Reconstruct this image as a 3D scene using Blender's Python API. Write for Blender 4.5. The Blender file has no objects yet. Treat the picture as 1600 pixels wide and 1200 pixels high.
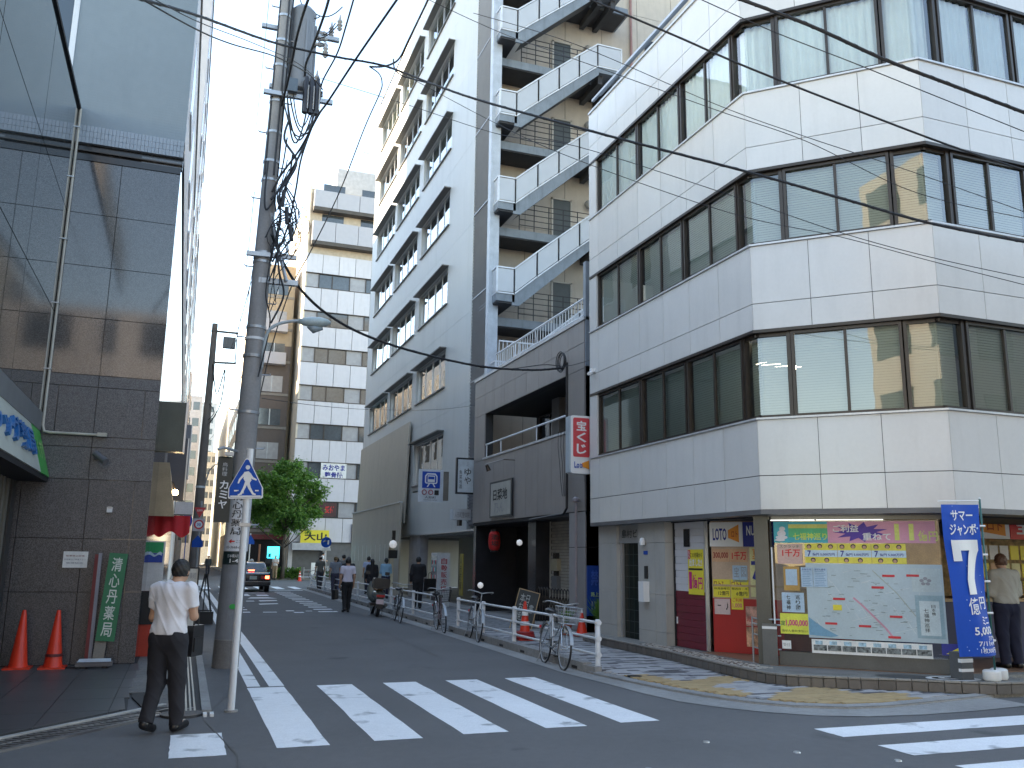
import bpy, math, random
import numpy as np
from mathutils import Vector, Matrix
R = math.radians
PI = math.pi
S = bpy.context.scene
COL = S.collection
random.seed(7)

# ------------------------------------------------------------------ camera
cam_data = bpy.data.cameras.new('camera')
cam_data.sensor_width = 36.0
cam_data.lens = 30.78
cam_data.clip_start = 0.05
cam_data.clip_end = 3000
cam = bpy.data.objects.new('camera', cam_data)
COL.objects.link(cam)
_F, _HZ, _SL, _VX = 1368.0, 875.0, 0.0137, 283.0
_up = Vector((_SL, -1.0, (_HZ - 600) / _F)).normalized()
_yv = Vector((_VX - 800, _HZ + _SL * (_VX - 800) - 600, _F)).normalized()
_xv = _yv.cross(_up)
_m = Matrix((( _xv[0], -_xv[1], -_xv[2]), (_yv[0], -_yv[1], -_yv[2]), (_up[0], -_up[1], -_up[2])))
cam.matrix_world = Matrix.Translation((0, 0, 1.70)) @ _m.to_4x4()
S.camera = cam

# ------------------------------------------------------------------ world, sun, exposure
SUN_EL, SUN_DIR = R(24), Vector((-0.848, 0.53, 0))
world = bpy.data.worlds.new('World')
S.world = world
world.use_nodes = True
wn = world.node_tree
wn.nodes.clear()
sky = wn.nodes.new('ShaderNodeTexSky')
sky.sky_type = 'NISHITA'
sky.sun_disc = False
sky.sun_elevation = SUN_EL
sky.sun_rotation = math.atan2(SUN_DIR.x, SUN_DIR.y)
sky.air_density = 1.0
sky.dust_density = 0.2
sky.ozone_density = 1.0
bg = wn.nodes.new('ShaderNodeBackground')
bg.inputs['Strength'].default_value = 0.14
wo = wn.nodes.new('ShaderNodeOutputWorld')
warm_tint = wn.nodes.new('ShaderNodeMix'); warm_tint.data_type = 'RGBA'; warm_tint.blend_type = 'MULTIPLY'; warm_tint.inputs[0].default_value = 1
warm_tint.inputs[7].default_value = (1.15, 1.0, .85, 1)  # warm cast multiplied into the sky colour as white balance
wn.links.new(sky.outputs[0], warm_tint.inputs[6]); wn.links.new(warm_tint.outputs[2], bg.inputs[0])
wn.links.new(bg.outputs[0], wo.inputs[0])
sd = bpy.data.lights.new('sun', 'SUN')
sd.energy = 3.6
sd.angle = R(0.6)
sd.color = (1.0, 0.80, 0.55)
sun = bpy.data.objects.new('sun', sd)
sv = Vector((SUN_DIR.x * math.cos(SUN_EL), SUN_DIR.y * math.cos(SUN_EL), math.sin(SUN_EL)))
sun.rotation_euler = sv.to_track_quat('Z', 'Y').to_euler()
COL.objects.link(sun)
S.view_settings.view_transform = 'Standard'
S.view_settings.look = 'None'
S.view_settings.exposure = 2.5
S.view_settings.gamma = 1.0
S.view_settings.use_curve_mapping = False
S.cycles.max_bounces = 7
S.cycles.diffuse_bounces = 3
S.cycles.glossy_bounces = 4
S.cycles.transmission_bounces = 6
S.cycles.transparent_max_bounces = 12

# ------------------------------------------------------------------ materials
MATS = {}
def M(name, col=(.5, .5, .5), rough=.6, metal=0., var=.12, scale=3., bump=0., bscale=60., emit=None, es=1., stretch=(1, 1, 1),
      dirt=0., dscale=1.2, spec=.5, orand=0., coat=0.):
    """painted / stone / metal surface: base colour with two scales of world-space variation, fine relief"""
    if name in MATS: return MATS[name]
    m = bpy.data.materials.new(name)
    m.use_nodes = True
    nt = m.node_tree; N = nt.nodes; L = nt.links
    p = N['Principled BSDF']
    p.inputs['Roughness'].default_value = rough
    p.inputs['Metallic'].default_value = metal
    p.inputs['Specular IOR Level'].default_value = spec
    if coat: p.inputs['Coat Weight'].default_value = coat
    if len(col) == 3: col = (*col, 1)
    p.inputs['Base Color'].default_value = col
    if emit:
        p.inputs['Emission Color'].default_value = (*emit, 1)
        p.inputs['Emission Strength'].default_value = es
    geo = N.new('ShaderNodeNewGeometry')
    mp = N.new('ShaderNodeMapping'); mp.inputs['Scale'].default_value = stretch
    L.new(geo.outputs['Position'], mp.inputs[0])
    src = None
    if var or dirt or orand:
        hsv = N.new('ShaderNodeHueSaturation'); hsv.inputs['Color'].default_value = col
        val = N.new('ShaderNodeMath'); val.operation = 'ADD'; val.inputs[0].default_value = 1.0; val.inputs[1].default_value = 0.0
        cur = val.outputs[0]
        for amt, sc, det in ((var, scale, 6), (var * .6, scale * 14, 3)):
            if amt <= 0: continue
            nz = N.new('ShaderNodeTexNoise'); nz.inputs['Scale'].default_value = sc; nz.inputs['Detail'].default_value = det
            L.new(mp.outputs[0], nz.inputs['Vector'])
            mr = N.new('ShaderNodeMapRange'); mr.inputs[1].default_value = .3; mr.inputs[2].default_value = .7
            mr.inputs[3].default_value = 1 - amt; mr.inputs[4].default_value = 1 + amt
            L.new(nz.outputs[0], mr.inputs[0])
            mu = N.new('ShaderNodeMath'); mu.operation = 'MULTIPLY'
            L.new(cur, mu.inputs[0]); L.new(mr.outputs[0], mu.inputs[1]); cur = mu.outputs[0]
        if dirt:
            nz = N.new('ShaderNodeTexNoise'); nz.inputs['Scale'].default_value = dscale; nz.inputs['Detail'].default_value = 8; nz.inputs['Roughness'].default_value = .65
            mp2 = N.new('ShaderNodeMapping'); mp2.inputs['Scale'].default_value = (3, 3, .35); L.new(geo.outputs['Position'], mp2.inputs[0])
            L.new(mp2.outputs[0], nz.inputs['Vector'])
            mr = N.new('ShaderNodeMapRange'); mr.inputs[1].default_value = .5; mr.inputs[2].default_value = .75
            mr.inputs[3].default_value = 1; mr.inputs[4].default_value = 1 - dirt
            L.new(nz.outputs[0], mr.inputs[0])
            mu = N.new('ShaderNodeMath'); mu.operation = 'MULTIPLY'
            L.new(cur, mu.inputs[0]); L.new(mr.outputs[0], mu.inputs[1]); cur = mu.outputs[0]
        if orand:
            oi = N.new('ShaderNodeObjectInfo')
            mr = N.new('ShaderNodeMapRange'); mr.inputs[3].default_value = 1 - orand; mr.inputs[4].default_value = 1 + orand
            L.new(oi.outputs['Random'], mr.inputs[0])
            mu = N.new('ShaderNodeMath'); mu.operation = 'MULTIPLY'
            L.new(cur, mu.inputs[0]); L.new(mr.outputs[0], mu.inputs[1]); cur = mu.outputs[0]
        L.new(cur, hsv.inputs['Value'])
        L.new(hsv.outputs[0], p.inputs['Base Color'])
    if bump:
        nz = N.new('ShaderNodeTexNoise'); nz.inputs['Scale'].default_value = bscale; nz.inputs['Detail'].default_value = 4
        L.new(mp.outputs[0], nz.inputs['Vector'])
        b = N.new('ShaderNodeBump'); b.inputs['Strength'].default_value = bump; b.inputs['Distance'].default_value = .01
        L.new(nz.outputs[0], b.inputs['Height']); L.new(b.outputs[0], p.inputs['Normal'])
    MATS[name] = m
    return m

def glass(name, tint=(.5, .6, .58), refl=.12, rough=.01, boost=1.0):
    """thin architectural glass: tinted transmission with angle-dependent mirror reflection"""
    if name in MATS: return MATS[name]
    m = bpy.data.materials.new(name); m.use_nodes = True
    nt = m.node_tree; N = nt.nodes; L = nt.links
    N.remove(N['Principled BSDF'])
    out = N['Material Output']
    tr = N.new('ShaderNodeBsdfTransparent'); tr.inputs[0].default_value = (*tint, 1)
    gl = N.new('ShaderNodeBsdfGlossy'); gl.inputs['Roughness'].default_value = rough; gl.inputs[0].default_value = (.95, .97, 1, 1)
    fr = N.new('ShaderNodeFresnel'); fr.inputs[0].default_value = 1.5
    ad = N.new('ShaderNodeMath'); ad.operation = 'MULTIPLY_ADD'; ad.use_clamp = True
    ad.inputs[1].default_value = boost; ad.inputs[2].default_value = refl
    L.new(fr.outputs[0], ad.inputs[0])
    mx = N.new('ShaderNodeMixShader')
    L.new(ad.outputs[0], mx.inputs[0]); L.new(tr.outputs[0], mx.inputs[1]); L.new(gl.outputs[0], mx.inputs[2])
    # faint ripple of float glass
    nz = N.new('ShaderNodeTexNoise'); nz.inputs['Scale'].default_value = 1.3
    geo = N.new('ShaderNodeNewGeometry'); L.new(geo.outputs['Position'], nz.inputs['Vector'])
    b = N.new('ShaderNodeBump'); b.inputs['Strength'].default_value = .03; b.inputs['Distance'].default_value = .05
    L.new(nz.outputs[0], b.inputs['Height']); L.new(b.outputs[0], gl.inputs['Normal'])
    L.new(mx.outputs[0], out.inputs['Surface'])
    MATS[name] = m
    return m

# ------------------------------------------------------------------ mesh builder
class B:
    def __init__(s): s.v = []; s.f = []; s.mi = []; s.cm = 0
    def add(s, vs, fs):
        o = len(s.v); s.v += [tuple(q) for q in vs]
        s.f += [tuple(i + o for i in f) for f in fs]; s.mi += [s.cm] * len(fs)
        return s
    def box(s, x0, x1, y0, y1, z0, z1):
        return s.add([(x0, y0, z0), (x1, y0, z0), (x1, y1, z0), (x0, y1, z0), (x0, y0, z1), (x1, y0, z1), (x1, y1, z1), (x0, y1, z1)],
                     [(0, 3, 2, 1), (4, 5, 6, 7), (0, 1, 5, 4), (1, 2, 6, 5), (2, 3, 7, 6), (3, 0, 4, 7)])
    def bar(s, p, q, w, h=None, up=(0, 0, 1)):
        """rectangular bar from p to q"""
        h = h or w; p = Vector(p); q = Vector(q); d = (q - p).normalized()
        u = Vector(up)
        if abs(d.dot(u)) > .98: u = Vector((0, 1, 0))
        a = d.cross(u).normalized() * (w / 2); b = a.cross(d).normalized() * (h / 2)
        vs = [p - a - b, p + a - b, p + a + b, p - a + b, q - a - b, q + a - b, q + a + b, q - a + b]
        return s.add(vs, [(0, 3, 2, 1), (4, 5, 6, 7), (0, 1, 5, 4), (1, 2, 6, 5), (2, 3, 7, 6), (3, 0, 4, 7)])
    def tube(s, pts, r, n=8, cap=True):
        pts = [Vector(p) for p in pts]
        rs = r if isinstance(r, (list, tuple)) else [r] * len(pts)
        rings = []; pu = None
        for i, p in enumerate(pts):
            t = (pts[min(i + 1, len(pts) - 1)] - pts[max(i - 1, 0)])
            t = t.normalized() if t.length > 1e-9 else Vector((0, 0, 1))
            if pu is None:
                u = Vector((0, 0, 1)) if abs(t.z) < .9 else Vector((1, 0, 0))
                a = t.cross(u).normalized()
            else:
                a = (pu - t * pu.dot(t)).normalized()
            pu = a; b = t.cross(a)
            rings.append([p + (a * math.cos(2 * PI * k / n) + b * math.sin(2 * PI * k / n)) * rs[i] for k in range(n)])
        vs = [v for rg in rings for v in rg]; fs = []
        for i in range(len(pts) - 1):
            for k in range(n):
                fs.append((i * n + k, i * n + (k + 1) % n, (i + 1) * n + (k + 1) % n, (i + 1) * n + k))
        if cap:
            fs.append(tuple(range(n))[::-1]); fs.append(tuple(range((len(pts) - 1) * n, len(pts) * n)))
        return s.add(vs, fs)
    def cyl(s, x, y, z0, z1, r0, r1=None, n=16):
        return s.tube([(x, y, z0), (x, y, z1)], [r0, r0 if r1 is None else r1], n)
    def lathe(s, prof, n=16, c=(0, 0, 0)):
        vs = []; fs = []
        for r, z in prof:
            for k in range(n):
                vs.append((c[0] + r * math.cos(2 * PI * k / n), c[1] + r * math.sin(2 * PI * k / n), c[2] + z))
        for i in range(len(prof) - 1):
            for k in range(n):
                fs.append((i * n + k, i * n + (k + 1) % n, (i + 1) * n + (k + 1) % n, (i + 1) * n + k))
        fs.append(tuple(range(n))[::-1]); fs.append(tuple(range((len(prof) - 1) * n, len(prof) * n)))
        return s.add(vs, fs)
    def prism(s, poly, z0, z1):
        n = len(poly)
        a = sum(poly[i][0] * poly[(i + 1) % n][1] - poly[(i + 1) % n][0] * poly[i][1] for i in range(n))
        if a < 0: poly = poly[::-1]
        vs = [(x, y, z0) for x, y in poly] + [(x, y, z1) for x, y in poly]
        fs = [tuple(range(n))[::-1], tuple(range(n, 2 * n))]
        fs += [(i, (i + 1) % n, n + (i + 1) % n, n + i) for i in range(n)]
        return s.add(vs, fs)
    def quad(s, a, b, c, d): return s.add([a, b, c, d], [(0, 1, 2, 3)])
    def torus(s, c, Rr, r, ax='x', n=28, m=6):
        vs = []; fs = []
        for i in range(n):
            t = 2 * PI * i / n
            for j in range(m):
                q = 2 * PI * j / m; rr = Rr + r * math.cos(q); h = r * math.sin(q)
                a, b = rr * math.cos(t), rr * math.sin(t)
                o = {'x': (h, a, b), 'y': (a, h, b), 'z': (a, b, h)}[ax]
                vs.append((c[0] + o[0], c[1] + o[1], c[2] + o[2]))
        for i in range(n):
            for j in range(m):
                fs.append((i * m + j, ((i + 1) % n) * m + j, ((i + 1) % n) * m + (j + 1) % m, i * m + (j + 1) % m))
        return s.add(vs, fs)
    def xf(s, mat, i0=0):
        s.v[i0:] = [tuple(mat @ Vector(q)) for q in s.v[i0:]]
        return s

ROOT = {}
def base_of(par):
    while par is not None and par.parent is not None: par = par.parent
    return Vector(par.location) if par is not None else Vector((0, 0, 0))

def tag(o, label=None, cat=None, group=None, kind=None):
    if label: o['label'] = label
    if cat: o['category'] = cat
    if group: o['group'] = group
    if kind: o['kind'] = kind
    return o

def thing(name, label, cat, loc=(0, 0, 0), group=None, rz=0.):
    o = bpy.data.objects.new(name, None); COL.objects.link(o)
    o.empty_display_size = .2
    o.location = loc; o.rotation_euler = (0, 0, rz)
    return tag(o, label, cat, group)

def obj(name, b, mat, parent=None, smooth=False, local=False, **tg):
    """one mesh object; vertices are world coordinates unless local=True"""
    me = bpy.data.meshes.new(name)
    vs = b.v
    off = Vector((0, 0, 0))
    if parent is not None and not local:
        off = base_of(parent); vs = [(x - off.x, y - off.y, z - off.z) for x, y, z in vs]
    me.from_pydata(vs, [], b.f)
    mats = mat if isinstance(mat, (list, tuple)) else [mat]
    for m in mats: me.materials.append(m)
    if len(mats) > 1: me.polygons.foreach_set('material_index', b.mi)
    if smooth is True: me.polygons.foreach_set('use_smooth', [True] * len(me.polygons))
    elif smooth:
        me.polygons.foreach_set('use_smooth', [True] * len(me.polygons)); me.set_sharp_from_angle(angle=R(smooth))
    me.update()
    o = bpy.data.objects.new(name, me); COL.objects.link(o)
    if parent is not None: o.parent = parent
    return tag(o, **tg)

_box = {}
def piece(name, size, mat, parent, loc, rz=0., rx=0.):
    """alike box-shaped pieces share one mesh"""
    key = (tuple(round(q, 3) for q in size), mat.name)
    if key not in _box:
        me = bpy.data.meshes.new(name)
        b = B(); x, y, z = [q / 2 for q in size]; b.box(-x, x, -y, y, -z, z)
        me.from_pydata(b.v, [], b.f); me.materials.append(mat); me.update(); _box[key] = me
    o = bpy.data.objects.new(name, _box[key]); COL.objects.link(o)
    o.location = Vector(loc) - (base_of(parent) if parent else Vector((0, 0, 0)))
    o.rotation_euler = (rx, 0, rz)
    if parent is not None: o.parent = parent
    return o

def copy_tree(o, parent=None):
    c = o.copy(); COL.objects.link(c); c.parent = parent
    for ch in list(o.children): copy_tree(ch, c)
    return c

class Fr:
    """facade frame: a runs along u (to the right when seen from outside), d outward"""
    def __init__(s, x, y, ang, ):
        s.o = Vector((x, y, 0)); s.ang = R(ang)
        s.u = Vector((math.cos(s.ang), math.sin(s.ang), 0)); s.n = Vector((s.u.y, -s.u.x, 0))
    def p(s, a, z, d=0.): 
        q = s.o + s.u * a + s.n * d; return Vector((q.x, q.y, z))
    def box(s, b, a0, a1, z0, z1, d0, d1):
        vs = [s.p(a0, z0, d1), s.p(a1, z0, d1), s.p(a1, z0, d0), s.p(a0, z0, d0), s.p(a0, z1, d1), s.p(a1, z1, d1), s.p(a1, z1, d0), s.p(a0, z1, d0)]
        return b.add(vs, [(0, 3, 2, 1), (4, 5, 6, 7), (0, 1, 5, 4), (1, 2, 6, 5), (2, 3, 7, 6), (3, 0, 4, 7)])
    def piece(s, name, a0, a1, z0, z1, d0, d1, mat, parent):
        return piece(name, (a1 - a0, d1 - d0, z1 - z0), mat, parent, s.p((a0 + a1) / 2, (z0 + z1) / 2, (d0 + d1) / 2), s.ang)
    def obj(s, name, a0, a1, z0, z1, d0, d1, mat, parent=None, **tg):
        return obj(name, s.box(B(), a0, a1, z0, z1, d0, d1), mat, parent, **tg)
    def quad(s, b, a0, a1, z0, z1, d):
        return b.add([s.p(a0, z0, d), s.p(a1, z0, d), s.p(a1, z1, d), s.p(a0, z1, d)], [(0, 1, 2, 3)])

_txt = {}
def text_mesh(t, bold=0., res=2):
    k = (t, bold)
    if k in _txt: return _txt[k]
    c = bpy.data.curves.new('lettering', 'FONT'); c.body = t; c.resolution_u = res; c.offset = bold * .55
    c.align_x = 'LEFT'; c.space_line = .95
    o = bpy.data.objects.new('lettering', c); COL.objects.link(o)
    dg = bpy.context.evaluated_depsgraph_get()
    me = o.evaluated_get(dg).to_mesh()
    vs = np.empty(len(me.vertices) * 3); me.vertices.foreach_get('co', vs); vs = vs.reshape(-1, 3)
    fs = [tuple(p.vertices) for p in me.polygons]
    o.evaluated_get(dg).to_mesh_clear()
    bpy.data.objects.remove(o); bpy.data.curves.remove(c)
    if len(vs):
        mn = vs.min(0); mx = vs.max(0); vs = (vs - mn) / np.maximum(mx - mn, 1e-6)
    _txt[k] = (vs, fs)
    return _txt[k]

def text(t, fr, a0, a1, z0, z1, d, mat, parent, bold=0., vertical=False, name='lettering', b=None, shear=0., depth=0.):
    """lettering filling the rectangle a0..a1, z0..z1 on frame fr, d in front of it"""
    own = b is None
    if own: b = B()
    if vertical:
        n = len(t); h = (z1 - z0) / n
        cells = [(c, a0, a1, z1 - (i + 1) * h + h * .07, z1 - i * h - h * .07) for i, c in enumerate(t)]
    else: cells = [(t, a0, a1, z0, z1)]
    for s_, x0, x1, y0, y1 in cells:
        if not s_.strip(): continue
        vs, fs = text_mesh(s_, bold)
        pts = [fr.p(x0 + (x1 - x0) * v[0] + shear * v[1] * (y1 - y0), y0 + (y1 - y0) * v[1], d) for v in vs]
        b.add(pts, fs)
    if own: return obj(name, b, mat, parent)
    return b
# ------------------------------------------------------------------ palette
def speckle(name, col, col2, rough, sc=220., bump=0., big=.1, spec=.5, spot=None):
    """aggregate / granite: two grain colours mixed by fine cells plus broad tone changes"""
    m = M(name, col, rough, var=big, scale=.7, bump=bump, bscale=sc, spec=spec)
    nt = m.node_tree; N = nt.nodes; L = nt.links; p = N['Principled BSDF']
    hs = [n for n in N if n.type == 'HUE_SAT'][0]
    geo = [n for n in N if n.type == 'NEW_GEOMETRY'][0]
    nz = N.new('ShaderNodeTexNoise'); nz.inputs['Scale'].default_value = sc; nz.inputs['Detail'].default_value = 2
    L.new(geo.outputs['Position'], nz.inputs['Vector'])
    mr = N.new('ShaderNodeMapRange'); mr.inputs[1].default_value = .42; mr.inputs[2].default_value = .6
    L.new(nz.outputs[0], mr.inputs[0])
    mx = N.new('ShaderNodeMix'); mx.data_type = 'RGBA'
    mx.inputs[6].default_value = (*col, 1); mx.inputs[7].default_value = (*col2, 1)
    L.new(mr.outputs[0], mx.inputs[0]); last = mx.outputs[2]
    if spot:
        n2 = N.new('ShaderNodeTexNoise'); n2.inputs['Scale'].default_value = spot[1]; n2.inputs['Detail'].default_value = 5
        L.new(geo.outputs['Position'], n2.inputs['Vector'])
        m2 = N.new('ShaderNodeMapRange'); m2.inputs[1].default_value = spot[2]; m2.inputs[2].default_value = spot[2] + .1
        L.new(n2.outputs[0], m2.inputs[0])
        x2 = N.new('ShaderNodeMix'); x2.data_type = 'RGBA'; x2.inputs[7].default_value = (*spot[0], 1)
        L.new(last, x2.inputs[6]); L.new(m2.outputs[0], x2.inputs[0]); last = x2.outputs[2]
    L.new(last, hs.inputs['Color'])
    return m

asphalt = speckle('asphalt', (.094, .093, .094), (.168, .166, .167), .85, 160, .35, .09, spot=((.06, .06, .063), .9, .64))
paint = speckle('road_paint', (.80, .81, .82), (.88, .89, .90), .6, 60, .1, .05, spot=((.30, .31, .32), 2.3, .60))
conc = speckle('kerb_concrete', (.25, .245, .235), (.34, .335, .325), .85, 120, .3, .16)
conc_pole = M('pole_concrete', (.30, .29, .28), .8, var=.10, scale=2, bump=.2, bscale=40, dirt=.25)
granite = speckle('granite', (.030, .033, .040), (.108, .111, .125), .36, 95, 0, .10, spec=.6)
granite_hi = speckle('granite_polished_front', (.028, .029, .032), (.105, .104, .112), .07, 95, 0, .10, spec=.9)
granite_lt = speckle('granite_light', (.055, .058, .066), (.155, .158, .17), .35, 95, 0, .10)
granite_side = speckle('granite_polished', (.07, .07, .073), (.12, .12, .122), .06, 95, 0, .08, spec=.8)
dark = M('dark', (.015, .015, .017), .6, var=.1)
dark_gl = M('dark_gloss', (.02, .02, .023), .15, var=0)
black_pl = M('black_plastic', (.018, .018, .02), .4, var=.1)
joint = M('joint', (.05, .05, .05), .9, var=.1)
interior = M('interior', (.10, .10, .095), .8, var=.15, scale=.8)
panel_w = M('enamel_panel', (.64, .63, .605), .22, var=.025, scale=1.5, dirt=.07, dscale=1.4, orand=.035, coat=.15)
panel_w2 = M('far_panel', (.60, .59, .61), .35, var=.03, orand=.04, dirt=.12)
bronze = M('bronze_frame', (.045, .036, .030), .35, metal=.3, var=.1)
alu = M('aluminium', (.55, .56, .57), .35, metal=.7, var=.05)
steel_w = M('white_steel', (.72, .74, .76), .35, var=.04, dirt=.2, dscale=3)
steel_blue = M('bluegrey_steel', (.24, .27, .31), .5, var=.1, dirt=.25, dscale=3)
galv = M('galvanised', (.42, .44, .46), .4, metal=.6, var=.1)
gl_win = glass('window_glass', (.84, .89, .86), .08)
gl_dark = glass('dark_window_glass', (.25, .29, .29), .16)
gl_shop = glass('shop_glass', (.85, .9, .88), .04)
blind_m = M('blind', (.48, .50, .43), .6, var=.03)
curtain_m = M('curtain', (.82, .86, .88), .8, var=.04)
white = M('white_paint', (.78, .78, .77), .5, var=.03)
black = M('black_print', (.02, .02, .02), .5, var=0)
red = M('red', (.62, .03, .03), .45, var=.05)
blue = M('sign_blue', (.015, .07, .38), .4, var=.04)
yellow = M('poster_yellow', (.80, .68, .05), .5, var=.05)
orange = M('orange', (.80, .30, .03), .5, var=.04)
green = M('sign_green', (.01, .16, .07), .45, var=.05)
cream = M('beige_wall', (.52, .46, .39), .8, var=.05, dirt=.12, orand=.02)

# ------------------------------------------------------------------ ground, roads, markings
obj('ground', B().quad((-1500, -1500, -.012), (1500, -1500, -.012), (1500, 1500, -.012), (-1500, 1500, -.012)), asphalt, kind='structure')
obj('road', B().quad((-70, -12, 0), (70, -12, 0), (70, 330, 0), (-70, 330, 0)), asphalt, kind='structure')
def mark(name, polys, label=None, z=.004):
    b = B()
    for p in polys: b.add([(x, y, z) for x, y in p], [tuple(range(len(p)))])
    return obj(name, b, paint, kind='structure')
cw = thing('crosswalk', None, None); cw['kind'] = 'structure'
rr = random.Random(3)
def stripe(par, x0, x1, y0, y1, name='crosswalk_stripe'):
    n = 9
    def edge(xa, ya, xb, yb):
        out = []
        for i in range(n):
            t = i / n; out.append((xa + (xb - xa) * t + rr.uniform(-.006, .006), ya + (yb - ya) * t + rr.uniform(-.006, .006)))
        return out
    p = edge(x0, y0, x1, y0) + edge(x1, y0, x1, y1) + edge(x1, y1, x0, y1) + edge(x0, y1, x0, y0)
    b = B(); b.add([(x, y, .004) for x, y in p], [tuple(range(len(p)))])
    return obj(name, b, paint, par)
stripe(cw, .04, .51, 8.45, 9.5)
for i in range(5): stripe(cw, .955 + i * .905, 1.43 + i * .905, 8.62 + i * .07, 12.52 + i * .02)
cw2 = thing('crosswalk', None, None); cw2['kind'] = 'structure'
for i in range(9): stripe(cw2, 6.38 + i * .03, 10.6, 7.56 - i * .885, 8.02 - i * .885)
cw3 = thing('crosswalk', None, None); cw3['kind'] = 'structure'
for i in range(7): stripe(cw3, .2 + i * .95, .65 + i * .95, 49.5, 53.5)
for i in range(12): stripe(cw3, -1.6, 1.6, 55.0 + i * 1.1, 55.55 + i * 1.1)
mark('edge_line', [[(.96, 12.62), (1.13, 12.62), (1.13, 47), (.96, 47)]])
mark('edge_line', [[(1.24, 12.6), (1.44, 12.6), (1.44, 47), (1.24, 47)]])
mark('stop_line', [[(2.2, 47.6), (6.1, 47.6), (6.1, 48.1), (2.2, 48.1)]])
dl = []
for i in range(13):
    y = 28.9 + i * 1.35; dl.append([(4.25 + i * .015, y), (4.85 + i * .03, y), (4.85 + i * .03, y + .42), (4.25 + i * .015, y + .42)])
    if i < 12: dl.append([(1.75, y), (2.15, y), (2.15, y + .42), (1.75, y + .42)])
mark('slow_down_dashes', dl)
sym = [[(2.53, 28.9), (2.95, 28.9), (2.95, 29.2), (2.53, 29.2)], [(3.3, 29.5), (3.55, 29.5), (3.55, 29.9), (3.3, 29.9)], [(3.45, 28.6), (3.75, 28.6), (3.75, 29.0), (3.45, 29.0)],
       [(3.9, 29.4), (4.1, 29.4), (4.1, 29.6), (3.9, 29.6)], [(2.8, 33.6), (3.5, 34.0), (3.5, 34.5), (2.8, 34.3)], [(2.5, 36), (2.8, 36), (2.8, 36.5), (2.5, 36.5)],
       [(3.0, 36.0), (3.7, 36.4), (3.7, 37), (3.0, 36.8)], [(2.7, 38.5), (3.9, 38.5), (3.6, 39.5), (2.9, 39.5)], [(2.6, 41.0), (3.0, 41), (3.0, 43), (2.6, 43)], [(3.3, 41), (3.8, 41), (3.8, 42.2), (3.3, 42.2)], [(2.6, 44), (3.9, 44), (3.9, 44.6), (2.6, 44.6)]]
mark('road_symbol', sym)
# asphalt patch repair and thin crack lines
tar = M('tar', (.018, .018, .02), .5, var=.1)
def crack(pts, w, nm='road_crack', m=tar):
    b = B()
    for (x0, y0), (x1, y1) in zip(pts, pts[1:]):
        d = Vector((x1 - x0, y1 - y0, 0)).normalized() * (w / 2); px, py = -d.y, d.x
        b.quad((x0 - px, y0 - py, .0055), (x0 + px, y0 + py, .0055), (x1 + px, y1 + py, .0055), (x1 - px, y1 - py, .0055))
    return obj(nm, b, m, kind='structure')
crack([(.9, 12.9), (.35, 10.4), (.6, 8.4), (.4, 5)], .012)
crack([(1.5, 11.4), (2.6, 11.3), (3.9, 11.5), (5.8, 11.2)], .008)
crack([(4.4, 15.5), (4.6, 21), (4.3, 30)], .012)
for x, y in ((4.9, 7.75), (5.45, 7.1), (6.1, 6.55), (3.8, 6.9), (2.2, 7.2)):
    obj('road_stud', B().cyl(x, y, 0, .012, .035, .03, 10), galv, kind='structure')

# ------------------------------------------------------------------ right pavement
kerb = [(6.0 + (y - 13) * .0145, y) for y in (50, 45, 40, 35, 30, 25, 20, 16, 13)]
corner = [(6.02, 12.4), (6.16, 11.4), (6.26, 10.8), (6.42, 10.18), (6.68, 9.6), (7.03, 9.18), (7.6, 8.90), (8.2, 8.86), (8.77, 8.95), (9.5, 9.07), (10.14, 9.18)]
gutter_out = [(6.0 + (y - 13) * .0145 - .32, y) for y in (50, 45, 40, 35, 30, 25, 20, 16, 13)] + [(5.72, 12.4), (5.80, 11.4), (5.84, 10.7), (5.95, 9.99), (6.18, 9.5), (6.50, 9.05), (6.95, 8.67), (7.5, 8.46), (8.23, 8.38), (9.1, 8.42), (10.14, 8.55)]
b = B(); A = kerb + corner
for i in range(len(A) - 1):
    p, q, r_, s_ = A[i], A[i + 1], gutter_out[i + 1], gutter_out[i]
    b.quad((p[0], p[1], .012), (s_[0], s_[1], .006), (r_[0], r_[1], .006), (q[0], q[1], .012))
obj('gutter', b, conc, kind='structure')
walk_poly = kerb + corner + [(11.5, 9.3), (11.5, 12), (9.9, 14), (10.2, 50)]
obj('pavement', B().prism(walk_poly, -.01, .034), conc, kind='structure')
# small edging strip between pavers and gutter
b = B()
for i in range(8, len(A) - 1):
    p, q = Vector((*A[i], 0)), Vector((*A[i + 1], 0)); d = (q - p).normalized(); n_ = Vector((-d.y, d.x, 0)) * .12
    b.quad((p.x, p.y, .0385), (q.x, q.y, .0385), (q.x + n_.x, q.y + n_.y, .052), (p.x + n_.x, p.y + n_.y, .052))
obj('edging', b, conc, kind='structure')
# far part of the pavement: the slabs cannot be told apart
far_pave = speckle('far_pavers', (.15, .15, .155), (.25, .25, .25), .85, 9, .2, .15)
obj('far_pavement', B().prism([(6.2, 21), (6.62, 49.6), (9.68, 49.6), (9.05, 21)], .03, .05), far_pave, kind='structure')

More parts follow.
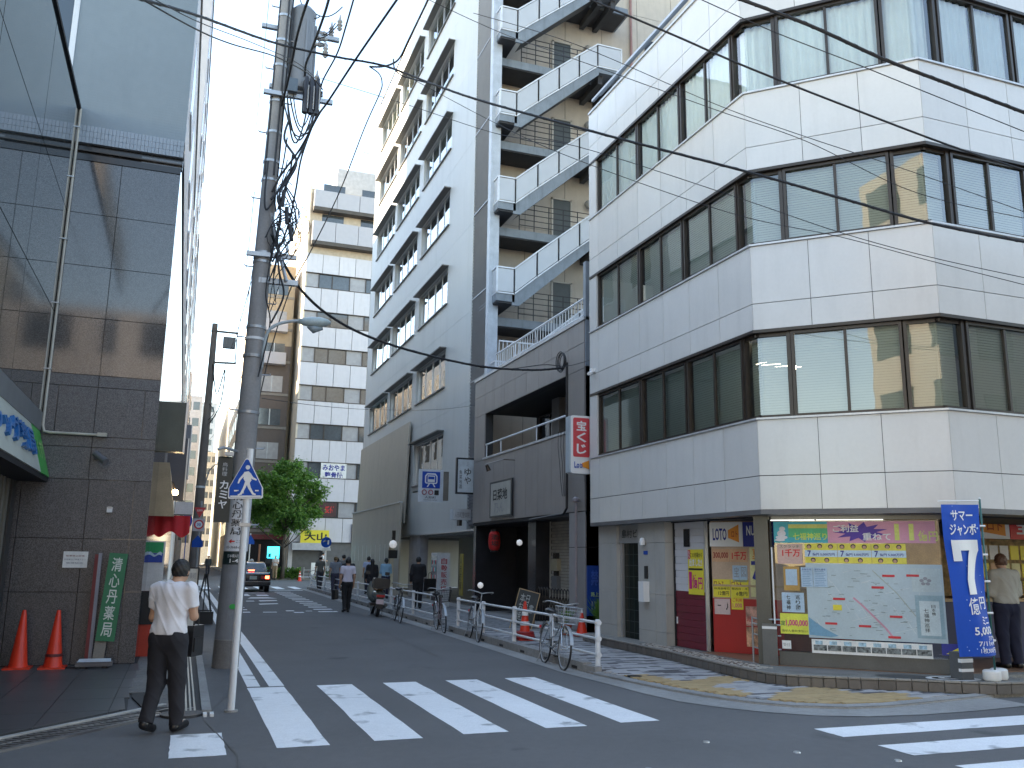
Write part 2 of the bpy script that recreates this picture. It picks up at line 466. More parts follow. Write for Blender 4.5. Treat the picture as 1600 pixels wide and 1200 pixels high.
def interp(poly, y):
    for (xa, ya), (xb, yb) in zip(poly, poly[1:]):
        if min(ya, yb) <= y <= max(ya, yb) and abs(yb - ya) > 1e-6: return xa + (xb - xa) * (y - ya) / (yb - ya)
    return None
def inside(px, py, poly):
    c = False; j = len(poly) - 1
    for i in range(len(poly)):
        if (poly[i][1] > py) != (poly[j][1] > py) and px < (poly[j][0] - poly[i][0]) * (py - poly[i][1]) / (poly[j][1] - poly[i][1]) + poly[i][0]: c = not c
        j = i
    return c
plinth_edge = [(8.12, 17.5), (8.10, 16.7), (8.05, 13.9), (7.93, 12.4), (7.88, 11.5), (7.9, 10.9), (8.02, 10.6), (8.4, 10.3), (8.8, 10.03), (9.2, 9.82), (9.7, 9.48), (10.24, 9.14), (10.7, 9.1), (10.95, 9.3), (11.0, 9.7)]
tan_a = [(6.08, 12.1), (6.66, 12.15), (6.8, 11.3), (7.73, 11.72), (7.85, 11.2), (6.95, 10.86), (7.1, 10.0), (6.7, 9.72), (6.45, 10.2), (6.2, 11.0)]
tan_b = [(6.95, 9.62), (7.3, 9.86), (8.05, 10.40), (8.5, 10.28), (8.44, 9.72), (9.06, 9.6), (8.95, 9.15), (8.6, 9.0), (7.87, 8.95), (7.3, 9.12)]
pav_cols = [M('paver_pale', (.42, .41, .41), .85, var=.10, scale=6, orand=.06, bump=.2, dirt=.2), M('paver_grey', (.27, .27, .28), .85, var=.10, scale=6, orand=.08, bump=.2),
            M('paver_dark', (.105, .10, .105), .85, var=.12, scale=6, orand=.1, bump=.2), M('paver_tan', (.42, .30, .15), .85, var=.10, scale=6, orand=.07, bump=.2)]
walk_out = kerb + corner
region = [(x + .13, y) for x, y in kerb if y <= 25] + [(6.15, 12.4), (6.29, 11.4), (6.39, 10.8), (6.55, 10.25), (6.80, 9.68), (7.12, 9.3), (7.6, 9.03), (8.2, 8.99), (8.77, 9.08), (9.5, 9.2), (10.1, 9.3)] + [(p[0] - .01, p[1]) for p in plinth_edge[::-1] if p[0] < 10.3] + [(8.12, 21)]
bricks = []
rb = random.Random(11)
y = 8.95; row = 0
while y < 20.9:
    x = 6.0 + (row % 2) * .1; run = 0; c = 0
    while x < 10.4:
        if run <= 0:
            c = rb.choices([0, 1, 2], [.55, .18, .27])[0]; run = rb.choice([1, 1, 2, 2, 3])
        run -= 1
        if all(inside(x + dx, y + dy, region) for dx, dy in ((.01, .01), (.19, .01), (.01, .09), (.19, .09))):
            k = 3 if (inside(x + .1, y + .05, tan_a) or inside(x + .1, y + .05, tan_b)) else c
            bricks.append((x + .1, y + .05, k, rb.uniform(-.0015, .0015)))
        x += .2
    y += .1; row += 1
bricks.sort(key=lambda q: q[0] ** 2 + q[1] ** 2)
pv = thing('paver_surface', None, None, (6, 9, 0)); pv['kind'] = 'structure'
for x, y, k, dz in bricks[:300]: piece('paver', (.195, .095, .03), pav_cols[k], pv, (x, y, .0365 + dz))
b = B()
for x, y, k, dz in bricks[300:]:
    b.cm = k; b.add([(x - .0965, y - .0465, .051 + dz), (x + .0965, y - .0465, .051 + dz), (x + .0965, y + .0465, .051 + dz), (x - .0965, y + .0465, .051 + dz)], [(0, 1, 2, 3)])
obj('pavers', b, pav_cols, pv, kind='stuff')
obj('drain_cover', B().cyl(6.4, 12.0, .04, .056, .11, .11, 18), black_pl, kind='structure')
# kerb stones with drain slots
kt = thing('kerb', None, None, (6, 13, 0)); kt['kind'] = 'structure'
slot_b = B()
y = 12.95; i = 0
while y < 49:
    if not 20.75 < y < 22.0:
        x = 6.0 + (y - 13) * .0145
        piece('kerb_stone', (.16, .592, .15), conc, kt, (x + .08, y + .3, .075), rz=-.0145)
        if i % 2 == 0: slot_b.box(x - .002, x + .01, y + .2, y + .42, .03, .075)
    y += .6; i += 1
obj('drain_slots', slot_b, dark, kt)
obj('kerb_end', B().prism([(6.0, 12.95), (6.16, 12.95), (6.16, 12.6), (6.05, 12.62)], .03, .12), conc, kt)

# plinth of the corner building: slab plus facing tiles
pl = thing('plinth', None, None, (8, 12, 0)); pl['kind'] = 'structure'
slab_top = speckle('plinth_top', (.17, .165, .15), (.25, .24, .22), .7, 70, .1, .12)
obj('slab', B().prism([(x + .03, y + .0) if y > 11 else (x + .02, y + .03) for x, y in plinth_edge] + [(12.5, 9.9), (17, 9.9), (17, 17.6), (8.2, 17.6)], .0, .19), slab_top, pl)
tile_m = M('brown_tile', (.13, .115, .10), .45, var=.1, orand=.12, dirt=.2)
tile_e = M('edge_tile', (.27, .255, .23), .55, var=.1, orand=.08)
for (xa, ya), (xb, yb) in zip(plinth_edge, plinth_edge[1:]):
    d = Vector((xb - xa, yb - ya, 0)); n = max(1, round(d.length / .19)); ang = math.atan2(d.y, d.x); st = d / n
    for k in range(n):
        c = Vector((xa, ya, 0)) + st * (k + .5)
        piece('tile', (round(st.length, 2) - .012, .022, .115), tile_m, pl, (c.x, c.y, .105), ang)
        piece('edge_tile', (round(st.length, 2) - .012, .075, .022), tile_e, pl, (c.x + .02 * math.cos(ang + PI / 2), c.y + .02 * math.sin(ang + PI / 2), .186), ang)
# mosaic pebbles of the rim beside the shutter
pb = B(); rp = random.Random(5); pbm = [M('pebble_pale', (.5, .46, .4), .6, orand=.1), M('pebble_brown', (.14, .10, .08), .6)]
for k in range(520):
    yy = rp.uniform(11.3, 15.2); xx = interp(plinth_edge, yy) + rp.uniform(.07, .42); r_ = rp.uniform(.018, .034)
    pb.cm = rp.choice([0, 0, 1]); pb.lathe([(r_, .0), (r_ * .85, .008)], 6, (xx, yy, .19))
obj('pebbles', pb, pbm, pl, kind='stuff')
# inlaid dark ovals and pale motif on the slab
b = B()
def oval(b, cx_, cy_, a, c, z, n=28, rot=0.):
    b.add([(cx_ + a * math.cos(2 * PI * i / n) * math.cos(rot) - c * math.sin(2 * PI * i / n) * math.sin(rot), cy_ + a * math.cos(2 * PI * i / n) * math.sin(rot) + c * math.sin(2 * PI * i / n) * math.cos(rot), z) for i in range(n)], [tuple(range(n))])
oval(b, 8.75, 10.75, .5, .25, .1945, rot=-.7); obj('inlay', b, M('inlay_grey', (.20, .19, .18), .6), pl)
b = B(); oval(b, 9.55, 9.98, .42, .2, .1945, rot=-.6); obj('inlay', b, M('inlay_dark', (.07, .07, .07), .6), pl)
for k, (rx_, ry_, m_) in enumerate(((.36, .24, white), (.28, .17, black), (.2, .11, white), (.12, .06, black))):
    b = B(); oval(b, 10.02, 9.63, rx_, ry_, .195 + .002 * k, rot=-.4); obj('inlay_ring', b, m_, pl)

# ------------------------------------------------------------------ left pavement and terrace
strip = speckle('pavement_slab', (.13, .125, .12), (.19, .185, .175), .8, 60, .2, .12)
obj('pavement_left', B().prism([(-.56, 15.5), (-.42, 12.0), (-.25, 11.05), (.1, 10.55), (.37, 10.55), (.44, 30), (.6, 49), (-.56, 49)], -.01, .02), joint, kind='structure')
ls = thing('pavement_slabs', None, None, (0, 11, 0)); ls['kind'] = 'structure'
y = 11.1
while y < 30:
    piece('slab', (.30, .292, .012), strip, ls, (-.05, y + .15, .02)); piece('slab', (.30, .292, .012), strip, ls, (-.36, y + .15, .02)) if y > 12.2 else None
    y += .3
b = B()
for k in range(4): b.box(.135 + k * .045, .155 + k * .045, 10.75, 30, .022, .028)
obj('drain_bars', b, M('drain_metal', (.33, .32, .28), .5, metal=.4), ls)
kl = thing('kerb', None, None, (0, 11, 0)); kl['kind'] = 'structure'
y = 10.7
while y < 46: piece('kerb_stone', (.10, .592, .045), conc, kl, (.40 + (y - 10) * .004, y + .3, .012)); y += .6
obj('manhole_cover', B().cyl(.14, 10.62, .0, .026, .22, .22, 28), M('manhole_iron', (.05, .05, .055), .6, metal=.3, bump=.6, bscale=30), kind='structure')
obj('kerb_plate', B().box(.36, .40, 10.45, 10.6, 0, .03).box(.43, .47, 10.45, 10.6, 0, .03), white, kind='structure')
# terrace of large dark tiles with a diagonal front edge
tt = M('terrace_tile', (.075, .075, .077), .42, var=.08, scale=1.2, orand=.05, bump=.08)
obj('terrace', B().prism([(-6, 4.55), (-1.52, 9.78), (-.42, 11.0), (-.58, 15.5), (-6, 15.5)], -.01, .018), joint, kind='structure')
te = thing('terrace_tiles', None, None, (-1, 11, 0)); te['kind'] = 'structure'
def clip_poly(poly, a, b_, c):  # keep a*x+b*y<=c
    out = []
    for i in range(len(poly)):
        p, q = poly[i], poly[(i + 1) % len(poly)]; fp = a * p[0] + b_ * p[1] - c; fq = a * q[0] + b_ * q[1] - c
        if fp <= 0: out.append(p)
        if fp * fq < 0: t = fp / (fp - fq); out.append((p[0] + (q[0] - p[0]) * t, p[1] + (q[1] - p[1]) * t))
    return out
for i in range(9):
    for j in range(12):
        x1 = -.61 - i * .62; x0 = x1 - .612
        if i == 0: pass
        y0 = 15.5 - (j + 1) * .9; y1 = y0 + .892
        po = clip_poly([(x0, y0), (x1, y0), (x1, y1), (x0, y1)], 1.17, -1.0, -1.17 * 1.5 - 9.80 + .0)
        if len(po) > 2: obj('tile', B().prism(po, .012, .028), tt, te)
for j in range(6):
    y0 = 15.5 - (j + 1) * .9
    po = clip_poly([(-.602, y0), (-.44, y0), (-.5, y0 + .892), (-.602, y0 + .892)], 1.17, -1.0, -1.17 * 1.5 - 9.8)
    if len(po) > 2: obj('tile', B().prism(po, .012, .028), tt, te)
# diagonal curb, slotted drain, gutter
dch = thing('slot_drain', None, None, (-1, 10, 0)); dch['kind'] = 'structure'
dx_, dy_ = Vector((1.17, 1.37, 0)).normalized().xy; nx_, ny_ = dy_, -dx_
def dstrip(o0, o1, z0, z1, s0=-6., s1=2.05):
    P = lambda s, o: (-1.45 + dx_ * s + nx_ * o, 9.78 + dy_ * s + ny_ * o)
    return B().prism([P(s0, o0), P(s1, o0), P(s1, o1), P(s0, o1)], z0, z1)
obj('curb_shadow_gap', dstrip(-.02, .07, 0, .012), dark, dch)
obj('curb', dstrip(.07, .13, 0, .035), M('pale_curb', (.45, .44, .42), .6, dirt=.3, dscale=4), dch)
obj('channel', dstrip(.13, .52, 0, .006), M('channel_metal', (.10, .10, .11), .5, metal=.3), dch)
obj('channel_rim', dstrip(.50, .53, 0, .022), M('rim_metal', (.16, .16, .17), .5, metal=.4), dch)
g = B()
for k in range(95):
    s = -5.6 + k * .078
    if s > 1.9: break
    P = lambda s, o: (-1.45 + dx_ * s + nx_ * o, 9.78 + dy_ * s + ny_ * o, .014)
    g.bar(P(s, .15), P(s + .05, .48), .03, .012)
for o in (.145, .31, .485): g.bar((-1.45 - dx_ * 5.6 + nx_ * o, 9.78 - dy_ * 5.6 + ny_ * o, .016), (-1.45 + dx_ * 1.9 + nx_ * o, 9.78 + dy_ * 1.9 + ny_ * o, .016), .018, .014)
obj('grate', g, M('grate_metal', (.20, .20, .20), .45, metal=.5, var=.2), dch)

# far side of the avenue: kerb, planting strip
obj('avenue_pavement', B().prism([(5.2, 69.5), (60, 69.5), (60, 78), (5.2, 78)], 0, .14), conc, kind='structure')
obj('avenue_pavement', B().prism([(-.6, 57), (-.2, 57), (-.2, 330), (-.6, 330)], 0, .12), conc, kind='structure')
obj('side_pavement', B().prism([(4.2, 79), (5.4, 79), (5.4, 330), (4.2, 330)], 0, .12), conc, kind='structure')
# ================================================================== corner office building (white enamel panels)
WB = thing('office_building', 'white panelled corner office building with long brown-framed window bands above a lottery shop', 'building', (8.3, 9.5, 0))
FL = Fr(8.3, 17.5, -90); FC = Fr(8.3, 11.4, -45); FR = Fr(10.2, 9.5, 0)
LC = math.hypot(1.9, 1.9)
panel_rows = [(2.515, 3.025), (3.037, 3.90), (5.355, 5.785), (5.797, 6.76), (8.095, 8.50), (8.512, 9.475), (10.89, 11.30), (11.312, 12.15)]
for z0, z1 in panel_rows:
    es = [0, .47, 1.42, 2.35, 3.29, 4.22, 5.16, 6.10]
    for a, c in zip(es, es[1:]): FL.piece('panel', a + .005, c - .005, z0, z1, -.03, 0, panel_w, WB)
    for k in range(3): FC.piece('panel', LC / 3 * k + .004, LC / 3 * (k + 1) - .004, z0, z1, -.03, 0, panel_w, WB)
    for k in range(10): FR.piece('panel', .92 * k + .005, .92 * (k + 1) - .005, z0, z1, -.03, 0, panel_w, WB)
# backing, slabs and dark rooms
def footprint(off, yb=17.48):
    o = off
    return [(8.3 + o, yb), (8.3 + o, 11.4 + o * .414), (10.2 + o * .414, 9.5 + o), (19.4, 9.5 + o), (19.4, yb)]
for z0, z1 in ((2.50, 3.905), (5.35, 6.765), (8.09, 9.48), (10.885, 12.14)):
    obj('wall', B().prism(footprint(.031), z0, z1), joint, WB)
obj('core', B().prism([(9.9, 17.4), (9.9, 12.6), (11.2, 11.4), (19.3, 11.4), (19.3, 17.4)], 3.9, 12.0), interior, WB)
# metal trims above and below each window band
def trim(z0, z1, d0, d1, m=bronze, nm='trim'):
    o = -d1; i = -d0
    b = B()
    po = footprint(o)[:4]; pi = footprint(i)[:4]
    for k in range(3):
        p, q, r_, s_ = po[k], po[k + 1], pi[k + 1], pi[k]
        b.prism([p, q, r_, s_], z0, z1)
    return obj(nm, b, m, WB)
cap = M('trim_light', (.55, .56, .57), .35, metal=.3)
for z in (3.905, 6.765, 9.48): trim(z, z + .03, -.22, .03, cap, 'sill')
for z in (5.325, 8.065, 10.86): trim(z - .02, z + .03, -.2, .02, bronze, 'lintel')
trim(2.44, 2.512, -.45, .01, M('soffit_edge', (.12, .12, .125), .4), 'lintel')
trim(12.15, 12.2, -.4, .03, cap, 'roof_cap')
# window units
def blinds(fr, a0, a1, z0, z1, d, parent, kind, rnd, gap=0.):
    b = B()
    if kind == 'curtain':
        n = max(6, int((a1 - a0) / .022)); vs = []; ph = rnd.uniform(0, 6)
        for i in range(n + 1):
            a = a0 + (a1 - a0) * i / n
            dd = d + .022 * math.sin(a * 48 + ph + .8 * math.sin(a * 9)) + .008 * math.sin(a * 117)
            vs += [fr.p(a, z0, dd), fr.p(a, z1, dd)]
        b.add(vs, [(2 * i, 2 * i + 2, 2 * i + 3, 2 * i + 1) for i in range(n)])
        return obj('curtain', b, curtain_m, parent, smooth=True)
    zb = z0 + gap; n = int((z1 - zb) / .042)
    for i in range(n):
        z = z1 - i * .042
        b.add([fr.p(a0, z, d), fr.p(a1, z, d), fr.p(a1, z - .041, d + .007), fr.p(a0, z - .041, d + .007)], [(0, 1, 2, 3)])
    return obj('blind', b, blind_m, parent)
def window(fr, a0, a1, z0, z1, n, parent, kind='blind', frame=bronze, gm=None, rnd=None, dep=.1, fw=.045, gap=0., slide=True, backing=False):
    gm = gm or gl_win; rnd = rnd or random.Random(int(a0 * 100 + z0 * 7))
    b = B(); dd = -dep
    fr.box(b, a0, a1, z1 - fw, z1, dd, dd + .07); fr.box(b, a0, a1, z0, z0 + fw, dd, dd + .08)
    fr.box(b, a0, a0 + fw, z0 + fw, z1 - fw, dd, dd + .07); fr.box(b, a1 - fw, a1, z0 + fw, z1 - fw, dd, dd + .07)
    w = (a1 - a0 - 2 * fw) / n
    for k in range(1, n):
        c = a0 + fw + w * k; fr.box(b, c - fw * .5, c + fw * .5, z0 + fw, z1 - fw, dd + .005, dd + .055)
    f = obj('window', b, frame, parent)
    for k in range(n):
        x0 = a0 + fw + w * k; x1 = x0 + w
        pb_ = B(); off = dd + (.035 if k % 2 else .018)
        fr.quad(pb_, x0 + .004, x1 - .004, z0 + fw, z1 - fw, off)
        obj('pane', pb_, gm, f)
        if kind and not (kind == 'open' and k % 2): blinds(fr, x0, x1, z0 + .03, z1 - .02, dd - .05, f, 'curtain' if kind == 'curtain' else 'blind', rnd, gap)
    if backing:
        bb = B(); fr.quad(bb, a0, a1, z0, z1, dd - .5); obj('room', bb, interior, f)
    return f
bands = [(3.935, 5.30), (6.795, 8.04), (9.51, 10.84)]
for bi, (z0, z1) in enumerate(bands):
    kd = 'curtain' if bi == 2 else 'blind'
    FL.obj('jamb', .0, .36, z0, z1, -.16, -.001, panel_w, WB)
    for a0, a1 in ((.38, 2.27), (2.30, 3.98), (4.02, 5.72)): window(FL, a0, a1, z0, z1, 2, WB, kd, dep=.10)
    # glazed corner between the sides
    for nm, (p0, p1, fa, aa, fb, ab) in {'l': ((8.3, 11.68), None, FL, 5.74, FC, .50), 'r': (None, None, FC, 2.20, FR, .46)}.items():
        f = B()
        e1 = 6.1 if nm == 'l' else LC
        for frr, s0, s1 in ((fa, aa, e1), (fb, 0, ab)):
            frr.box(f, s0, s1, z1 - .05, z1, -.13, -.07); frr.box(f, s0, s1, z0, z0 + .05, -.13, -.06)
        fa.box(f, aa - .02, aa + .03, z0, z1, -.14, -.05); fb.box(f, ab - .01, ab + .05, z0, z1, -.14, -.05)
        fo = obj('corner_window', f, bronze, WB)
        for frr, s0, s1 in ((fa, aa, e1 - .04), (fb, .04, ab)):
            q = B(); frr.quad(q, s0, s1, z0 + .04, z1 - .04, -.10); obj('pane', q, gl_win, fo)
            blinds(frr, s0 + .03, s1 - .02, z0 + .03, z1 - .02, -.2, fo, kd, random.Random(5), 0)
    window(FC, .56, 2.16, z0, z1, 2, WB, kd, dep=.10)
    for k in range(5): window(FR, .53 + k * 1.62, 2.10 + k * 1.62, z0, z1, 2, WB, kd, dep=.10)
# lit ceiling lamp inside the first corner window
tag(obj('strip_light', B().box(8.75, 9.6, 11.9, 11.98, 4.95, 4.99), M('tube_light', (1, 1, 1), emit=(1, .85, .6), es=5)), 'lit warm ceiling tube seen through the lowest corner window of the white building', 'ceiling light')
# ground floor
gf = M('stone_pillar', (.42, .41, .38), .5, var=.04, dirt=.15)
FG = Fr(8.47, 17.5, -90)
for a0, a1, d0 in ((.06, .62, -.35), (.62, .9, -.35), (1.83, 2.5, -.35), (2.5, 2.88, -.35)):
    for z0, z1 in ((.19, .42), (.425, 1.10), (1.105, 2.06), (2.065, 2.45)): FG.piece('pillar_panel', a0 + .003, a1 - .003, z0, z1, d0, 0, gf, WB)
FG.obj('door_header', .9, 1.83, 2.07, 2.45, -.3, -.06, M('header', (.30, .30, .29), .5), WB)
text('島村ビル', Fr(8.47, 17.5, -90), 1.05, 1.95, 2.17, 2.34, -.05, black, WB, bold=.012)
dr = FG.obj('door', 1.0, 1.78, .19, 2.07, -.18, -.14, M('door_glass_dark', (.008, .014, .012), .3, spec=.2), WB)
b = B()
for k in range(5): FG.box(b, 1.0 + k * .195, 1.015 + k * .195, .19, 2.07, -.138, -.13)
for k in range(9): FG.box(b, 1.0, 1.78, .3 + k * .22, .312 + k * .22, -.138, -.13)
obj('wired_grid', b, M('door_grid', (.03, .045, .04), .4), dr)
FG.obj('door_frame', .91, .98, .19, 2.07, -.18, -.08, alu, dr)
FG.obj('door_frame', 1.79, 1.82, .19, 2.07, -.18, -.08, alu, dr)
FG.obj('inner_wall', .0, 3.0, .19, 2.5, -.9, -.5, gf, WB)
# dark recess around the shop
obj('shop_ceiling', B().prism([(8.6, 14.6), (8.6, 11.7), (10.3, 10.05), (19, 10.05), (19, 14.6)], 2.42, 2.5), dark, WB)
obj('shop_back_wall', B().box(10.9, 19.3, 13.2, 13.5, .19, 2.5), M('shop_wall_warm', (.45, .30, .16), .7, var=.1), WB)
# fittings on the second pillar
FGP = Fr(8.47, 17.5, -90)
tag(obj('mailbox', FGP.box(B(), 2.06, 2.26, .95, 1.33, 0, .13), white, None), 'white letter box on the pillar right of the dark glass door', 'letter box')
tag(obj('intercom', FGP.box(B(), 2.12, 2.22, 1.38, 1.62, 0, .03), black, None), 'small black intercom above the white letter box on the pillar', 'intercom')
tag(obj('number_plate', FGP.box(B(), 2.07, 2.22, 1.84, 1.91, 0, .012), blue, None), 'tiny blue house number plate on the white pillar', 'plate')
wl = B(); wl.lathe([(.05, 0), (.06, .06), (.045, .12), (.02, .14)], 12, tuple(FGP.p(2.12, 2.02, .06)))
tag(obj('wall_lamp', wl, white, None, smooth=40), 'small round white lamp high on the pillar beside the door', 'lamp')

# roller shutter: white above, maroon below
FS_ = Fr(8.66, 14.60, -90 - 0)
SH = thing('roller_shutter', 'roller shutter painted white above and maroon below beside the lottery shop opening', 'shutter', (8.66, 14, .2))
mar = M('maroon', (.16, .02, .035), .35, var=.05, orand=.03); shw = M('shutter_white', (.60, .60, .63), .4, var=.03, orand=.03)
for k in range(18):
    z0 = .2 + k * .1235; FS_.piece('slat', .03, 1.05, z0, z0 + .12, -.02, .006 * (k % 2), mar if k < 8 else shw, SH)
FS_.obj('side_rail', 0, .03, .2, 2.44, -.04, .03, dark, SH)
FS_.obj('side_rail', 1.05, 1.075, .2, 2.44, -.04, .03, alu, SH)
FS_.obj('slot_window', .36, .56, 1.98, 2.30, .012, .02, dark_gl, SH)
FS_.obj('handle', .07, .09, .6, .72, .01, .03, white, SH)

# angled shop wall inside the opening, red below, posters above
FI = Fr(8.75, 13.50, -52); FI.u = FI.u * .64
SW = thing('shop_side_wall', 'angled inner wall of the lottery shop, red below and covered with posters above', 'wall', (8.8, 13.5, .2))
redw = M('shop_red', (.42, .025, .02), .4, var=.06)
FI.obj('lower_wall', 0, 3.6, .2, 1.1, -.1, 0, redw, SW)
FI.obj('upper_wall', 0, 3.6, 1.1, 2.43, -.1, 0, M('shop_beige', (.55, .40, .28), .6), SW)
FI.obj('rail', 0, 2.6, 1.3, 1.335, 0, .02, M('wood_pale', (.5, .36, .2), .5), SW)
obj('shop_floor', B().prism([(8.5, 13.5), (8.5, 11.6), (10.2, 10.0), (17, 10.0), (17, 13.3), (10.6, 13.3)], .19, .196), M('shop_floor', (.24, .13, .075), .45, var=.1), SW)
navy = M('navy', (.01, .02, .25), .4); photo_y = M('pale_yellow', (.75, .70, .35), .5)
pink = M('pink', (.80, .28, .40), .5); magenta = M('magenta', (.6, .02, .2), .5); paper = M('paper', (.78, .78, .75), .6); paper_b = M('pale_blue', (.42, .56, .68), .5)
def poster(name, label, fr, a0, a1, z0, z1, m, lines=(), cat='poster', d=.012, group=None, extra=None):
    o = fr.obj(name, a0, a1, z0, z1, d - .010, d, m, None); tag(o, label, cat, group)
    for ln in lines:
        t, c0, c1, r0, r1, mt, bo = ln[:7]
        text(t, fr, a0 + (a1 - a0) * c0, a0 + (a1 - a0) * c1, z0 + (z1 - z0) * r0, z0 + (z1 - z0) * r1, d + .003 + .001 * (bo > .03), mt, o, bold=bo, vertical=len(ln) > 7, depth=0)
    return o
poster('poster', 'big yellow poster announcing one hundred million yen stuck on the white shutter', FS_, .50, 1.0, 1.14, 1.93, yellow,
       [('この売場から', .18, .96, .82, .93, black, .01), ('出ました!!', .1, .95, .62, .80, white, .05), ('出ました!!', .1, .95, .62, .80, magenta, .0), ('1', .06, .25, .12, .5, magenta, .06), ('億', .28, .62, .14, .44, magenta, .04), ('円', .66, .94, .12, .38, magenta, .04)], d=.022)
o = FS_.obj('strip', .52, .98, 1.565, 1.60, .022, .024, black); tag(o, 'thin black strip across the yellow poster on the shutter', 'strip')
o = poster('poster', 'small red sticker at the top left corner of the yellow shutter poster', FS_, .505, .585, 1.76, 1.92, red, [('当', .15, .85, .5, .95, white, .02), ('り', .15, .85, .05, .45, white, .02)], d=.026)
lg = poster('shop_sign', 'white and orange LOTO sign at the top of the shop opening', FI, -.02, .90, 1.98, 2.40, white, [('LOTO', .10, .52, .25, .75, navy, .04)], 'sign', d=.03)
b = B(); P_ = lambda a, z: FI.p(a, z, .034)
b.add([P_(.50, 2.13), P_(.80, 2.05), P_(.80, 2.36), P_(.50, 2.26)], [(0, 1, 2, 3)]); obj('orange_patch', b, orange, lg)
text('ロト', FI, .60, .77, 2.14, 2.25, .037, M('dark_red', (.4, .05, .02)), lg, bold=.03)
poster('shop_sign', 'navy NUMBERS sign beside the LOTO sign', FI, .91, 1.9, 1.98, 2.40, navy, [('NUMBERS', .1, .80, .45, .85, white, .04), ('ナンバーズ', .3, .65, .12, .28, white, .02)], 'sign', d=.03)
poster('poster', 'small poster reading 300,000 in brown letters under the LOTO sign', FI, .02, .50, 1.72, 1.94, M('poster_peach', (.62, .38, .22), .5), [('300,000', .08, .95, .2, .75, M('brown_print', (.30, .04, .03)), .05)])
poster('poster', 'small poster reading 1000 man yen right of the 300,000 one', FI, .52, 1.0, 1.72, 1.94, M('poster_peach'), [('1千万', .12, .95, .15, .8, red, .05)])
poster('notice', 'two pale notices on the beige part of the shop wall', FI, .58, .98, 1.38, 1.66, paper_b, [('宝', .1, .45, .3, .9, M('grey_print', (.3, .3, .32)), .0), ('図', .6, .95, .3, .9, M('grey_print'), .0)], 'notice')
poster('poster', 'yellow poster for the seven number lottery, left of its twin', FI, .03, .50, 1.12, 1.42, yellow, [('ロト7', .05, .62, .6, .9, M('brown_print'), .03), ('毎週金曜日', .05, .95, .42, .55, black, 0.), ('12億円', .3, .92, .1, .35, black, .02)])
poster('poster', 'yellow poster for the six number lottery, right of its twin', FI, .52, 1.0, 1.12, 1.42, yellow, [('ロト6', .05, .62, .6, .9, M('brown_print'), .03), ('毎週月・木', .05, .95, .42, .55, black, 0.), ('6億円', .3, .92, .1, .35, black, .02)])
poster('poster', 'tall yellow and white poster with a big blue 7 beside the dark pillar', FI, 1.06, 1.42, 1.14, 1.97, photo_y, [('7', .1, .9, .34, .72, navy, .06), ('夏', .2, .85, .76, .96, orange, .03)])
poster('notice', 'white sketch map sheet on the red wall', FI, .05, .48, .83, 1.09, M('paper_pink', (.66, .50, .46), .6), [('−  ♪', .2, .9, .3, .8, black, 0.)], 'notice')
poster('poster', 'small yellow notice on the red wall right of the sketch map', FI, .52, .84, .92, 1.13, yellow, [('ご利用', .1, .9, .6, .9, red, .01), ('1,000', .1, .9, .1, .5, magenta, .02)])
poster('poster', 'upper of two coloured snack posters low on the red wall', FI, .90, 1.42, .66, .98, M('poster_mauve', (.55, .30, .22), .5, var=.5, scale=9), [('人形焼', .05, .45, .2, .5, red, .03)])
poster('poster', 'lower of two coloured snack posters low on the red wall', FI, .90, 1.42, .32, .64, M('poster_warm', (.62, .34, .20), .5, var=.6, scale=12), [])

# chamfer pillar with pipes (dark glossy) and stainless half wall
tag(obj('shop_pillar', Fr(8.42, 11.78, -45).box(B(), 0, .22, .19, 2.46, -.3, 0), M('dark_stone', (.06, .062, .06), .25, var=.1), None), 'dark polished stone pillar left of the shop display window', 'pillar')
hr = thing('handrail', 'low stainless handrail of four bars beside the display window', 'handrail', (8.4, 11.9, .2))
for z in (.42, .62, .78, .86):
    obj('bar', B().tube([(8.52, 12.05, z), (8.44, 11.80, z), (8.66, 11.53, z)], .012, 8), galv, hr)
obj('post', B().cyl(8.5, 12.02, .19, .88, .016), galv, hr)
sl = Fr(8.45, 11.70, -45)
obj('base_panel', sl.box(B(), .0, .22, .19, .80, .0, .02), M('grey_panel', (.10, .105, .11), .3), hr)
obj('white_band', sl.box(B(), .0, .22, .72, .76, .021, .026), white, hr)

# display window with the neighbourhood map, parallel to the chamfer
FD = Fr(8.61, 11.59, -45); FD.u = FD.u * 1.3
DW = thing('display_window', 'lit shop display window holding a large neighbourhood map and posters', 'display', (8.6, 11.6, .2))
WD = 1.82
obj('glazing', FD.quad(B(), .03, WD, .40, 2.36, -.01), gl_shop, DW)
tube = M('tube_white', (.9, .9, .9), .4, emit=(1, .98, .95), es=.35)
FD.obj('light_tube', .0, .5, 2.355, 2.37, 0, .02, tube, DW); FD.obj('light_tube', .52, 1.25, 2.36, 2.37, 0, .02, tube, DW)
obj('edge_tube', FD.box(B(), -.01, .006, .38, 1.95, .0, .02), white, DW)
FD.obj('lower_wall', .03, WD, .2, .40, -.1, -.02, M('stone_dark_strip', (.09, .09, .088), .4), DW)
FD.obj('frame', -.02, 0.0, .2, 2.42, -.06, -.01, dark, DW)
FD.obj('header', -.1, WD + .1, 2.37, 2.46, -.3, -.03, M('header_glass', (.16, .17, .16), .2), DW)
FD.obj('red_wall_inside', .05, .5, .2, .78, -.5, -.45, M('brown_red', (.16, .03, .02), .5), DW)
FD.obj('counter_inside', .05, WD, .78, .84, -.6, -.2, M('wood_pale'), DW)
FD.obj('shop_wall_inside', .05, WD, .84, 2.4, -1.3, -1.25, M('shop_ochre', (.42, .27, .11), .7, var=.3, scale=5), DW)
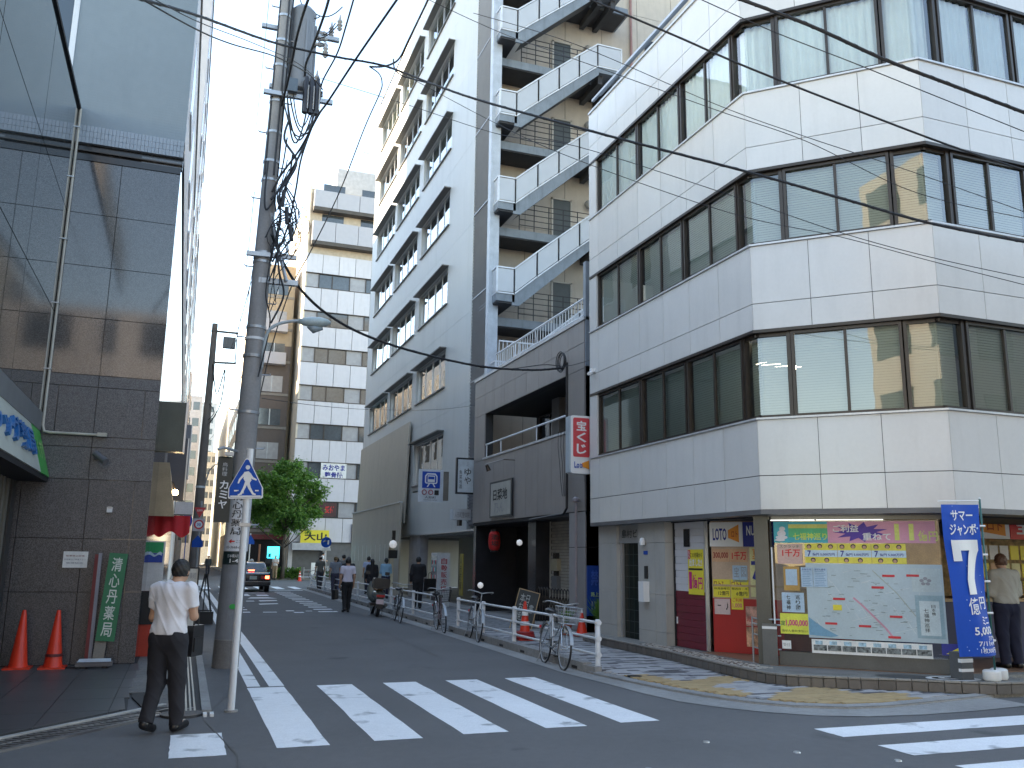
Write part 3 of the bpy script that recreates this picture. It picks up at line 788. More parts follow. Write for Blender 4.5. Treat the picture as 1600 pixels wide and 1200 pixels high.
# banner over the map
def part(fr, nm, a0, a1, z0, z1, d, m, par, dep=.004): return fr.obj(nm, a0, a1, z0, z1, d - dep, d, m, par)
bn = part(FD, 'banner', .03, 1.78, 2.02, 2.34, .012, M('banner_pink', (.68, .32, .44), .5, var=.08, scale=4), DW)
part(FD, 'banner_left', .03, .64, 2.02, 2.34, .016, M('banner_teal', (.06, .42, .50), .5, var=.15, scale=5), bn)
part(FD, 'banner_green', .20, .64, 2.10, 2.24, .019, M('banner_green', (.10, .50, .22), .5, var=.15, scale=5), bn)
part(FD, 'banner_sun', .20, .64, 2.24, 2.30, .018, M('banner_yellow', (.62, .62, .15), .5), bn)
text('七福神巡り', FD, .25, .63, 2.06, 2.17, .022, M('lime', (.65, .75, .1)), bn, bold=.02)
b = B(); oval_pts = [(.12, 2.10, .07, .03), (.12, 2.16, .05, .05), (.13, 2.23, .035, .035), (.10, 2.06, .06, .02)]
for cx_, cz_, a, c in oval_pts: b.add([FD.p(cx_ + a * math.cos(2 * PI * i / 16), cz_ + c * math.sin(2 * PI * i / 16), .022 + .001 * oval_pts.index((cx_, cz_, a, c))) for i in range(16)], [tuple(range(16))])
obj('boat_drawing', b, M('drawing_white', (.7, .7, .72)), bn)
b = B(); pts = []
for i in range(22): rr_ = (.30 if i % 2 else .17); pts.append(FD.p(1.0 + rr_ * math.cos(2 * PI * i / 22), 2.18 + rr_ * .5 * math.sin(2 * PI * i / 22), .018))
b.add(pts, [tuple(range(22))]); obj('burst', b, M('violet', (.10, .05, .35)), bn)
text('ご利益', FD, .70, .98, 2.18, 2.29, .021, white, bn, bold=.03); text('重ねて', FD, 1.02, 1.32, 2.06, 2.17, .021, white, bn, bold=.03)
text('11', FD, 1.36, 1.56, 2.06, 2.30, .018, M('pale_lime', (.70, .75, .20)), bn, bold=.06); text('億円', FD, 1.60, 1.80, 2.05, 2.2, .018, M('pale_lime'), bn, bold=.03)
# row of ticket posters
skin_p = M('printed_skin', (.55, .33, .22), .6)
for k in range(3):
    a0 = .375 + k * .365
    tp = part(FD, 'ticket_poster', a0, a0 + .36, 1.72, 2.01, .012, M('ticket_yellow', (.75, .66, .08), .5), DW)
    part(FD, 'ticket_band', a0, a0 + .36, 1.81, 1.91, .015, M('ticket_blue', (.55, .70, .80), .5), tp)
    text('7', FD, a0 + .03, a0 + .07, 1.815, 1.905, .018, navy, tp, bold=.05); text('億円 5,000万円', FD, a0 + .085, a0 + .33, 1.825, 1.87, .018, navy, tp, bold=.03)
    hb = B(); fb = B()
    for (fx, fz) in ((.05, 1.965), (.17, 1.97), (.29, 1.965), (.09, 1.765), (.24, 1.765)):
        hb.add([FD.p(a0 + fx + .028 * math.cos(2 * PI * i / 12), fz + .034 * math.sin(2 * PI * i / 12), .015) for i in range(12)], [tuple(range(12))])
        fb.add([FD.p(a0 + fx + .019 * math.cos(2 * PI * i / 12), fz - .008 + .024 * math.sin(2 * PI * i / 12), .017) for i in range(12)], [tuple(range(12))])
    obj('hair_print', hb, black, tp); obj('face_print', fb, skin_p, tp)
# the map
mp = part(FD, 'map', .375, 1.82, .62, 1.715, .012, M('map_ground', (.44, .54, .58), .4, var=.06, scale=3), DW)
rm = random.Random(21); road_w = M('map_road', (.56, .62, .63)); road_d = M('map_line', (.22, .27, .27)); mred = M('map_red', (.6, .04, .05))
def mstrip(pts, w, mat, d, nm):
    b = B()
    for (x0, y0), (x1, y1) in zip(pts, pts[1:]):
        q = Vector((x1 - x0, y1 - y0)).normalized() * (w / 2)
        b.add([FD.p(x0 + q.y, y0 - q.x, d), FD.p(x0 - q.y, y0 + q.x, d), FD.p(x1 - q.y, y1 + q.x, d), FD.p(x1 + q.y, y1 - q.x, d)], [(0, 1, 2, 3)])
    return b
bb = B()
for k in range(26):
    t = rm.random(); x = .40 + t * 1.2; z = .65 + rm.random() * .95; l = rm.uniform(.08, .3); an = rm.choice([.35, -1.1]) + rm.uniform(-.08, .08)
    x1 = min(1.55, max(.4, x + l * math.cos(an))); z1 = min(1.66, max(.66, z + l * math.sin(an)))
    s_ = mstrip([(x, z), (x1, z1)], .006, None, .0150 + k * .00002, ''); bb.add(s_.v, s_.f)
obj('map_streets', bb, road_w, mp)
bb = B()
for k in range(70):
    x = .40 + rm.random() * 1.12; z = .67 + rm.random() * .95; l = rm.uniform(.015, .07)
    s_ = mstrip([(x, z), (x + l, z)], .007, None, .0165 + k * .00001, ''); bb.add(s_.v, s_.f)
obj('map_names', bb, road_d, mp)
obj('map_river', FD and B().add([FD.p(x, z, .0160) for x, z in ((.38, .66), (.62, .64), (.70, .66), (.55, .76), (.38, .92))], [(0, 1, 2, 3, 4)]), M('map_water', (.18, .36, .50)), mp)
obj('map_avenue', mstrip([(.88, 1.22), (.98, 1.10), (1.20, .80), (1.28, .66)], .022, None, .0175, ''), M('map_pink', (.60, .30, .38)), mp)
obj('map_avenue', mstrip([(1.1, 1.62), (1.34, 1.3), (1.52, .98)], .010, None, .0175, ''), M('map_olive', (.38, .42, .36)), mp)
for k, (x, z) in enumerate(((1.20, 1.53), (1.08, 1.36), (.66, 1.18), (.56, .82), (.92, .80), (1.25, .95), (1.22, .66), (1.45, 1.54))):
    part(FD, 'map_tag', x, x + .13, z, z + .032, .019, mred, mp, .002)
part(FD, 'map_marker', .655, .75, 1.03, 1.11, .019, yellow, mp, .002)
lg_ = part(FD, 'legend', 1.50, 1.80, 1.33, 1.66, .017, M('legend', (.50, .58, .58)), mp, .002); text('✿', FD, 1.58, 1.70, 1.42, 1.54, .019, M('grey_print'), lg_)
sc = part(FD, 'scroll', 1.52, 1.80, .68, 1.28, .017, M('scroll_blue', (.30, .42, .46)), mp, .002); part(FD, 'scroll_paper', 1.56, 1.76, .72, 1.20, .019, M('scroll_paper', (.58, .66, .66)), sc, .001)
text('七福神巡拝', FD, 1.60, 1.65, .76, 1.10, .021, black, sc, vertical=True, bold=.01); text('日本橋', FD, 1.68, 1.72, 1.00, 1.15, .021, black, sc, vertical=True)
# photo strip
ps = part(FD, 'photo_strip', .40, 1.66, .40, .60, .014, paper, DW)
for k in range(8):
    x = .42 + k * .155
    part(FD, 'photo', x, x + .145, .44, .52, .018, M('photo_grey', (.16, .18, .18), .5, var=.9, scale=22), ps, .002)
    part(FD, 'photo_sky', x + .02, x + .10, .525, .58, .018, M('photo_sky', (.35, .52, .62), .5, var=.5, scale=18), ps, .002)
# notices left of the map
ps1 = poster('poster', 'red and green 1000 man yen poster at the top left of the display window', FD, .06, .345, 1.70, 2.0, M('poster_red_green', (.62, .42, .36), .5), [('1千万', .2, .92, .35, .75, red, .05), ('1千万', .2, .92, .35, .75, white, .0), ('スクラッチ', .1, .9, .8, .95, green, .0)])
fr_o = poster('notice', 'pale chart in an ochre frame on the display window', FD, .12, .30, 1.30, 1.66, M('ochre_frame', (.50, .30, .08)), [], 'notice'); part(FD, 'chart', .145, .275, 1.38, 1.62, .016, paper_b, fr_o, .002)
n1 = poster('notice', 'left one of two sheets of pale blue notices above the map', FD, .32, .45, 1.36, 1.65, paper_b, [('お知らせ', .1, .9, .85, .95, navy, .01)], 'notice', d=.024)
n2 = poster('notice', 'right one of two sheets of pale blue notices above the map', FD, .46, .61, 1.36, 1.65, paper_b, [('当せん番号', .1, .9, .85, .95, navy, .01)], 'notice', d=.024)
for o_, x0, x1 in ((n1, .335, .435), (n2, .475, .595)):
    b = B()
    for k in range(9): FD.box(b, x0, x1 - (k % 3) * .01, 1.38 + k * .026, 1.386 + k * .026, .0245, .026)
    obj('print_lines', b, M('print_blue', (.15, .28, .45)), o_)
poster('notice', 'white framed notice with two black columns of writing left of the map', FD, .09, .34, .98, 1.27, paper_b, [('七福神', .2, .38, .1, .9, black, .02, 1), ('巡り図', .62, .82, .1, .9, black, .02, 1)], 'notice')
poster('poster', 'yellow poster reading 1,000,000 left of the map', FD, .06, .375, .66, .96, M('poster_lime', (.70, .72, .08)), [('1,000,000', .2, .98, .35, .7, magenta, .05), ('定', .02, .18, .4, .65, green, .03), ('当せん金お支払い', .05, .95, .1, .22, black, .01)])
poster('notice', 'small white slip at the lower left of the display window', FD, .07, .17, .44, .56, paper, [('受付', .1, .9, .3, .7, M('grey_print'), 0.)], 'notice')
poster('sticker', 'small blue sticker with a yellow triangle under the flag', FD, 1.75, 1.98, .46, .62, navy, [], 'sticker')
b = B(); b.add([FD.p(1.79, .48, .0135), FD.p(1.93, .48, .0135), FD.p(1.93, .58, .0135)], [(0, 1, 2)]); tag(obj('triangle_print', b, yellow), 'yellow triangle print on the small blue sticker under the flag', 'print')

# right hand shop counter
FK = Fr(10.75, 11.5, 0)
CT = thing('lottery_counter', 'lottery ticket counter with lit shelves right of the flag', 'counter', (10.8, 11.5, .2))
FK.obj('counter_front', 0, 5, .2, 1.12, -.25, 0, M('counter_navy', (.02, .025, .10), .4), CT)
FK.obj('counter_top', 0, 5, 1.12, 1.17, -.3, .06, M('wood_pale'), CT)
FK.obj('back_shelf', 0, 5, 1.17, 2.2, -1.2, -1.1, M('shelf_warm', (.55, .38, .16), .6, var=.5, scale=8), CT)
rq = random.Random(9)
for k in range(26):
    a = 1.6 + (k % 9) * .24; z = 1.22 + (k // 9) * .3
    FK.piece('ticket_card', a, a + .19, z, z + .24, -.06, -.05, [yellow, paper, M('poster_peach'), orange, photo_y][rq.randrange(5)], CT)
ln = M('downlight', (1, 1, 1), emit=(1, .8, .5), es=9)
for k in range(6): obj('downlight', FK.box(B(), 1.5 + k * .42, 1.56 + k * .42, 2.2, 2.22, -.1, -.05), ln, CT)
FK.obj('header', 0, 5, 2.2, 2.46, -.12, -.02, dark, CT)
s1 = FK.obj('shop_sign', 1.3, 2.72, 2.17, 2.6, .0, .04, white); tag(s1, 'white and orange lottery sign right of the flag', 'sign')
b = B(); b.add([FK.p(1.95, 2.30, .044), FK.p(2.62, 2.22, .044), FK.p(2.62, 2.58, .044), FK.p(1.95, 2.50, .044)], [(0, 1, 2, 3)]); obj('orange_patch', b, orange, s1)
text('ロト', FK, 2.2, 2.55, 2.31, 2.48, .048, M('dark_red'), s1, bold=.03)
s2 = FK.obj('shop_sign', 2.74, 4.2, 2.17, 2.6, .0, .04, M('sign_red', (.62, .03, .035), .4)); tag(s2, 'red sign with white lottery lettering at the right edge', 'sign')
text('宝くじ', FK, 2.88, 3.9, 2.25, 2.52, .045, white, s2, bold=.045)
FK.obj('canopy', 1.2, 5, 2.62, 2.70, -.3, .3, dark, CT)

# ================================================================== brown tiled two-storey house
BT = thing('shop_house', 'low brown tiled two-storey restaurant house between the grey tower and the white corner block', 'building', (9.1, 24, 0))
FB = Fr(9.1, 28.4, -90)
btile = M('brown_panel', (.27, .245, .23), .38, var=.05, scale=2, orand=.05, dirt=.15)
for k, (a0, a1) in enumerate([(0, 1.1), (1.1, 2.05), (2.05, 3.0), (3.0, 3.95), (3.95, 4.9), (4.9, 5.85), (5.85, 6.8), (6.8, 7.9), (7.9, 8.9)]):
    FB.piece('panel', a0 + .006, a1 - .006, 7.12, 7.70, -.04, 0, btile, BT)
    FB.piece('panel', a0 + .006, a1 - .006, 6.46, 7.108, -.04, 0, btile, BT)
    FB.piece('panel', a0 + .006, a1 - .006, 2.90, 4.93, -.04, 0, btile, BT)
    if k in (0, 8): FB.piece('panel', a0 + .006, a1 - .006, 4.942, 6.448, -.04, 0, btile, BT)
FB.obj('wall', 0, 8.9, 2.88, 4.92, -.3, -.041, joint, BT); FB.obj('wall', 0, 8.9, 6.47, 7.70, -.3, -.041, joint, BT)
FB.obj('wall', 0, 1.09, 4.92, 6.47, -.3, -.041, joint, BT); FB.obj('wall', 7.92, 8.9, 4.92, 6.47, -.3, -.041, joint, BT)
FB.obj('roof_cap', -.05, 8.95, 7.70, 7.78, -.4, .03, cap, BT)
FB.obj('balcony_cap', 1.0, 7.95, 4.93, 4.99, -.3, .03, cap, BT)
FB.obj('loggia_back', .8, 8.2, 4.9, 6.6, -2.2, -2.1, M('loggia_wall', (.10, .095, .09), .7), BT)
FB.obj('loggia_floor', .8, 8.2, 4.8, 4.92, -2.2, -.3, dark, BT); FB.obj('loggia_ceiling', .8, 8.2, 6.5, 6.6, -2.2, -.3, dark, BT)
FBB = Fr(10.6, 28.4, -90)
for a0 in (1.6, 5.9): window(FBB, a0, a0 + 1.8, 4.95, 6.4, 2, BT, 'blind', dep=0.3, gm=gl_dark)
FB.obj('column', 4.2, 4.75, 4.9, 6.5, -1.6, -1.1, M('column_grey', (.20, .19, .18), .6), BT)
rl = B()
rl.tube([FB.p(1.12, 5.42, -.05), FB.p(7.9, 5.42, -.05)], .028, 8)
for a in (1.2, 2.6, 5.6, 7.8): rl.tube([FB.p(a, 4.98, -.05), FB.p(a, 5.42, -.05)], .02, 8)
obj('balcony_rail', rl, steel_w, BT)
obj('side_wall', B().box(9.14, 15, 19.5, 19.6, .0, 7.7), M('side_grey', (.16, .17, .18), .7), BT)
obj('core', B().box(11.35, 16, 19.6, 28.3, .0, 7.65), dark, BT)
obj('roof', B().box(9.14, 16, 19.6, 28.3, 7.5, 7.66), conc, BT)
# ground floor: dark entrance, brick wall, pillar
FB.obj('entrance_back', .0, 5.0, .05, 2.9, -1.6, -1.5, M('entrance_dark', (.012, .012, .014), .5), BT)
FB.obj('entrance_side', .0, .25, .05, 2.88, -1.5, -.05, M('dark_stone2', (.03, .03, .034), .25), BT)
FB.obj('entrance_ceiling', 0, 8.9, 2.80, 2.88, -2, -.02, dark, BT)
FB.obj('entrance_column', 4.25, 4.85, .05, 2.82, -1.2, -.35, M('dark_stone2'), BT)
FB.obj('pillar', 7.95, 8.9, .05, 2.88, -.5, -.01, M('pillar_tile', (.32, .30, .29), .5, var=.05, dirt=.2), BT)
FB.obj('pillar_joint', 7.945, 8.905, 2.02, 2.035, -.5, -.006, dark, BT)
FBR = Fr(9.9, 28.4, -90)
BW = thing('brick_wall', 'cream brick wall with meter boxes recessed under the brown house', 'wall', (9.9, 22, 0))
FBR.obj('mortar', 4.85, 8.0, .05, 2.82, -.2, -.012, M('mortar', (.16, .15, .13), .9), BW)
bk = M('cream_brick', (.40, .37, .31), .6, var=.08, orand=.10)
nb = 0
for r_ in range(32):
    z = .06 + r_ * .085
    for c_ in range(15):
        a = 4.87 + c_ * .212 + (.106 if r_ % 2 else 0)
        if a + .2 > 7.98: continue
        if nb < 300 or True:
            nb += 1
BRK = [(4.87 + c_ * .212 + (.106 if r_ % 2 else 0), .06 + r_ * .085) for r_ in range(32) for c_ in range(15)]
BRK = sorted([q for q in BRK if q[0] + .2 <= 7.98], key=lambda q: -q[1] + abs(q[0] - 6.5) * .2)
for a, z in BRK[:300]: FBR.piece('brick', a, a + .2, z, z + .074, -.02, 0, bk, BW)
b = B()
for a, z in BRK[300:]: FBR.box(b, a, a + .2, z, z + .074, -.02, 0)
obj('bricks', b, bk, BW, kind='stuff')
FBR.obj('corner_trim', 4.80, 4.87, .05, 2.82, -.1, .02, M('cream_trim', (.45, .43, .38), .6), BW)
meter = M('meter_box', (.36, .32, .22), .5)
for a0, a1, z0, z1, m_, lb in ((5.15, 5.62, 1.42, 1.75, meter, 'upper beige electricity meter box on the cream brick wall'), (5.22, 5.6, .92, 1.28, M('meter_grey', (.16, .16, .16), .5), 'lower grey meter box on the cream brick wall'), (7.2, 7.75, .95, 1.55, M('cabinet_grey', (.22, .22, .20), .5), 'flat grey cabinet door on the right of the cream brick wall')):
    m1 = FBR.obj('meter_box', a0, a1, z0, z1, .0, .12, m_); tag(m1, lb, 'meter box')
    if a0 < 6: FBR.obj('dial', a0 + .12, a1 - .12, z1, z1 + .16, .0, .1, M('meter_glass', (.03, .03, .03), .2), m1)
# folding gate in front of the bricks
GT = thing('folding_gate', 'dark folding lattice gate in front of the cream brick wall', 'gate', (9.5, 22, 0))
FGt = Fr(9.45, 28.4, -90)
for k in range(15):
    a = 5.0 + k * .2
    obj('gate_bar', B().tube([FGt.p(a, .08, 0), FGt.p(a, .82, 0), FGt.p(a + .03, .92, 0), FGt.p(a + .10, .97, 0), FGt.p(a + .17, .92, 0), FGt.p(a + .2, .82, 0)], .014, 6), bronze, GT)
b = B()
for k in range(14):
    a = 5.0 + k * .2
    b.bar(FGt.p(a, .2, .02), FGt.p(a + .2, .75, .02), .015, .01); b.bar(FGt.p(a + .2, .2, -.02), FGt.p(a, .75, -.02), .015, .01)
obj('lattice', b, bronze, GT)

# roof railing of the brown house
RR_ = thing('roof_railing', 'pale blue steel railing along the roof of the brown house', 'railing', (9.2, 24, 7.78))
b = B(); FRr = Fr(9.16, 26.4, -90)
b.tube([FRr.p(0, 8.3, 0), FRr.p(6.8, 8.3, 0)], .03, 8); b.tube([FRr.p(0, 7.86, 0), FRr.p(6.8, 7.86, 0)], .018, 8)
for k in range(35): b.tube([FRr.p(k * .2, 7.78, 0), FRr.p(k * .2, 8.3, 0)], .011, 6)
obj('rail', b, steel_w, RR_)
b = B()
for a in (1.5, 3.4, 5.2): b.tube([FRr.p(a, 8.3, 0), FRr.p(a - .5, 7.8, -.3)], .015, 6)
obj('brace', b, steel_w, RR_)
for dx__ in (0, .28): obj('post', B().box(9.12 + dx__, 9.22 + dx__, 19.45, 19.6, 6.5, 9.25), steel_blue, RR_)
# pipe rack / wall in the gap beside the corner block
tag(obj('gap_wall', B().box(9.55, 15, 17.55, 19.45, .05, 7.4), M('gap_blue_grey', (.17, .20, .23), .6, var=.08, dirt=.2)), 'narrow blue-grey metal wall in the gap beside the white corner block', 'wall')

# ================================================================== tall grey tower with hooded windows
GB = thing('office_tower', 'tall pale grey clad tower with hooded windows and an outdoor steel stair', 'building', (9.7, 40, 0))
FT = Fr(9.7, 52.0, -90)
gcl = M('grey_cladding', (.56, .575, .56), .5, var=.025, scale=.6, dirt=.10, dscale=.5)
def vribs(m, per=.30, strength=.6, axis=1, w=.04):
    nt = m.node_tree; N = nt.nodes; L = nt.links; p = N['Principled BSDF']
    geo = [n for n in N if n.type == 'NEW_GEOMETRY'][0]
    sp = N.new('ShaderNodeSeparateXYZ'); L.new(geo.outputs['Position'], sp.inputs[0])
    d = N.new('ShaderNodeMath'); d.operation = 'DIVIDE'; d.inputs[1].default_value = per; L.new(sp.outputs[axis], d.inputs[0])
    f = N.new('ShaderNodeMath'); f.operation = 'FRACT'; L.new(d.outputs[0], f.inputs[0])
    g = N.new('ShaderNodeMath'); g.operation = 'GREATER_THAN'; g.inputs[1].default_value = w; L.new(f.outputs[0], g.inputs[0])
    b = N.new('ShaderNodeBump'); b.inputs['Strength'].default_value = strength; b.inputs['Distance'].default_value = .02
    L.new(g.outputs[0], b.inputs['Height']); L.new(b.outputs[0], p.inputs['Normal'])
vribs(gcl, .30, .5, 1, .08)
levels = [6.84, 10.35, 13.95, 17.5, 21.05, 24.6, 28.2]
cols_a = [(1.5, 6.3), (6.9, 11.8), (12.65, 17.5)]
hood = M('hood', (.15, .145, .135), .45, var=.05)
def wall_strip(z0, z1, holes):
    """one storey of wall with its openings"""
    b = B(); a = 0; hs = sorted(holes)
    for h0, h1, q0, q1 in hs:
        FT.box(b, a, h0, z0, z1, -.3, 0); FT.box(b, h0, h1, z0, q0, -.3, 0); FT.box(b, h0, h1, q1, z1, -.3, 0); a = h1
    FT.box(b, a, 21.0, z0, z1, -.3, 0)
    return obj('wall_panel', b, gcl, GB)
zs = [2.75, 4.75] + [l + .75 for l in levels]
zs[-1] = 30.4
wall_strip(2.75, 4.742, [(12.65, 17.5, 4.62, 4.7)])
for i, l in enumerate(levels):
    z0 = zs[i + 1] if i else 4.75
    z1 = zs[i + 2] - .008 if i + 2 < len(zs) else 30.4
    use = cols_a if i else cols_a[2:]
    wall_strip(z0, z1, [(a0, a1, l - (1.62 if i else 1.9), l - .0) for a0, a1 in use])
    for a0, a1 in use:
        zb = l - (1.62 if i else 1.9)
        window(FT, a0, a1, zb, l - .02, 4, GB, None if i % 2 else 'blind', frame=alu, gm=gl_dark if not i else glass('tower_glass', (.55, .62, .60), .22), dep=.16, fw=.06, backing=True)
        FT.obj('hood', a0 - .12, a1 + .12, l, l + .05, 0, .30, hood, GB)
        FT.obj('sill', a0 - .04, a1 + .04, zb - .05, zb, 0, .08, hood, GB)
# louvred corner
FT.obj('louvre_back', 21.0, 22.95, 2.9, 30.4, -.3, -.08, M('louvre_dark', (.10, .10, .11), .6), GB)
lv = B(); lvm = M('louvre', (.30, .31, .33), .4, metal=.3, var=.04)
z = 2.95
while z < 30.3:
    p0, p1 = FT.p(21.0, z, -.07), FT.p(22.9, z, -.07); lv.add([p0, p1, FT.p(22.9, z + .10, -.01), FT.p(21.0, z + .10, -.01)], [(0, 1, 2, 3)])
    lv.add([FT.p(21.0, z + .10, -.01), FT.p(22.9, z + .10, -.01), FT.p(22.9, z + .10, -.07), FT.p(21.0, z + .10, -.07)], [(0, 1, 2, 3)]); z += .125
obj('louvres', lv, lvm, GB, kind='stuff')
for zz in (4.75, 8.2, 11.45, 14.9, 18.3, 21.7, 25.2): FT.obj('louvre_joint', 21.0, 22.9, zz, zz + .05, -.02, .005, lvm, GB)
obj('corner_post', B().box(9.62, 9.98, 28.72, 29.02, 7.7, 30.4), M('post_pale_blue', (.46, .50, .55), .4, dirt=.15), GB)
obj('end_wall', B().box(9.72, 20, 51.7, 52, .05, 30.4), gcl, GB)
obj('core', B().box(10.5, 19.8, 30.6, 51.6, 2.8, 30.2), interior, GB)
obj('roof', B().box(9.7, 20, 30.3, 51.7, 30.2, 30.38), conc, GB)
# stair side wall, faces the camera
FW_ = Fr(9.9, 30.3, 0)
for k in range(9):
    z0 = 4.0 + k * 3.5
    for a0 in (0, 1.7, 3.4, 5.1, 6.8, 8.5): FW_.piece('side_panel', a0 + .01, a0 + 1.69, z0, z0 + 3.485, -.15, 0, cream, GB)
FW_.obj('side_joint', 0, 10.2, 4, 35.4, -.3, -.02, joint, GB)
obj('drain_pipe', B().tube([(16.35, 30.2, 8), (16.35, 30.2, 35)], .06, 8), M('pipe_red', (.32, .18, .16), .5), GB)
for z in (23.0, 29.5):
    FW_.obj('small_window', 7.15, 7.75, z, z + .9, 0, .04, dark_gl, GB)
# ground floor of the tower
FT.obj('entry_lintel', 0, 22.9, 2.70, 2.76, -.3, .05, alu, GB)
FT.obj('pier', 12.3, 14.2, .05, 2.7, -.4, -.02, M('pier_grey', (.33, .33, .34), .5, dirt=.2), GB)
FT.obj('entry_back', 14.2, 22.9, .05, 2.7, -1.9, -1.8, M('entry_grey', (.24, .23, .21), .5, var=.06), GB)
FT.obj('entry_ceiling', 14, 22.9, 2.62, 2.70, -1.9, -.3, M('entry_ceiling', (.3, .3, .29), .6), GB)
FT.obj('entry_side', 20.6, 22.9, .05, 2.66, -1.75, -1.2, M('entry_panel', (.26, .26, .24), .4), GB)
FT.obj('entry_door', 19.0, 19.9, .05, 2.3, -1.79, -1.75, M('door_beige', (.30, .29, .25), .4), GB)
FT.obj('corner_pier', 22.3, 22.9, .05, 2.7, -.5, -.02, M('dark_stone2'), GB)
ysign = tag(FT.obj('vertical_sign', 20.3, 20.6, .4, 1.9, -.05, -.0, M('dull_yellow', (.45, .38, .08), .5)), 'narrow dull yellow vertical sign at the tower entrance', 'sign')
text('人形町駅', Fr(9.7, 52, -90), 20.34, 20.56, .6, 1.8, .004, black, ysign, vertical=True)
dkp = tag(FT.obj('poster_case', 20.9, 21.6, 1.55, 2.45, -1.15, -1.1, M('case_dark', (.03, .03, .03), .3)), 'dark framed poster case beside the tower entrance', 'poster case')
FT.obj('sheet', 21.1, 21.45, 1.65, 1.95, -1.1, -1.09, M('grey_print2', (.25, .25, .24)), dkp)

# beige metal screens on the tower front
SC = M('screen_beige', (.42, .385, .32), .45, metal=.2, var=.04, dirt=.15, dscale=.8); vribs(SC, .12, .4, 1, .5)
scr = thing('metal_screen', 'tall upper beige corrugated metal screen leaning out from the grey tower', 'screen', (9.5, 45, 4))
b = B(); b.add([(9.55, 39.8, 8.0), (9.55, 51.8, 8.0), (9.62, 51.8, 8.0), (9.62, 39.8, 8.0), (9.42, 39.8, 3.3), (9.42, 51.8, 3.3), (9.5, 51.8, 3.3), (9.5, 39.8, 3.3)], [(0, 3, 2, 1), (4, 5, 6, 7), (0, 1, 5, 4), (2, 3, 7, 6), (1, 2, 6, 5), (0, 4, 7, 3)]); obj('sheet', b, SC, scr)
scr2 = thing('metal_screen', 'lower beige metal screen with a doorway beside the pavement', 'screen', (9.0, 44, 0))
b = B(); b.box(9.0, 9.08, 40.7, 50.5, .05, 4.15); b.box(9.0, 9.08, 38.7, 39.6, .05, 4.15); b.box(9.0, 9.08, 39.6, 40.7, 2.2, 4.15); obj('sheet', b, SC, scr2)
b = B()
for k in range(8): b.box(8.99, 8.998, 41.5 + k * 1.1, 41.56 + k * 1.1, 1.55, 2.35)
obj('light_slots', b, M('slot_light', (.8, .8, .75)), scr2)
obj('cap', B().box(8.96, 9.12, 38.7, 50.5, 4.15, 4.21), alu, scr2)

# ================================================================== steel fire stair
ST = thing('fire_stair', 'grey steel outdoor stair zigzagging up the side of the tower with glazed guards', 'stair', (10, 28.5, 7))
fros = M('frosted_guard', (.50, .52, .545), .25, var=.03); gfr = M('guard_frame', (.68, .71, .75), .35)
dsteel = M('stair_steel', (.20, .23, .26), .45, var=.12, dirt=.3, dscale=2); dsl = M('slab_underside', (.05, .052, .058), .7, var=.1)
door_b = M('stair_door', (.07, .08, .08), .4)
def guard(pts, h=.95):
    """glazed guard panels on a polyline, bottom line given"""
    for p, q in zip(pts, pts[1:]):
        p = Vector(p); q = Vector(q); up = Vector((0, 0, h))
        pan = B(); e = (q - p) * .03
        pan.add([p + e + Vector((0, 0, .06)), q - e + Vector((0, 0, .06)), q - e + up * .95, p + e + up * .95], [(0, 1, 2, 3)])
        f = B(); f.bar(p, q, .04, .05); f.bar(p + up, q + up, .05, .05); f.bar(p, p + up, .04); f.bar(q, q + up, .04)
        fo = obj('guard', f, gfr, ST); obj('panel', pan, fros, fo)
y0, y1 = 28.25, 29.05
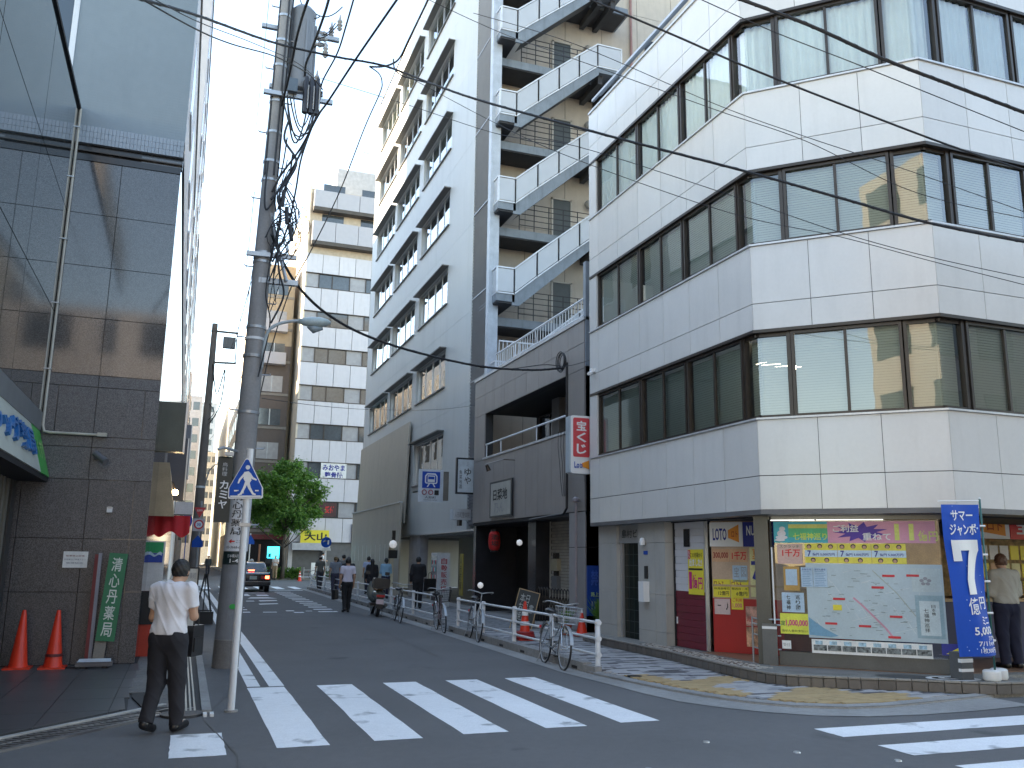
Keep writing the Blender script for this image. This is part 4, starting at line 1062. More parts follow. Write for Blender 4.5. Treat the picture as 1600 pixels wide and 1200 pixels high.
for k in range(-1, 5):
    zc = 17.3 + 3.47 * (k - 2)      # corridor level
    zl = zc + .68                   # outer landing level
    if zc > 29: break
    # corridor slab with railing
    if zc > 6.9:
        obj('corridor', B().box(9.95, 15.6, 29.05, 30.28, zc - .32, zc), dsteel, ST)
        obj('corridor_underside', B().box(9.96, 15.5, 29.1, 30.27, zc - .36, zc - .322), dsl, ST)
        rb_ = B()
        for h in (.22, .44, .66, .88, 1.08): rb_.bar((10.9, 29.08, zc + h), (13.9, 29.08, zc + h), .025)
        for x in (10.9, 11.5, 12.1, 12.7, 13.3, 13.9): rb_.bar((x, 29.08, zc), (x, 29.08, zc + 1.08), .03)
        obj('corridor_rail', rb_, black_pl, ST)
        dd_ = obj('door', B().box(12.75, 13.5, 30.22, 30.28, zc, zc + 2.0), door_b, ST)
        obj('door_frame', B().box(12.68, 12.75, 30.18, 30.29, zc, zc + 2.06).box(13.5, 13.57, 30.18, 30.29, zc, zc + 2.06).box(12.68, 13.57, 30.18, 30.29, zc + 2.0, zc + 2.06), M('frame_beige', (.5, .46, .4), .5), dd_)
        wv = B().tube([(14.25, 30.25, zc + 2.0), (14.25, 30.12, zc + 2.02), (14.25, 30.02, zc + 1.95), (14.25, 30.02, zc + 1.78)], .12, 10)
        obj('vent_hood', wv, M('vent_grey', (.32, .31, .29), .5), ST, smooth=40)
        wv = B().tube([(10.5, 30.25, zc + 1.9), (10.5, 30.12, zc + 1.92), (10.5, 30.04, zc + 1.85), (10.5, 30.04, zc + 1.7)], .1, 10)
        obj('vent_hood', wv, M('vent_grey', (.32, .31, .29), .5), ST, smooth=40)
    # left landing and flight up to the next corridor
    obj('landing', B().box(9.75, 10.45, y0, 30.2, zl - .30, zl - .02), dsteel, ST)
    obj('landing_underside', B().box(9.78, 10.42, y0 + .05, 30.1, zl - .36, zl - .305), dsl, ST)
    zt = zc + 3.47
    obj('stringer', B().add([(10.35, y0, zl - .42), (10.62, y0, zl - .42), (13.85, y0, zt - .35), (13.85, y0, zt), (10.35, y0, zl - .02), (10.35, y0 + .06, zl - .42), (10.62, y0 + .06, zl - .42), (13.85, y0 + .06, zt - .35), (13.85, y0 + .06, zt), (10.35, y0 + .06, zl - .02)],
        [(0, 1, 2, 3, 4), (9, 8, 7, 6, 5), (0, 5, 6, 1), (1, 6, 7, 2), (2, 7, 8, 3), (3, 8, 9, 4), (4, 9, 5, 0)]), dsteel, ST)
    for t in range(14):
        f_ = (t + .5) / 14; piece('step', (.25, .74, .03), dsteel, ST, (10.55 + 3.2 * f_, y0 + .43, zl + (zt - zl) * (t + 1) / 14 - .05))
    b = B(); b.add([(10.6, y0 + .08, zl - .36), (10.6, y1, zl - .36), (13.8, y1, zt - .34), (13.8, y0 + .08, zt - .34)], [(0, 1, 2, 3)]); obj('soffit', b, dsl, ST)
    obj('landing', B().box(13.85, 14.85, y0, 29.1, zt - .25, zt - .02), dsteel, ST)
    obj('bracket', B().box(13.9, 14.1, y0 + .2, 30.2, zt - .62, zt - .26).box(14.5, 14.7, y0 + .2, 30.2, zt - .62, zt - .26), dsl, ST)
    guard([(9.78, y0 - .01, zl), (10.42, y0 - .01, zl), (11.3, y0 - .01, zl + (zt - zl) * .27), (12.15, y0 - .01, zl + (zt - zl) * .52), (13.0, y0 - .01, zl + (zt - zl) * .77), (13.8, y0 - .01, zt), (14.85, y0 - .01, zt)])
    guard([(9.76, 28.9, zl), (9.76, y0, zl)])
# white railing at the foot of the stair
wr = B(); wr.bar((9.8, 28.0, 9.2), (11.8, 28.0, 9.2), .05)
for k in range(14): wr.bar((9.8 + k * .15, 28.0, 7.9), (9.8 + k * .15, 28.0, 9.2), .025)
obj('foot_rail', wr, steel_w, ST)
# ================================================================== left granite building
LB = thing('granite_building', 'dark granite corner building with a blue-grey tiled upper wall at the left edge', 'building', (-.55, 15.5, 0))
FA = Fr(-6.55, 15.5, 0)       # faces the camera, a = x + 6.55
rows = [(.03, 1.12), (1.12, 1.94), (1.94, 2.87), (2.87, 3.385), (3.385, 3.56), (3.56, 4.37), (4.37, 4.565), (4.565, 5.52), (5.52, 6.40), (6.40, 7.31), (7.31, 8.25)]
for ri, (z0, z1) in enumerate(rows):
    if ri in (3, 4, 6): es = [-3.4, -2.32, -1.49, -.55]
    elif ri == 5: es = [-3.4, -2.32, -2.06, -1.49, -.77, -.55]
    elif ri < 3: es = [-3.4, -2.42, -1.47, -.80, -.55]
    else: es = [-3.4, -2.42, -1.49, -.55]
    m_ = granite_lt if ri in (3, 4, 5, 6) else (granite_hi if ri > 6 else granite)
    for e0, e1 in zip(es, es[1:]):
        FA.piece('granite_panel', e0 + 6.55 + .005, e1 + 6.55 - (.005 if e1 < -.56 else 0), z0 + .005, z1 - .005, -.04, 0, m_, LB)
FA.obj('backing', 0, 5.99, 0, 8.3, -.3, -.041, dark, LB)
FA.obj('dark_band', 3.0, 6.0, 8.25, 8.36, -.1, .02, dark_gl, LB)
FA.obj('dark_band', 3.0, 6.02, 8.36, 8.55, -.15, -.05, dark_gl, LB)
FA.obj('trim', 3.0, 6.02, 8.42, 8.44, -.1, .01, bronze, LB)
tb = M('band_tile', (.30, .34, .38), .3, var=.03, orand=.05)
for r_ in range(3):
    for k in range(52):
        FA.piece('band_tile', 3.0 + k * .058 + .002, 3.0 + (k + 1) * .058 - .002, 8.56 + r_ * .105, 8.56 + (r_ + 1) * .105 - .004, -.05, .03, tb, LB)
FA.obj('band_backing', 3.0, 6.02, 8.55, 8.875, -.3, -.04, joint, LB)
upw = M('upper_tiles', (.21, .25, .275), .38, var=.04, scale=.5, dirt=.10, dscale=.5)
def tilejoints(m, w, h):
    nt = m.node_tree; N = nt.nodes; L = nt.links; p = N['Principled BSDF']
    geo = [n for n in N if n.type == 'NEW_GEOMETRY'][0]
    mp_ = N.new('ShaderNodeMapping'); mp_.inputs['Rotation'].default_value = (PI / 2, 0, 0); L.new(geo.outputs['Position'], mp_.inputs[0])
    br = N.new('ShaderNodeTexBrick'); br.offset = 0; br.inputs['Scale'].default_value = 1; br.inputs['Brick Width'].default_value = w; br.inputs['Row Height'].default_value = h
    br.inputs['Mortar Size'].default_value = .006; L.new(mp_.outputs[0], br.inputs['Vector'])
    iv = N.new('ShaderNodeMath'); iv.operation = 'SUBTRACT'; iv.inputs[0].default_value = 1; L.new(br.outputs['Fac'], iv.inputs[1])
    b = N.new('ShaderNodeBump'); b.inputs['Strength'].default_value = .3; b.inputs['Distance'].default_value = .01
    L.new(iv.outputs[0], b.inputs['Height']); L.new(b.outputs[0], p.inputs['Normal'])
tilejoints(upw, .10, .05)
FA.obj('upper_wall', 4.12, 6.02, 8.88, 12.8, -.3, .0, upw, LB)
FA.obj('upper_wall', 0, 2.6, 8.88, 12.8, -.3, .0, upw, LB)
for k in range(1):
    z0 = 9.6 + k * 3.2
    f = FA.obj('window_frame', 4.03, 4.12, z0 - .7, z0 + 2.5, -.1, .02, steel_w, LB)
    FA.obj('pane', 2.6, 4.03, z0 - .7, z0 + 2.5, -.1, -.06, M('sky_mirror_glass', (.05, .07, .09), .03, var=0, spec=1.0), f)
# street side (seen very obliquely): polished lower part, tiled upper part with slit windows
obj('side_wall', B().box(-1.2, -.551, 15.54, 47, .05, 8.5), granite_side, LB)
obj('upper_side', B().box(-7, -.535, 29, 48, 8.88, 21.7), M('side_tiles', (.60, .56, .55), .45, var=.05), LB)
obj('upper_side', B().box(-6, -.535, 15.8, 28.99, 8.88, 12.8), MATS['side_tiles'], LB)
obj('roof', B().box(-6, -.50, 15.5, 29, 12.8, 12.95), conc, LB)
for f_ in range(4):
    for k in range(9):
        y = 17 + k * 3.4; z0 = 10.2 + f_ * 3.0
        if y < 28.5 and f_ > 0: continue
        obj('side_window', B().box(-.60, -.531, y, y + 1.6, z0, z0 + 1.5), dark_gl, LB)
        obj('sill', B().box(-.60, -.50, y - .05, y + 1.65, z0 - .06, z0), steel_w, LB)
obj('roof', B().box(-7, -.50, 29, 48, 21.7, 21.9), conc, LB)
obj('soffit', B().box(-7, -.54, 15.56, 47, 8.86, 8.88), dark, LB)

# glass front running towards the camera, sign fascia, entrance below
GW = thing('glass_front', 'tall mirror-like glass shop front left of the granite wall', 'glass front', (-2.25, 10, 0))
FGL = Fr(-2.25, 4.0, 90)      # a = y - 4
mirror = M('mirror_glass', (.035, .042, .045), .015, var=0, spec=1.0, coat=1.0)
for a0, a1 in ((0, 2.9), (2.92, 5.8), (5.82, 8.65), (8.67, 11.49)):
    for z0, z1 in ((3.9, 5.55), (5.56, 7.3), (7.31, 9.13)): FGL.piece('pane', a0, a1, z0 + .004, z1 - .004, -.04, 0, mirror, GW)
FGL.obj('top_edge', 0, 11.49, 9.14, 9.2, -.1, .03, dark, GW)
FGL.obj('bottom_beam', 0, 11.49, 3.6, 3.89, -.12, .01, M('beam_grey', (.16, .17, .18), .35), GW)
FGL.obj('wall', 0, 11.49, 3.4, 9.19, -3.5, -.13, dark, GW)
cp = tag(obj('conduit_pipe', B().tube([(-2.222, 15.47, 9.15), (-2.222, 15.47, 3.70), (-2.19, 15.44, 3.60), (-2.1, 15.44, 3.585), (-1.42, 15.44, 3.585)], .022, 8).box(-1.42, -1.28, 15.40, 15.49, 3.56, 3.62), M('conduit_cream', (.50, .47, .40), .5), smooth=40), 'cream conduit pipe running down the granite joint and turning right', 'pipe')
for z in (8.8, 7.9, 6.8, 5.7, 4.6): obj('clip', B().box(-2.25, -2.195, 15.44, 15.49, z, z + .02), galv, cp)
cm_ = thing('security_camera', 'small dark security camera under the end of the conduit', 'camera', (-1.4, 15.4, 3.2))
obj('bracket', B().box(-1.44, -1.36, 15.38, 15.49, 3.20, 3.34), M('camera_grey', (.12, .12, .13), .4), cm_)
obj('housing', B().tube([(-1.42, 15.36, 3.28), (-1.24, 15.22, 3.14)], [.05, .055], 10), M('camera_grey'), cm_, smooth=40)
# fascia sign leaning out at the bottom
SG = thing('shop_fascia', 'pale fascia sign with blue raised letters and a green end at the left edge', 'sign', (-2.1, 12, 2.9))
def fas(y, t, d=0.): # t 0 bottom .. 1 top
    return (-2.04 - .21 * t + d, y, 2.88 + .72 * t + d * .28)
fb = B(); ym = 14.55
for ya, yb, mt in ((3.0, ym, 0), (ym, 15.44, 1)):
    fb.cm = mt; fb.add([fas(ya, 0), fas(yb, 0), fas(yb, 1), fas(ya, 1), fas(ya, 0, -.25), fas(yb, 0, -.25), fas(yb, 1, -.1), fas(ya, 1, -.1)], [(0, 1, 2, 3), (7, 6, 5, 4), (0, 4, 5, 1), (3, 2, 6, 7), (1, 5, 6, 2), (0, 3, 7, 4)])
obj('fascia', fb, [M('fascia_pale', (.42, .44, .40), .45, var=.05), M('fascia_green', (.05, .34, .06), .4, var=.15, scale=3)], SG)
class FasFr:
    def p(s, a, z, d=0.): return Vector(fas(a, z, d + .02))
ff = FasFr()
bl = M('raised_blue', (.03, .14, .38), .3)
lt = B(); text('サンドラッグ薬局', ff, 9.2, 14.2, .28, .78, .03, None, None, bold=.03, b=lt); 
lv2 = list(lt.v); off = len(lt.v)
lt2 = B()
for (x, y, z), in zip([(v,) for v in []]): pass
# give the letters thickness: front face plus side walls along every outline edge
from collections import Counter
def extrude_letters(b, dvec):
    n = len(b.v); keyed = {}
    ec = Counter()
    for f in b.f:
        for i in range(len(f)): ec[(f[i], f[(i + 1) % len(f)])] += 1
    vs = b.v + [(x + dvec[0], y + dvec[1], z + dvec[2]) for x, y, z in b.v]
    fs = list(b.f)
    for (i, j) in ec:
        if (j, i) not in ec: fs.append((j, i, i + n, j + n))
    o = B(); o.v = vs; o.f = fs; o.mi = [0] * len(fs); return o
obj('raised_letters', extrude_letters(lt, (-.05, 0, -.014)), bl, SG)
lt = B(); text('くすり', ff, 14.62, 15.25, .3, .72, .0, None, None, bold=.01, b=lt); obj('small_letters', lt, M('lime_print', (.45, .62, .25)), SG)
obj('canopy_soffit', B().box(-5.5, -2.06, 3, 15.45, 2.80, 2.875), dark, SG)
# entrance below the fascia: dark recess with pale shutter posts
EN = thing('shop_entrance', 'dark shop entrance with pale vertical shutter posts under the fascia', 'entrance', (-2.6, 12, 0))
obj('back_wall', B().box(-4.2, -4.1, 4, 15.4, .03, 2.8), dark, EN)
for k, y in enumerate((14.95, 14.6, 14.3, 14.05)):
    obj('shutter_post', B().box(-2.62, -2.50, y - .07, y + .07, .03, 2.8), M('post_khaki', (.20, .19, .16), .5, var=.1), EN)
obj('corner_post', B().box(-2.60, -2.48, 15.12, 15.42, .03, 2.8), M('dark_frame_l', (.05, .05, .05), .4), EN)
obj('panel', B().box(-3.4, -2.62, 15.0, 15.44, .03, 2.8), granite, EN)
lampm = M('spot_dim', (.6, .6, .55), .4)

# things on and before the granite wall
FAq = Fr(-6.55, 15.46, 0)
nt_ = tag(FAq.obj('notice', 4.83, 5.18, 1.49, 1.74, -.01, .0, paper), 'white notice sheet with tiny print taped to the granite wall', 'notice')
for k, (w, m_) in enumerate(((.26, M('print_brown', (.25, .06, .04))), (.30, M('print_grey2', (.25, .25, .28))), (.24, M('print_grey2')))):
    text(('駐車禁止区域', '自転車はご遠慮下さい', '管理組合')[k], FAq, 5.0 - w / 2, 5.0 + w / 2, 1.66 - k * .055, 1.685 - k * .055, .003, m_, nt_, bold=.01)
sw = tag(FAq.obj('socket_box', 5.38, 5.46, 2.36, 2.44, -.03, .02, white), 'tiny white socket box high on the granite wall', 'box'); FAq.obj('lid', 5.39, 5.45, 2.42, 2.45, .0, .03, galv, sw)
GS = thing('pharmacy_board', 'leaning green pharmacy board with white vertical lettering on a plank', 'sign', (-1, 15.3, 0))
fgs = Fr(-1.0, 15.40, 0)
class Tilt:
    """board leaning sideways and back against the wall"""
    def __init__(s, x, y, z, lean, back): s.x, s.y, s.z, s.l, s.b = x, y, z, lean, back
    def p(s, a, z, d=0.): return Vector((s.x + a * math.cos(s.l) + z * math.sin(s.l), s.y - d + z * math.sin(s.b), s.z - a * math.sin(s.l) + z * math.cos(s.l)))
    box = Fr.box
T_ = Tilt(-1.13, 15.26, .40, R(3.2), R(4))
obj('board', T_.box(B(), 0, .27, 0, 1.33, -.03, 0), green, GS)
text('清心丹薬局', T_, .06, .21, .05, 1.28, .004, M('sign_letter', (.62, .68, .62)), GS, bold=.02, vertical=True)
obj('plank', T_.box(B(), .0, .16, -.40, .05, -.06, -.035), M('plank', (.24, .22, .19), .7, var=.15), GS)
RB = tag(obj('leaning_plank', B().box(-1.26, -1.21, 15.32, 15.36, .1, 1.7), M('dull_red', (.16, .03, .03), .6)), 'thin dull red plank standing behind the green board', 'plank')
obj('grey_edge', B().box(-1.21, -1.16, 15.33, 15.36, .1, 1.72), M('print_grey2'), RB)
FLL = thing('floodlight', 'flat floodlight with a pale lens lying on the terrace', 'light', (-1.1, 15.0, .03))
obj('housing', B().box(-1.34, -.84, 14.93, 15.13, .06, .12), M('camera_grey'), FLL)
obj('lens', B().add([(-1.32, 14.94, .125), (-.86, 14.94, .125), (-.87, 15.12, .155), (-1.31, 15.12, .155)], [(0, 1, 2, 3)]), M('lens_pale', (.70, .76, .80), .2), FLL)
obj('foot', B().box(-1.28, -1.2, 14.95, 15.1, .028, .06).box(-.98, -.9, 14.95, 15.1, .028, .06), dark, FLL)
obj('cable', B().tube([(-1.34, 15.0, .05), (-1.45, 15.05, .04), (-1.52, 15.2, .04)], .01, 6), dark, FLL)
conem = M('cone_red', (.72, .045, .015), .4, var=.06, dirt=.25, dscale=5)
def cone(x, y, z, label, h=.72, bands=False, squashed=False):
    t = thing('traffic_cone', label, 'traffic cone', (x, y, z))
    obj('cone_body', B().lathe([(.145, .02), (.125, .06), (.028, h), (.02, h + .012)], 24, (x, y, z)), conem, t, smooth=40)
    obj('base', B().box(x - .18, x + .18, y - .18, y + .18, z, z + .025), conem, t)
    if bands:
        rr_ = lambda q: .145 - (.117) * (q - .02) / (h - .02)
        for q0, q1 in ((.30, .38), (.50, .58)): obj('white_band', B().lathe([(rr_(q0) + .004, q0), (rr_(q1) + .004, q1)], 24, (x, y, z)), white, t, smooth=40)
    return t
cone(-2.13, 15.2, .028, 'left red traffic cone against the granite wall', .83)
c2 = cone(-1.66, 15.14, .028, 'right red traffic cone against the granite wall, with dark marks near its foot', .83)
obj('mark', B().lathe([(.121, .17), (.115, .21)], 24, (-1.66, 15.14, .03)), M('marker_dark', (.12, .02, .02)), c2)

# projecting signs and shop things along the left pavement
def boxsign(x0, x1, y, z0, z1, m, label, face=None, dep=.28):
    t = thing('box_sign', label, 'sign', (x0, y, z0))
    obj('case', B().box(x0, x1, y, y + dep, z0, z1), m, t)
    fr = Fr(x0, y - .006, 0)
    obj('face', fr.box(B(), .03, x1 - x0 - .07, z0 + .03, z1 - .03, -.005, 0), face or m, t)
    obj('edge_strip', B().box(x1 - .02, x1 + .012, y - .01, y + dep + .01, z0 - .01, z1 + .01), alu, t)
    return t
boxsign(-.60, -.11, 17.0, 3.55, 4.46, M('sign_back_green', (.055, .075, .065), .35), 'dark green-grey box sign projecting from the granite corner')
boxsign(-.52, -.05, 23.5, 3.05, 4.6, M('sign_back_blue', (.06, .065, .085), .35), 'second dark box sign further along the left wall, above a lit lamp')
boxsign(-.45, .0, 31, 4.2, 6.0, M('sign_back_grey', (.20, .20, .22), .4), 'small grey box sign beyond the second one')
tag(obj('awning', B().add([(-.56, 18.6, 2.45), (-.56, 22.5, 2.45), (-.56, 22.5, 3.5), (-.56, 18.6, 3.5), (-.20, 18.6, 2.45), (-.20, 22.5, 2.45), (-.36, 22.5, 3.5), (-.36, 18.6, 3.5)], [(3, 2, 6, 7), (7, 6, 5, 4), (0, 1, 2, 3), (0, 3, 7, 4), (1, 5, 6, 2)]), M('awning_beige', (.50, .38, .24), .8)), 'beige awning over the first shop on the left pavement', 'awning')
lampb = thing('wall_lamp', 'lit warm lamp beside the second box sign', 'lamp', (-.3, 21, 3.0))
obj('arm', B().tube([(-.55, 21, 3.35), (-.3, 21, 3.3), (-.24, 21, 3.15)], .02, 6), dark, lampb)
obj('bulb', B().lathe([(.01, -.07), (.06, -.04), (.07, 0), (.04, .05), (.01, .06)], 12, (-.24, 21, 3.08)), M('lamp_glow', (1, .8, .5), emit=(1, .72, .38), es=14), lampb, smooth=True)
nrn = thing('shop_curtain', 'red shop curtain with a pale upper strip hanging over the left pavement', 'curtain', (-.4, 19, 2.3))
rc = B(); vs = []
for i in range(21): x = -.56 + i * .034; vs += [(x, 19.4 + .03 * math.sin(i * .9), 2.12 - .06 * math.sin(i * .5)), (x, 19.4 + .02 * math.sin(i * .9), 2.50)]
rc.add(vs, [(2 * i, 2 * i + 2, 2 * i + 3, 2 * i + 1) for i in range(20)]); obj('cloth', rc, M('curtain_red', (.50, .02, .03), .7), nrn, smooth=True)
obj('pale_strip', B().box(-.2, .16, 19.7, 19.73, 2.52, 2.80), M('strip_pale', (.60, .60, .62), .5), nrn)
obj('rod', B().tube([(-.6, 19.4, 2.52), (.14, 19.4, 2.52)], .012, 6), bronze, nrn)
sb = thing('sign_board', 'tall white standing sign with a green and blue top panel', 'sign', (-.35, 17.4, 0))
obj('panel', B().box(-.62, -.28, 17.4, 17.55, .1, 1.95), M('board_white', (.60, .61, .60), .45), sb)
fsb = Fr(-.62, 17.39, 0)
obj('green_panel', fsb.box(B(), .03, .31, 1.74, 1.93, -.004, 0), M('logo_green', (.02, .30, .10)), sb); obj('blue_panel', fsb.box(B(), .03, .31, 1.57, 1.735, -.004, 0), M('logo_blue', (.02, .06, .35)), sb)
b = B(); b.add([fsb.p(.05 + .24 * k / 10, 1.735 + .03 * math.sin(k * .9), .003) for k in range(11)] + [fsb.p(.29 - .24 * k / 10, 1.69 + .02 * math.sin(k * .9), .003) for k in range(11)], [tuple(range(22))]); obj('wave', b, M('logo_pale', (.5, .62, .7)), sb)
obj('feet', B().box(-.64, -.26, 17.3, 17.65, .02, .1), dark, sb)
rp_ = tag(obj('folding_screen', B().box(-.60, -.22, 16.5, 16.56, .03, 1.1), M('screen_red', (.45, .04, .02), .5)), 'red panel standing behind the man at the granite corner', 'panel')
obj('dark_top', B().box(-.60, -.22, 16.48, 16.5, .55, 1.1), dark, rp_)
lbx = tag(obj('light_box', B().box(-.28, .12, 18.5, 18.58, .03, .85), M('lit_cream', (.9, .85, .65), .5, emit=(1, .93, .75), es=1.1)), 'bright cream illuminated panel standing on the left pavement', 'panel')
def aboard(x0, x1, y, h, label, mface, lines, mframe=dark, tilt=.25, z=.02):
    t = thing('a_board', label, 'sign board', (x0, y, z))
    f = Tilt(x0, y, z, 0, R(tilt * 30))
    w = x1 - x0
    obj('frame', f.box(f.box(f.box(f.box(B(), 0, .03, 0, h, -.03, 0), w - .03, w, 0, h, -.03, 0), .03, w - .03, h - .03, h, -.03, 0), .03, w - .03, .08, .12, -.03, 0), mframe, t)
    obj('face', f.box(B(), .03, w - .03, .12, h - .03, -.02, -.005), mface, t)
    for (s_, a0, a1, z0, z1, m_) in lines: text(s_, f, w * a0, w * a1, h * z0, h * z1, .002, m_, t)
    f2 = Tilt(x0, y + .5 * h * tilt * 1.6, z, 0, R(-tilt * 30))
    obj('rear_frame', f2.box(f2.box(B(), 0, .03, 0, h, -.03, 0), w - .03, w, 0, h, -.03, 0), mframe, t)
    return t
aboard(.0, .42, 21.5, 1.42, 'white menu board in a black frame on the left pavement', M('menu_white', (.55, .55, .52), .5), [('御食事処', .15, .85, .82, .92, M('grey_print')), ('〜', .5, .8, .3, .45, M('logo_pale'))])
es_ = thing('easel', 'black easel seen from behind on the left pavement', 'easel', (.6, 24, 0))
obj('frame', B().bar((.42, 24, .02), (.62, 24.2, 1.25), .03).bar((.86, 24, .02), (.66, 24.2, 1.25), .03).bar((.64, 24.6, .02), (.64, 24.2, 1.25), .025).bar((.44, 24.0, .35), (.84, 24.0, .35), .03), dark, es_)
obj('ledge', B().box(.40, .88, 23.9, 24.1, .02, .32), dark, es_)

# ================================================================== further buildings
def slabtower(name, label, x0, x1, y, dep, top, base, floors, m, pos='front', wx=(), wz=(.25, .75), par_m=None, wm=None, group=None, sidew=None, nmw='window'):
    t = thing(name, label, 'building', ((x0 + x1) / 2, y, 0), group)
    obj('wall', B().box(x0, x1, y, y + dep, .0, top), m, t)
    fh = (top - base) / floors
    f = Fr(x0, y, 0)
    for k in range(floors):
        z0 = base + fh * k
        for a0, a1 in wx:
            w = f.obj(nmw, a0, a1, z0 + fh * wz[0], z0 + fh * wz[1], -.05, .02, wm or gl_far, t)
            if a1 - a0 > 1.2: f.obj('frame', (a0 + a1) / 2 - .03, (a0 + a1) / 2 + .03, z0 + fh * wz[0], z0 + fh * wz[1], .02, .05, bronze, w)
        if sidew:
            s0, s1, st, side = sidew
            yy = y + s0
            xx = x0 if side < 0 else x1
            while yy < y + s1:
                w = obj(nmw, B().box(xx - .03, xx + .03, yy, yy + st * .5, z0 + fh * wz[0], z0 + fh * wz[1]), wm or gl_far, t); yy += st
    obj('parapet', B().box(x0 - .08, x1 + .08, y - .08, y + dep, top, top + .35), par_m or m, t)
    return t
gl_far = M('far_glass', (.05, .06, .07), .08, var=.3, scale=.4, spec=.9)
# white panelled tower across the avenue
WT = thing('panelled_tower', 'white panelled tower with dark window bands across the avenue', 'building', (11.5, 78, 0))
FWT = Fr(8.55, 78, 0); obj('core', B().box(8.7, 20, 78.35, 96, 0, 34.8), M('tower_core', (.30, .28, .26), .7), WT)
obj('side', B().box(8.55, 8.7, 78.1, 96, 0, 35.6), M('tower_side', (.62, .54, .42), .6, var=.05), WT)
obj('window_wall', FWT.box(B(), .15, 12, 0, 34.5, -.36, -.26), M('far_room', (.12, .12, .12), .6), WT)
tops = [6.5, 9.93, 13.3, 16.75, 20.24, 23.6, 27.2]
pz = 3.0
for i, tz in enumerate(tops):
    zb = tz - 1.42
    for k in range(8): FWT.piece('panel', k * 1.5 + .02, k * 1.5 + 1.48, pz, zb - .02, -.12, 0, panel_w2, WT)
    for k, (a0, a1) in enumerate(((.05, 1.2), (1.25, 2.4), (2.5, 4.0), (4.0, 5.5), (5.6, 6.9), (6.95, 8.2), (8.3, 9.8), (9.8, 11.3))):
        w = FWT.obj('window', a0, a1, zb + .05, tz - .05, -.2, -.16, gl_far if k % 3 else M('far_curtain', (.34, .34, .35), .3, var=.1), WT)
        FWT.obj('mullion', a1, a1 + .08, zb, tz, -.24, -.08, bronze, w)
    FWT.obj('sill', 0, 12, zb - .02, zb + .05, -.2, .02, bronze, WT); FWT.obj('lintel', 0, 12, tz - .05, tz, -.2, .02, bronze, WT)
    pz = tz + .01
for k in range(8): FWT.piece('panel', k * 1.5 + .02, k * 1.5 + 1.48, 27.22, 29.0, -.12, 0, panel_w2, WT)
for zb, zt in ((30.1, 32.0), (33.4, 35.0)):
    for k in range(4): FWT.piece('balcony_panel', .3 + k * 2.1 + .02, .3 + k * 2.1 + 2.08, zb, zt, -.1, .6, M('balcony_grey', (.42, .42, .45), .5, var=.03), WT)
    FWT.obj('balcony_floor', .3, 8.7, zb - .35, zb - .02, -.3, .62, M('balcony_under', (.08, .07, .06), .7), WT)
    FWT.obj('balcony_window', 1.2, 3.2, zt + .0, zt + 1.0, -.34, -.2, gl_far, WT); FWT.obj('balcony_window', 4.8, 7.0, zt, zt + 1.0, -.34, -.2, gl_far, WT)
FWT.obj('top_wall', .1, 12, 29.0, 35.4, -.36, -.24, M('tower_tan', (.50, .42, .32), .6), WT)
obj('penthouse', B().box(11.2, 18, 80, 90, 35.4, 38.6), M('penthouse_grey', (.48, .47, .47), .6), WT)
obj('antenna', B().tube([(12.3, 81, 38), (12.3, 81, 43)], .05, 5).tube([(14.4, 81, 38), (14.4, 81, 42)], .04, 5).bar((13.2, 81, 41.3), (15.2, 81, 41.0), .05).bar((13.6, 80.6, 41.2), (13.6, 81.4, 41.2), .04).bar((14.9, 80.6, 41.0), (14.9, 81.4, 41.0), .04), galv, WT)
FWT.obj('ground_floor', 0, 12, 0, 3.0, -.4, -.3, dark_gl, WT)
for a in (0, 2.9, 5.8, 8.7): FWT.obj('column', a, a + .35, 0, 3.0, -.3, .0, M('penthouse_grey'), WT)
w1 = tag(FWT.obj('window_banner', 2.35, 4.6, 8.5, 9.9, -.1, -.02, paper), 'white clinic banner with blue lettering in a window of the white tower', 'banner')
text('みおやま', FWT, 2.5, 4.45, 9.2, 9.75, -.01, navy, w1, bold=.05); text('整骨院', FWT, 2.7, 4.3, 8.6, 9.1, -.01, navy, w1, bold=.05)
w2 = tag(FWT.obj('photo_poster', 5.85, 6.6, 8.45, 9.9, -.1, -.02, M('portrait_poster', (.42, .36, .32), .5, var=.6, scale=2.2)), 'tall dark portrait poster right of the clinic banner', 'poster')
w3 = tag(FWT.obj('window_banner', 2.3, 3.9, 5.2, 6.4, -.1, -.02, M('dark_banner', (.07, .03, .03), .5)), 'dark red window banner one floor below the clinic banner', 'banner'); text('受付', FWT, 2.9, 3.7, 5.5, 6.1, -.01, red, w3, bold=.05)
w4 = tag(FWT.obj('shop_sign', 5.3, 7.0, 3.0, 4.6, .0, .15, M('sign_black', (.02, .02, .03), .4)), 'black shop sign with a white square reading V at the foot of the white tower', 'sign')
FWT.obj('white_square', 5.6, 7.0, 3.25, 4.35, .15, .18, paper, w4); text('VI', FWT, 5.9, 6.8, 3.5, 4.1, .19, black, w4, bold=.05)
w5 = tag(FWT.obj('shop_sign', .9, 3.3, 2.9, 4.0, .3, .45, yellow), 'yellow shop sign behind the tree', 'sign'); text('大山', FWT, 1.2, 3.1, 3.1, 3.8, .46, black, w5, bold=.05)
FWT.obj('shop_canopy', .2, 3.4, 2.3, 2.9, .0, .8, M('canopy_pale', (.45, .46, .48), .5), WT)
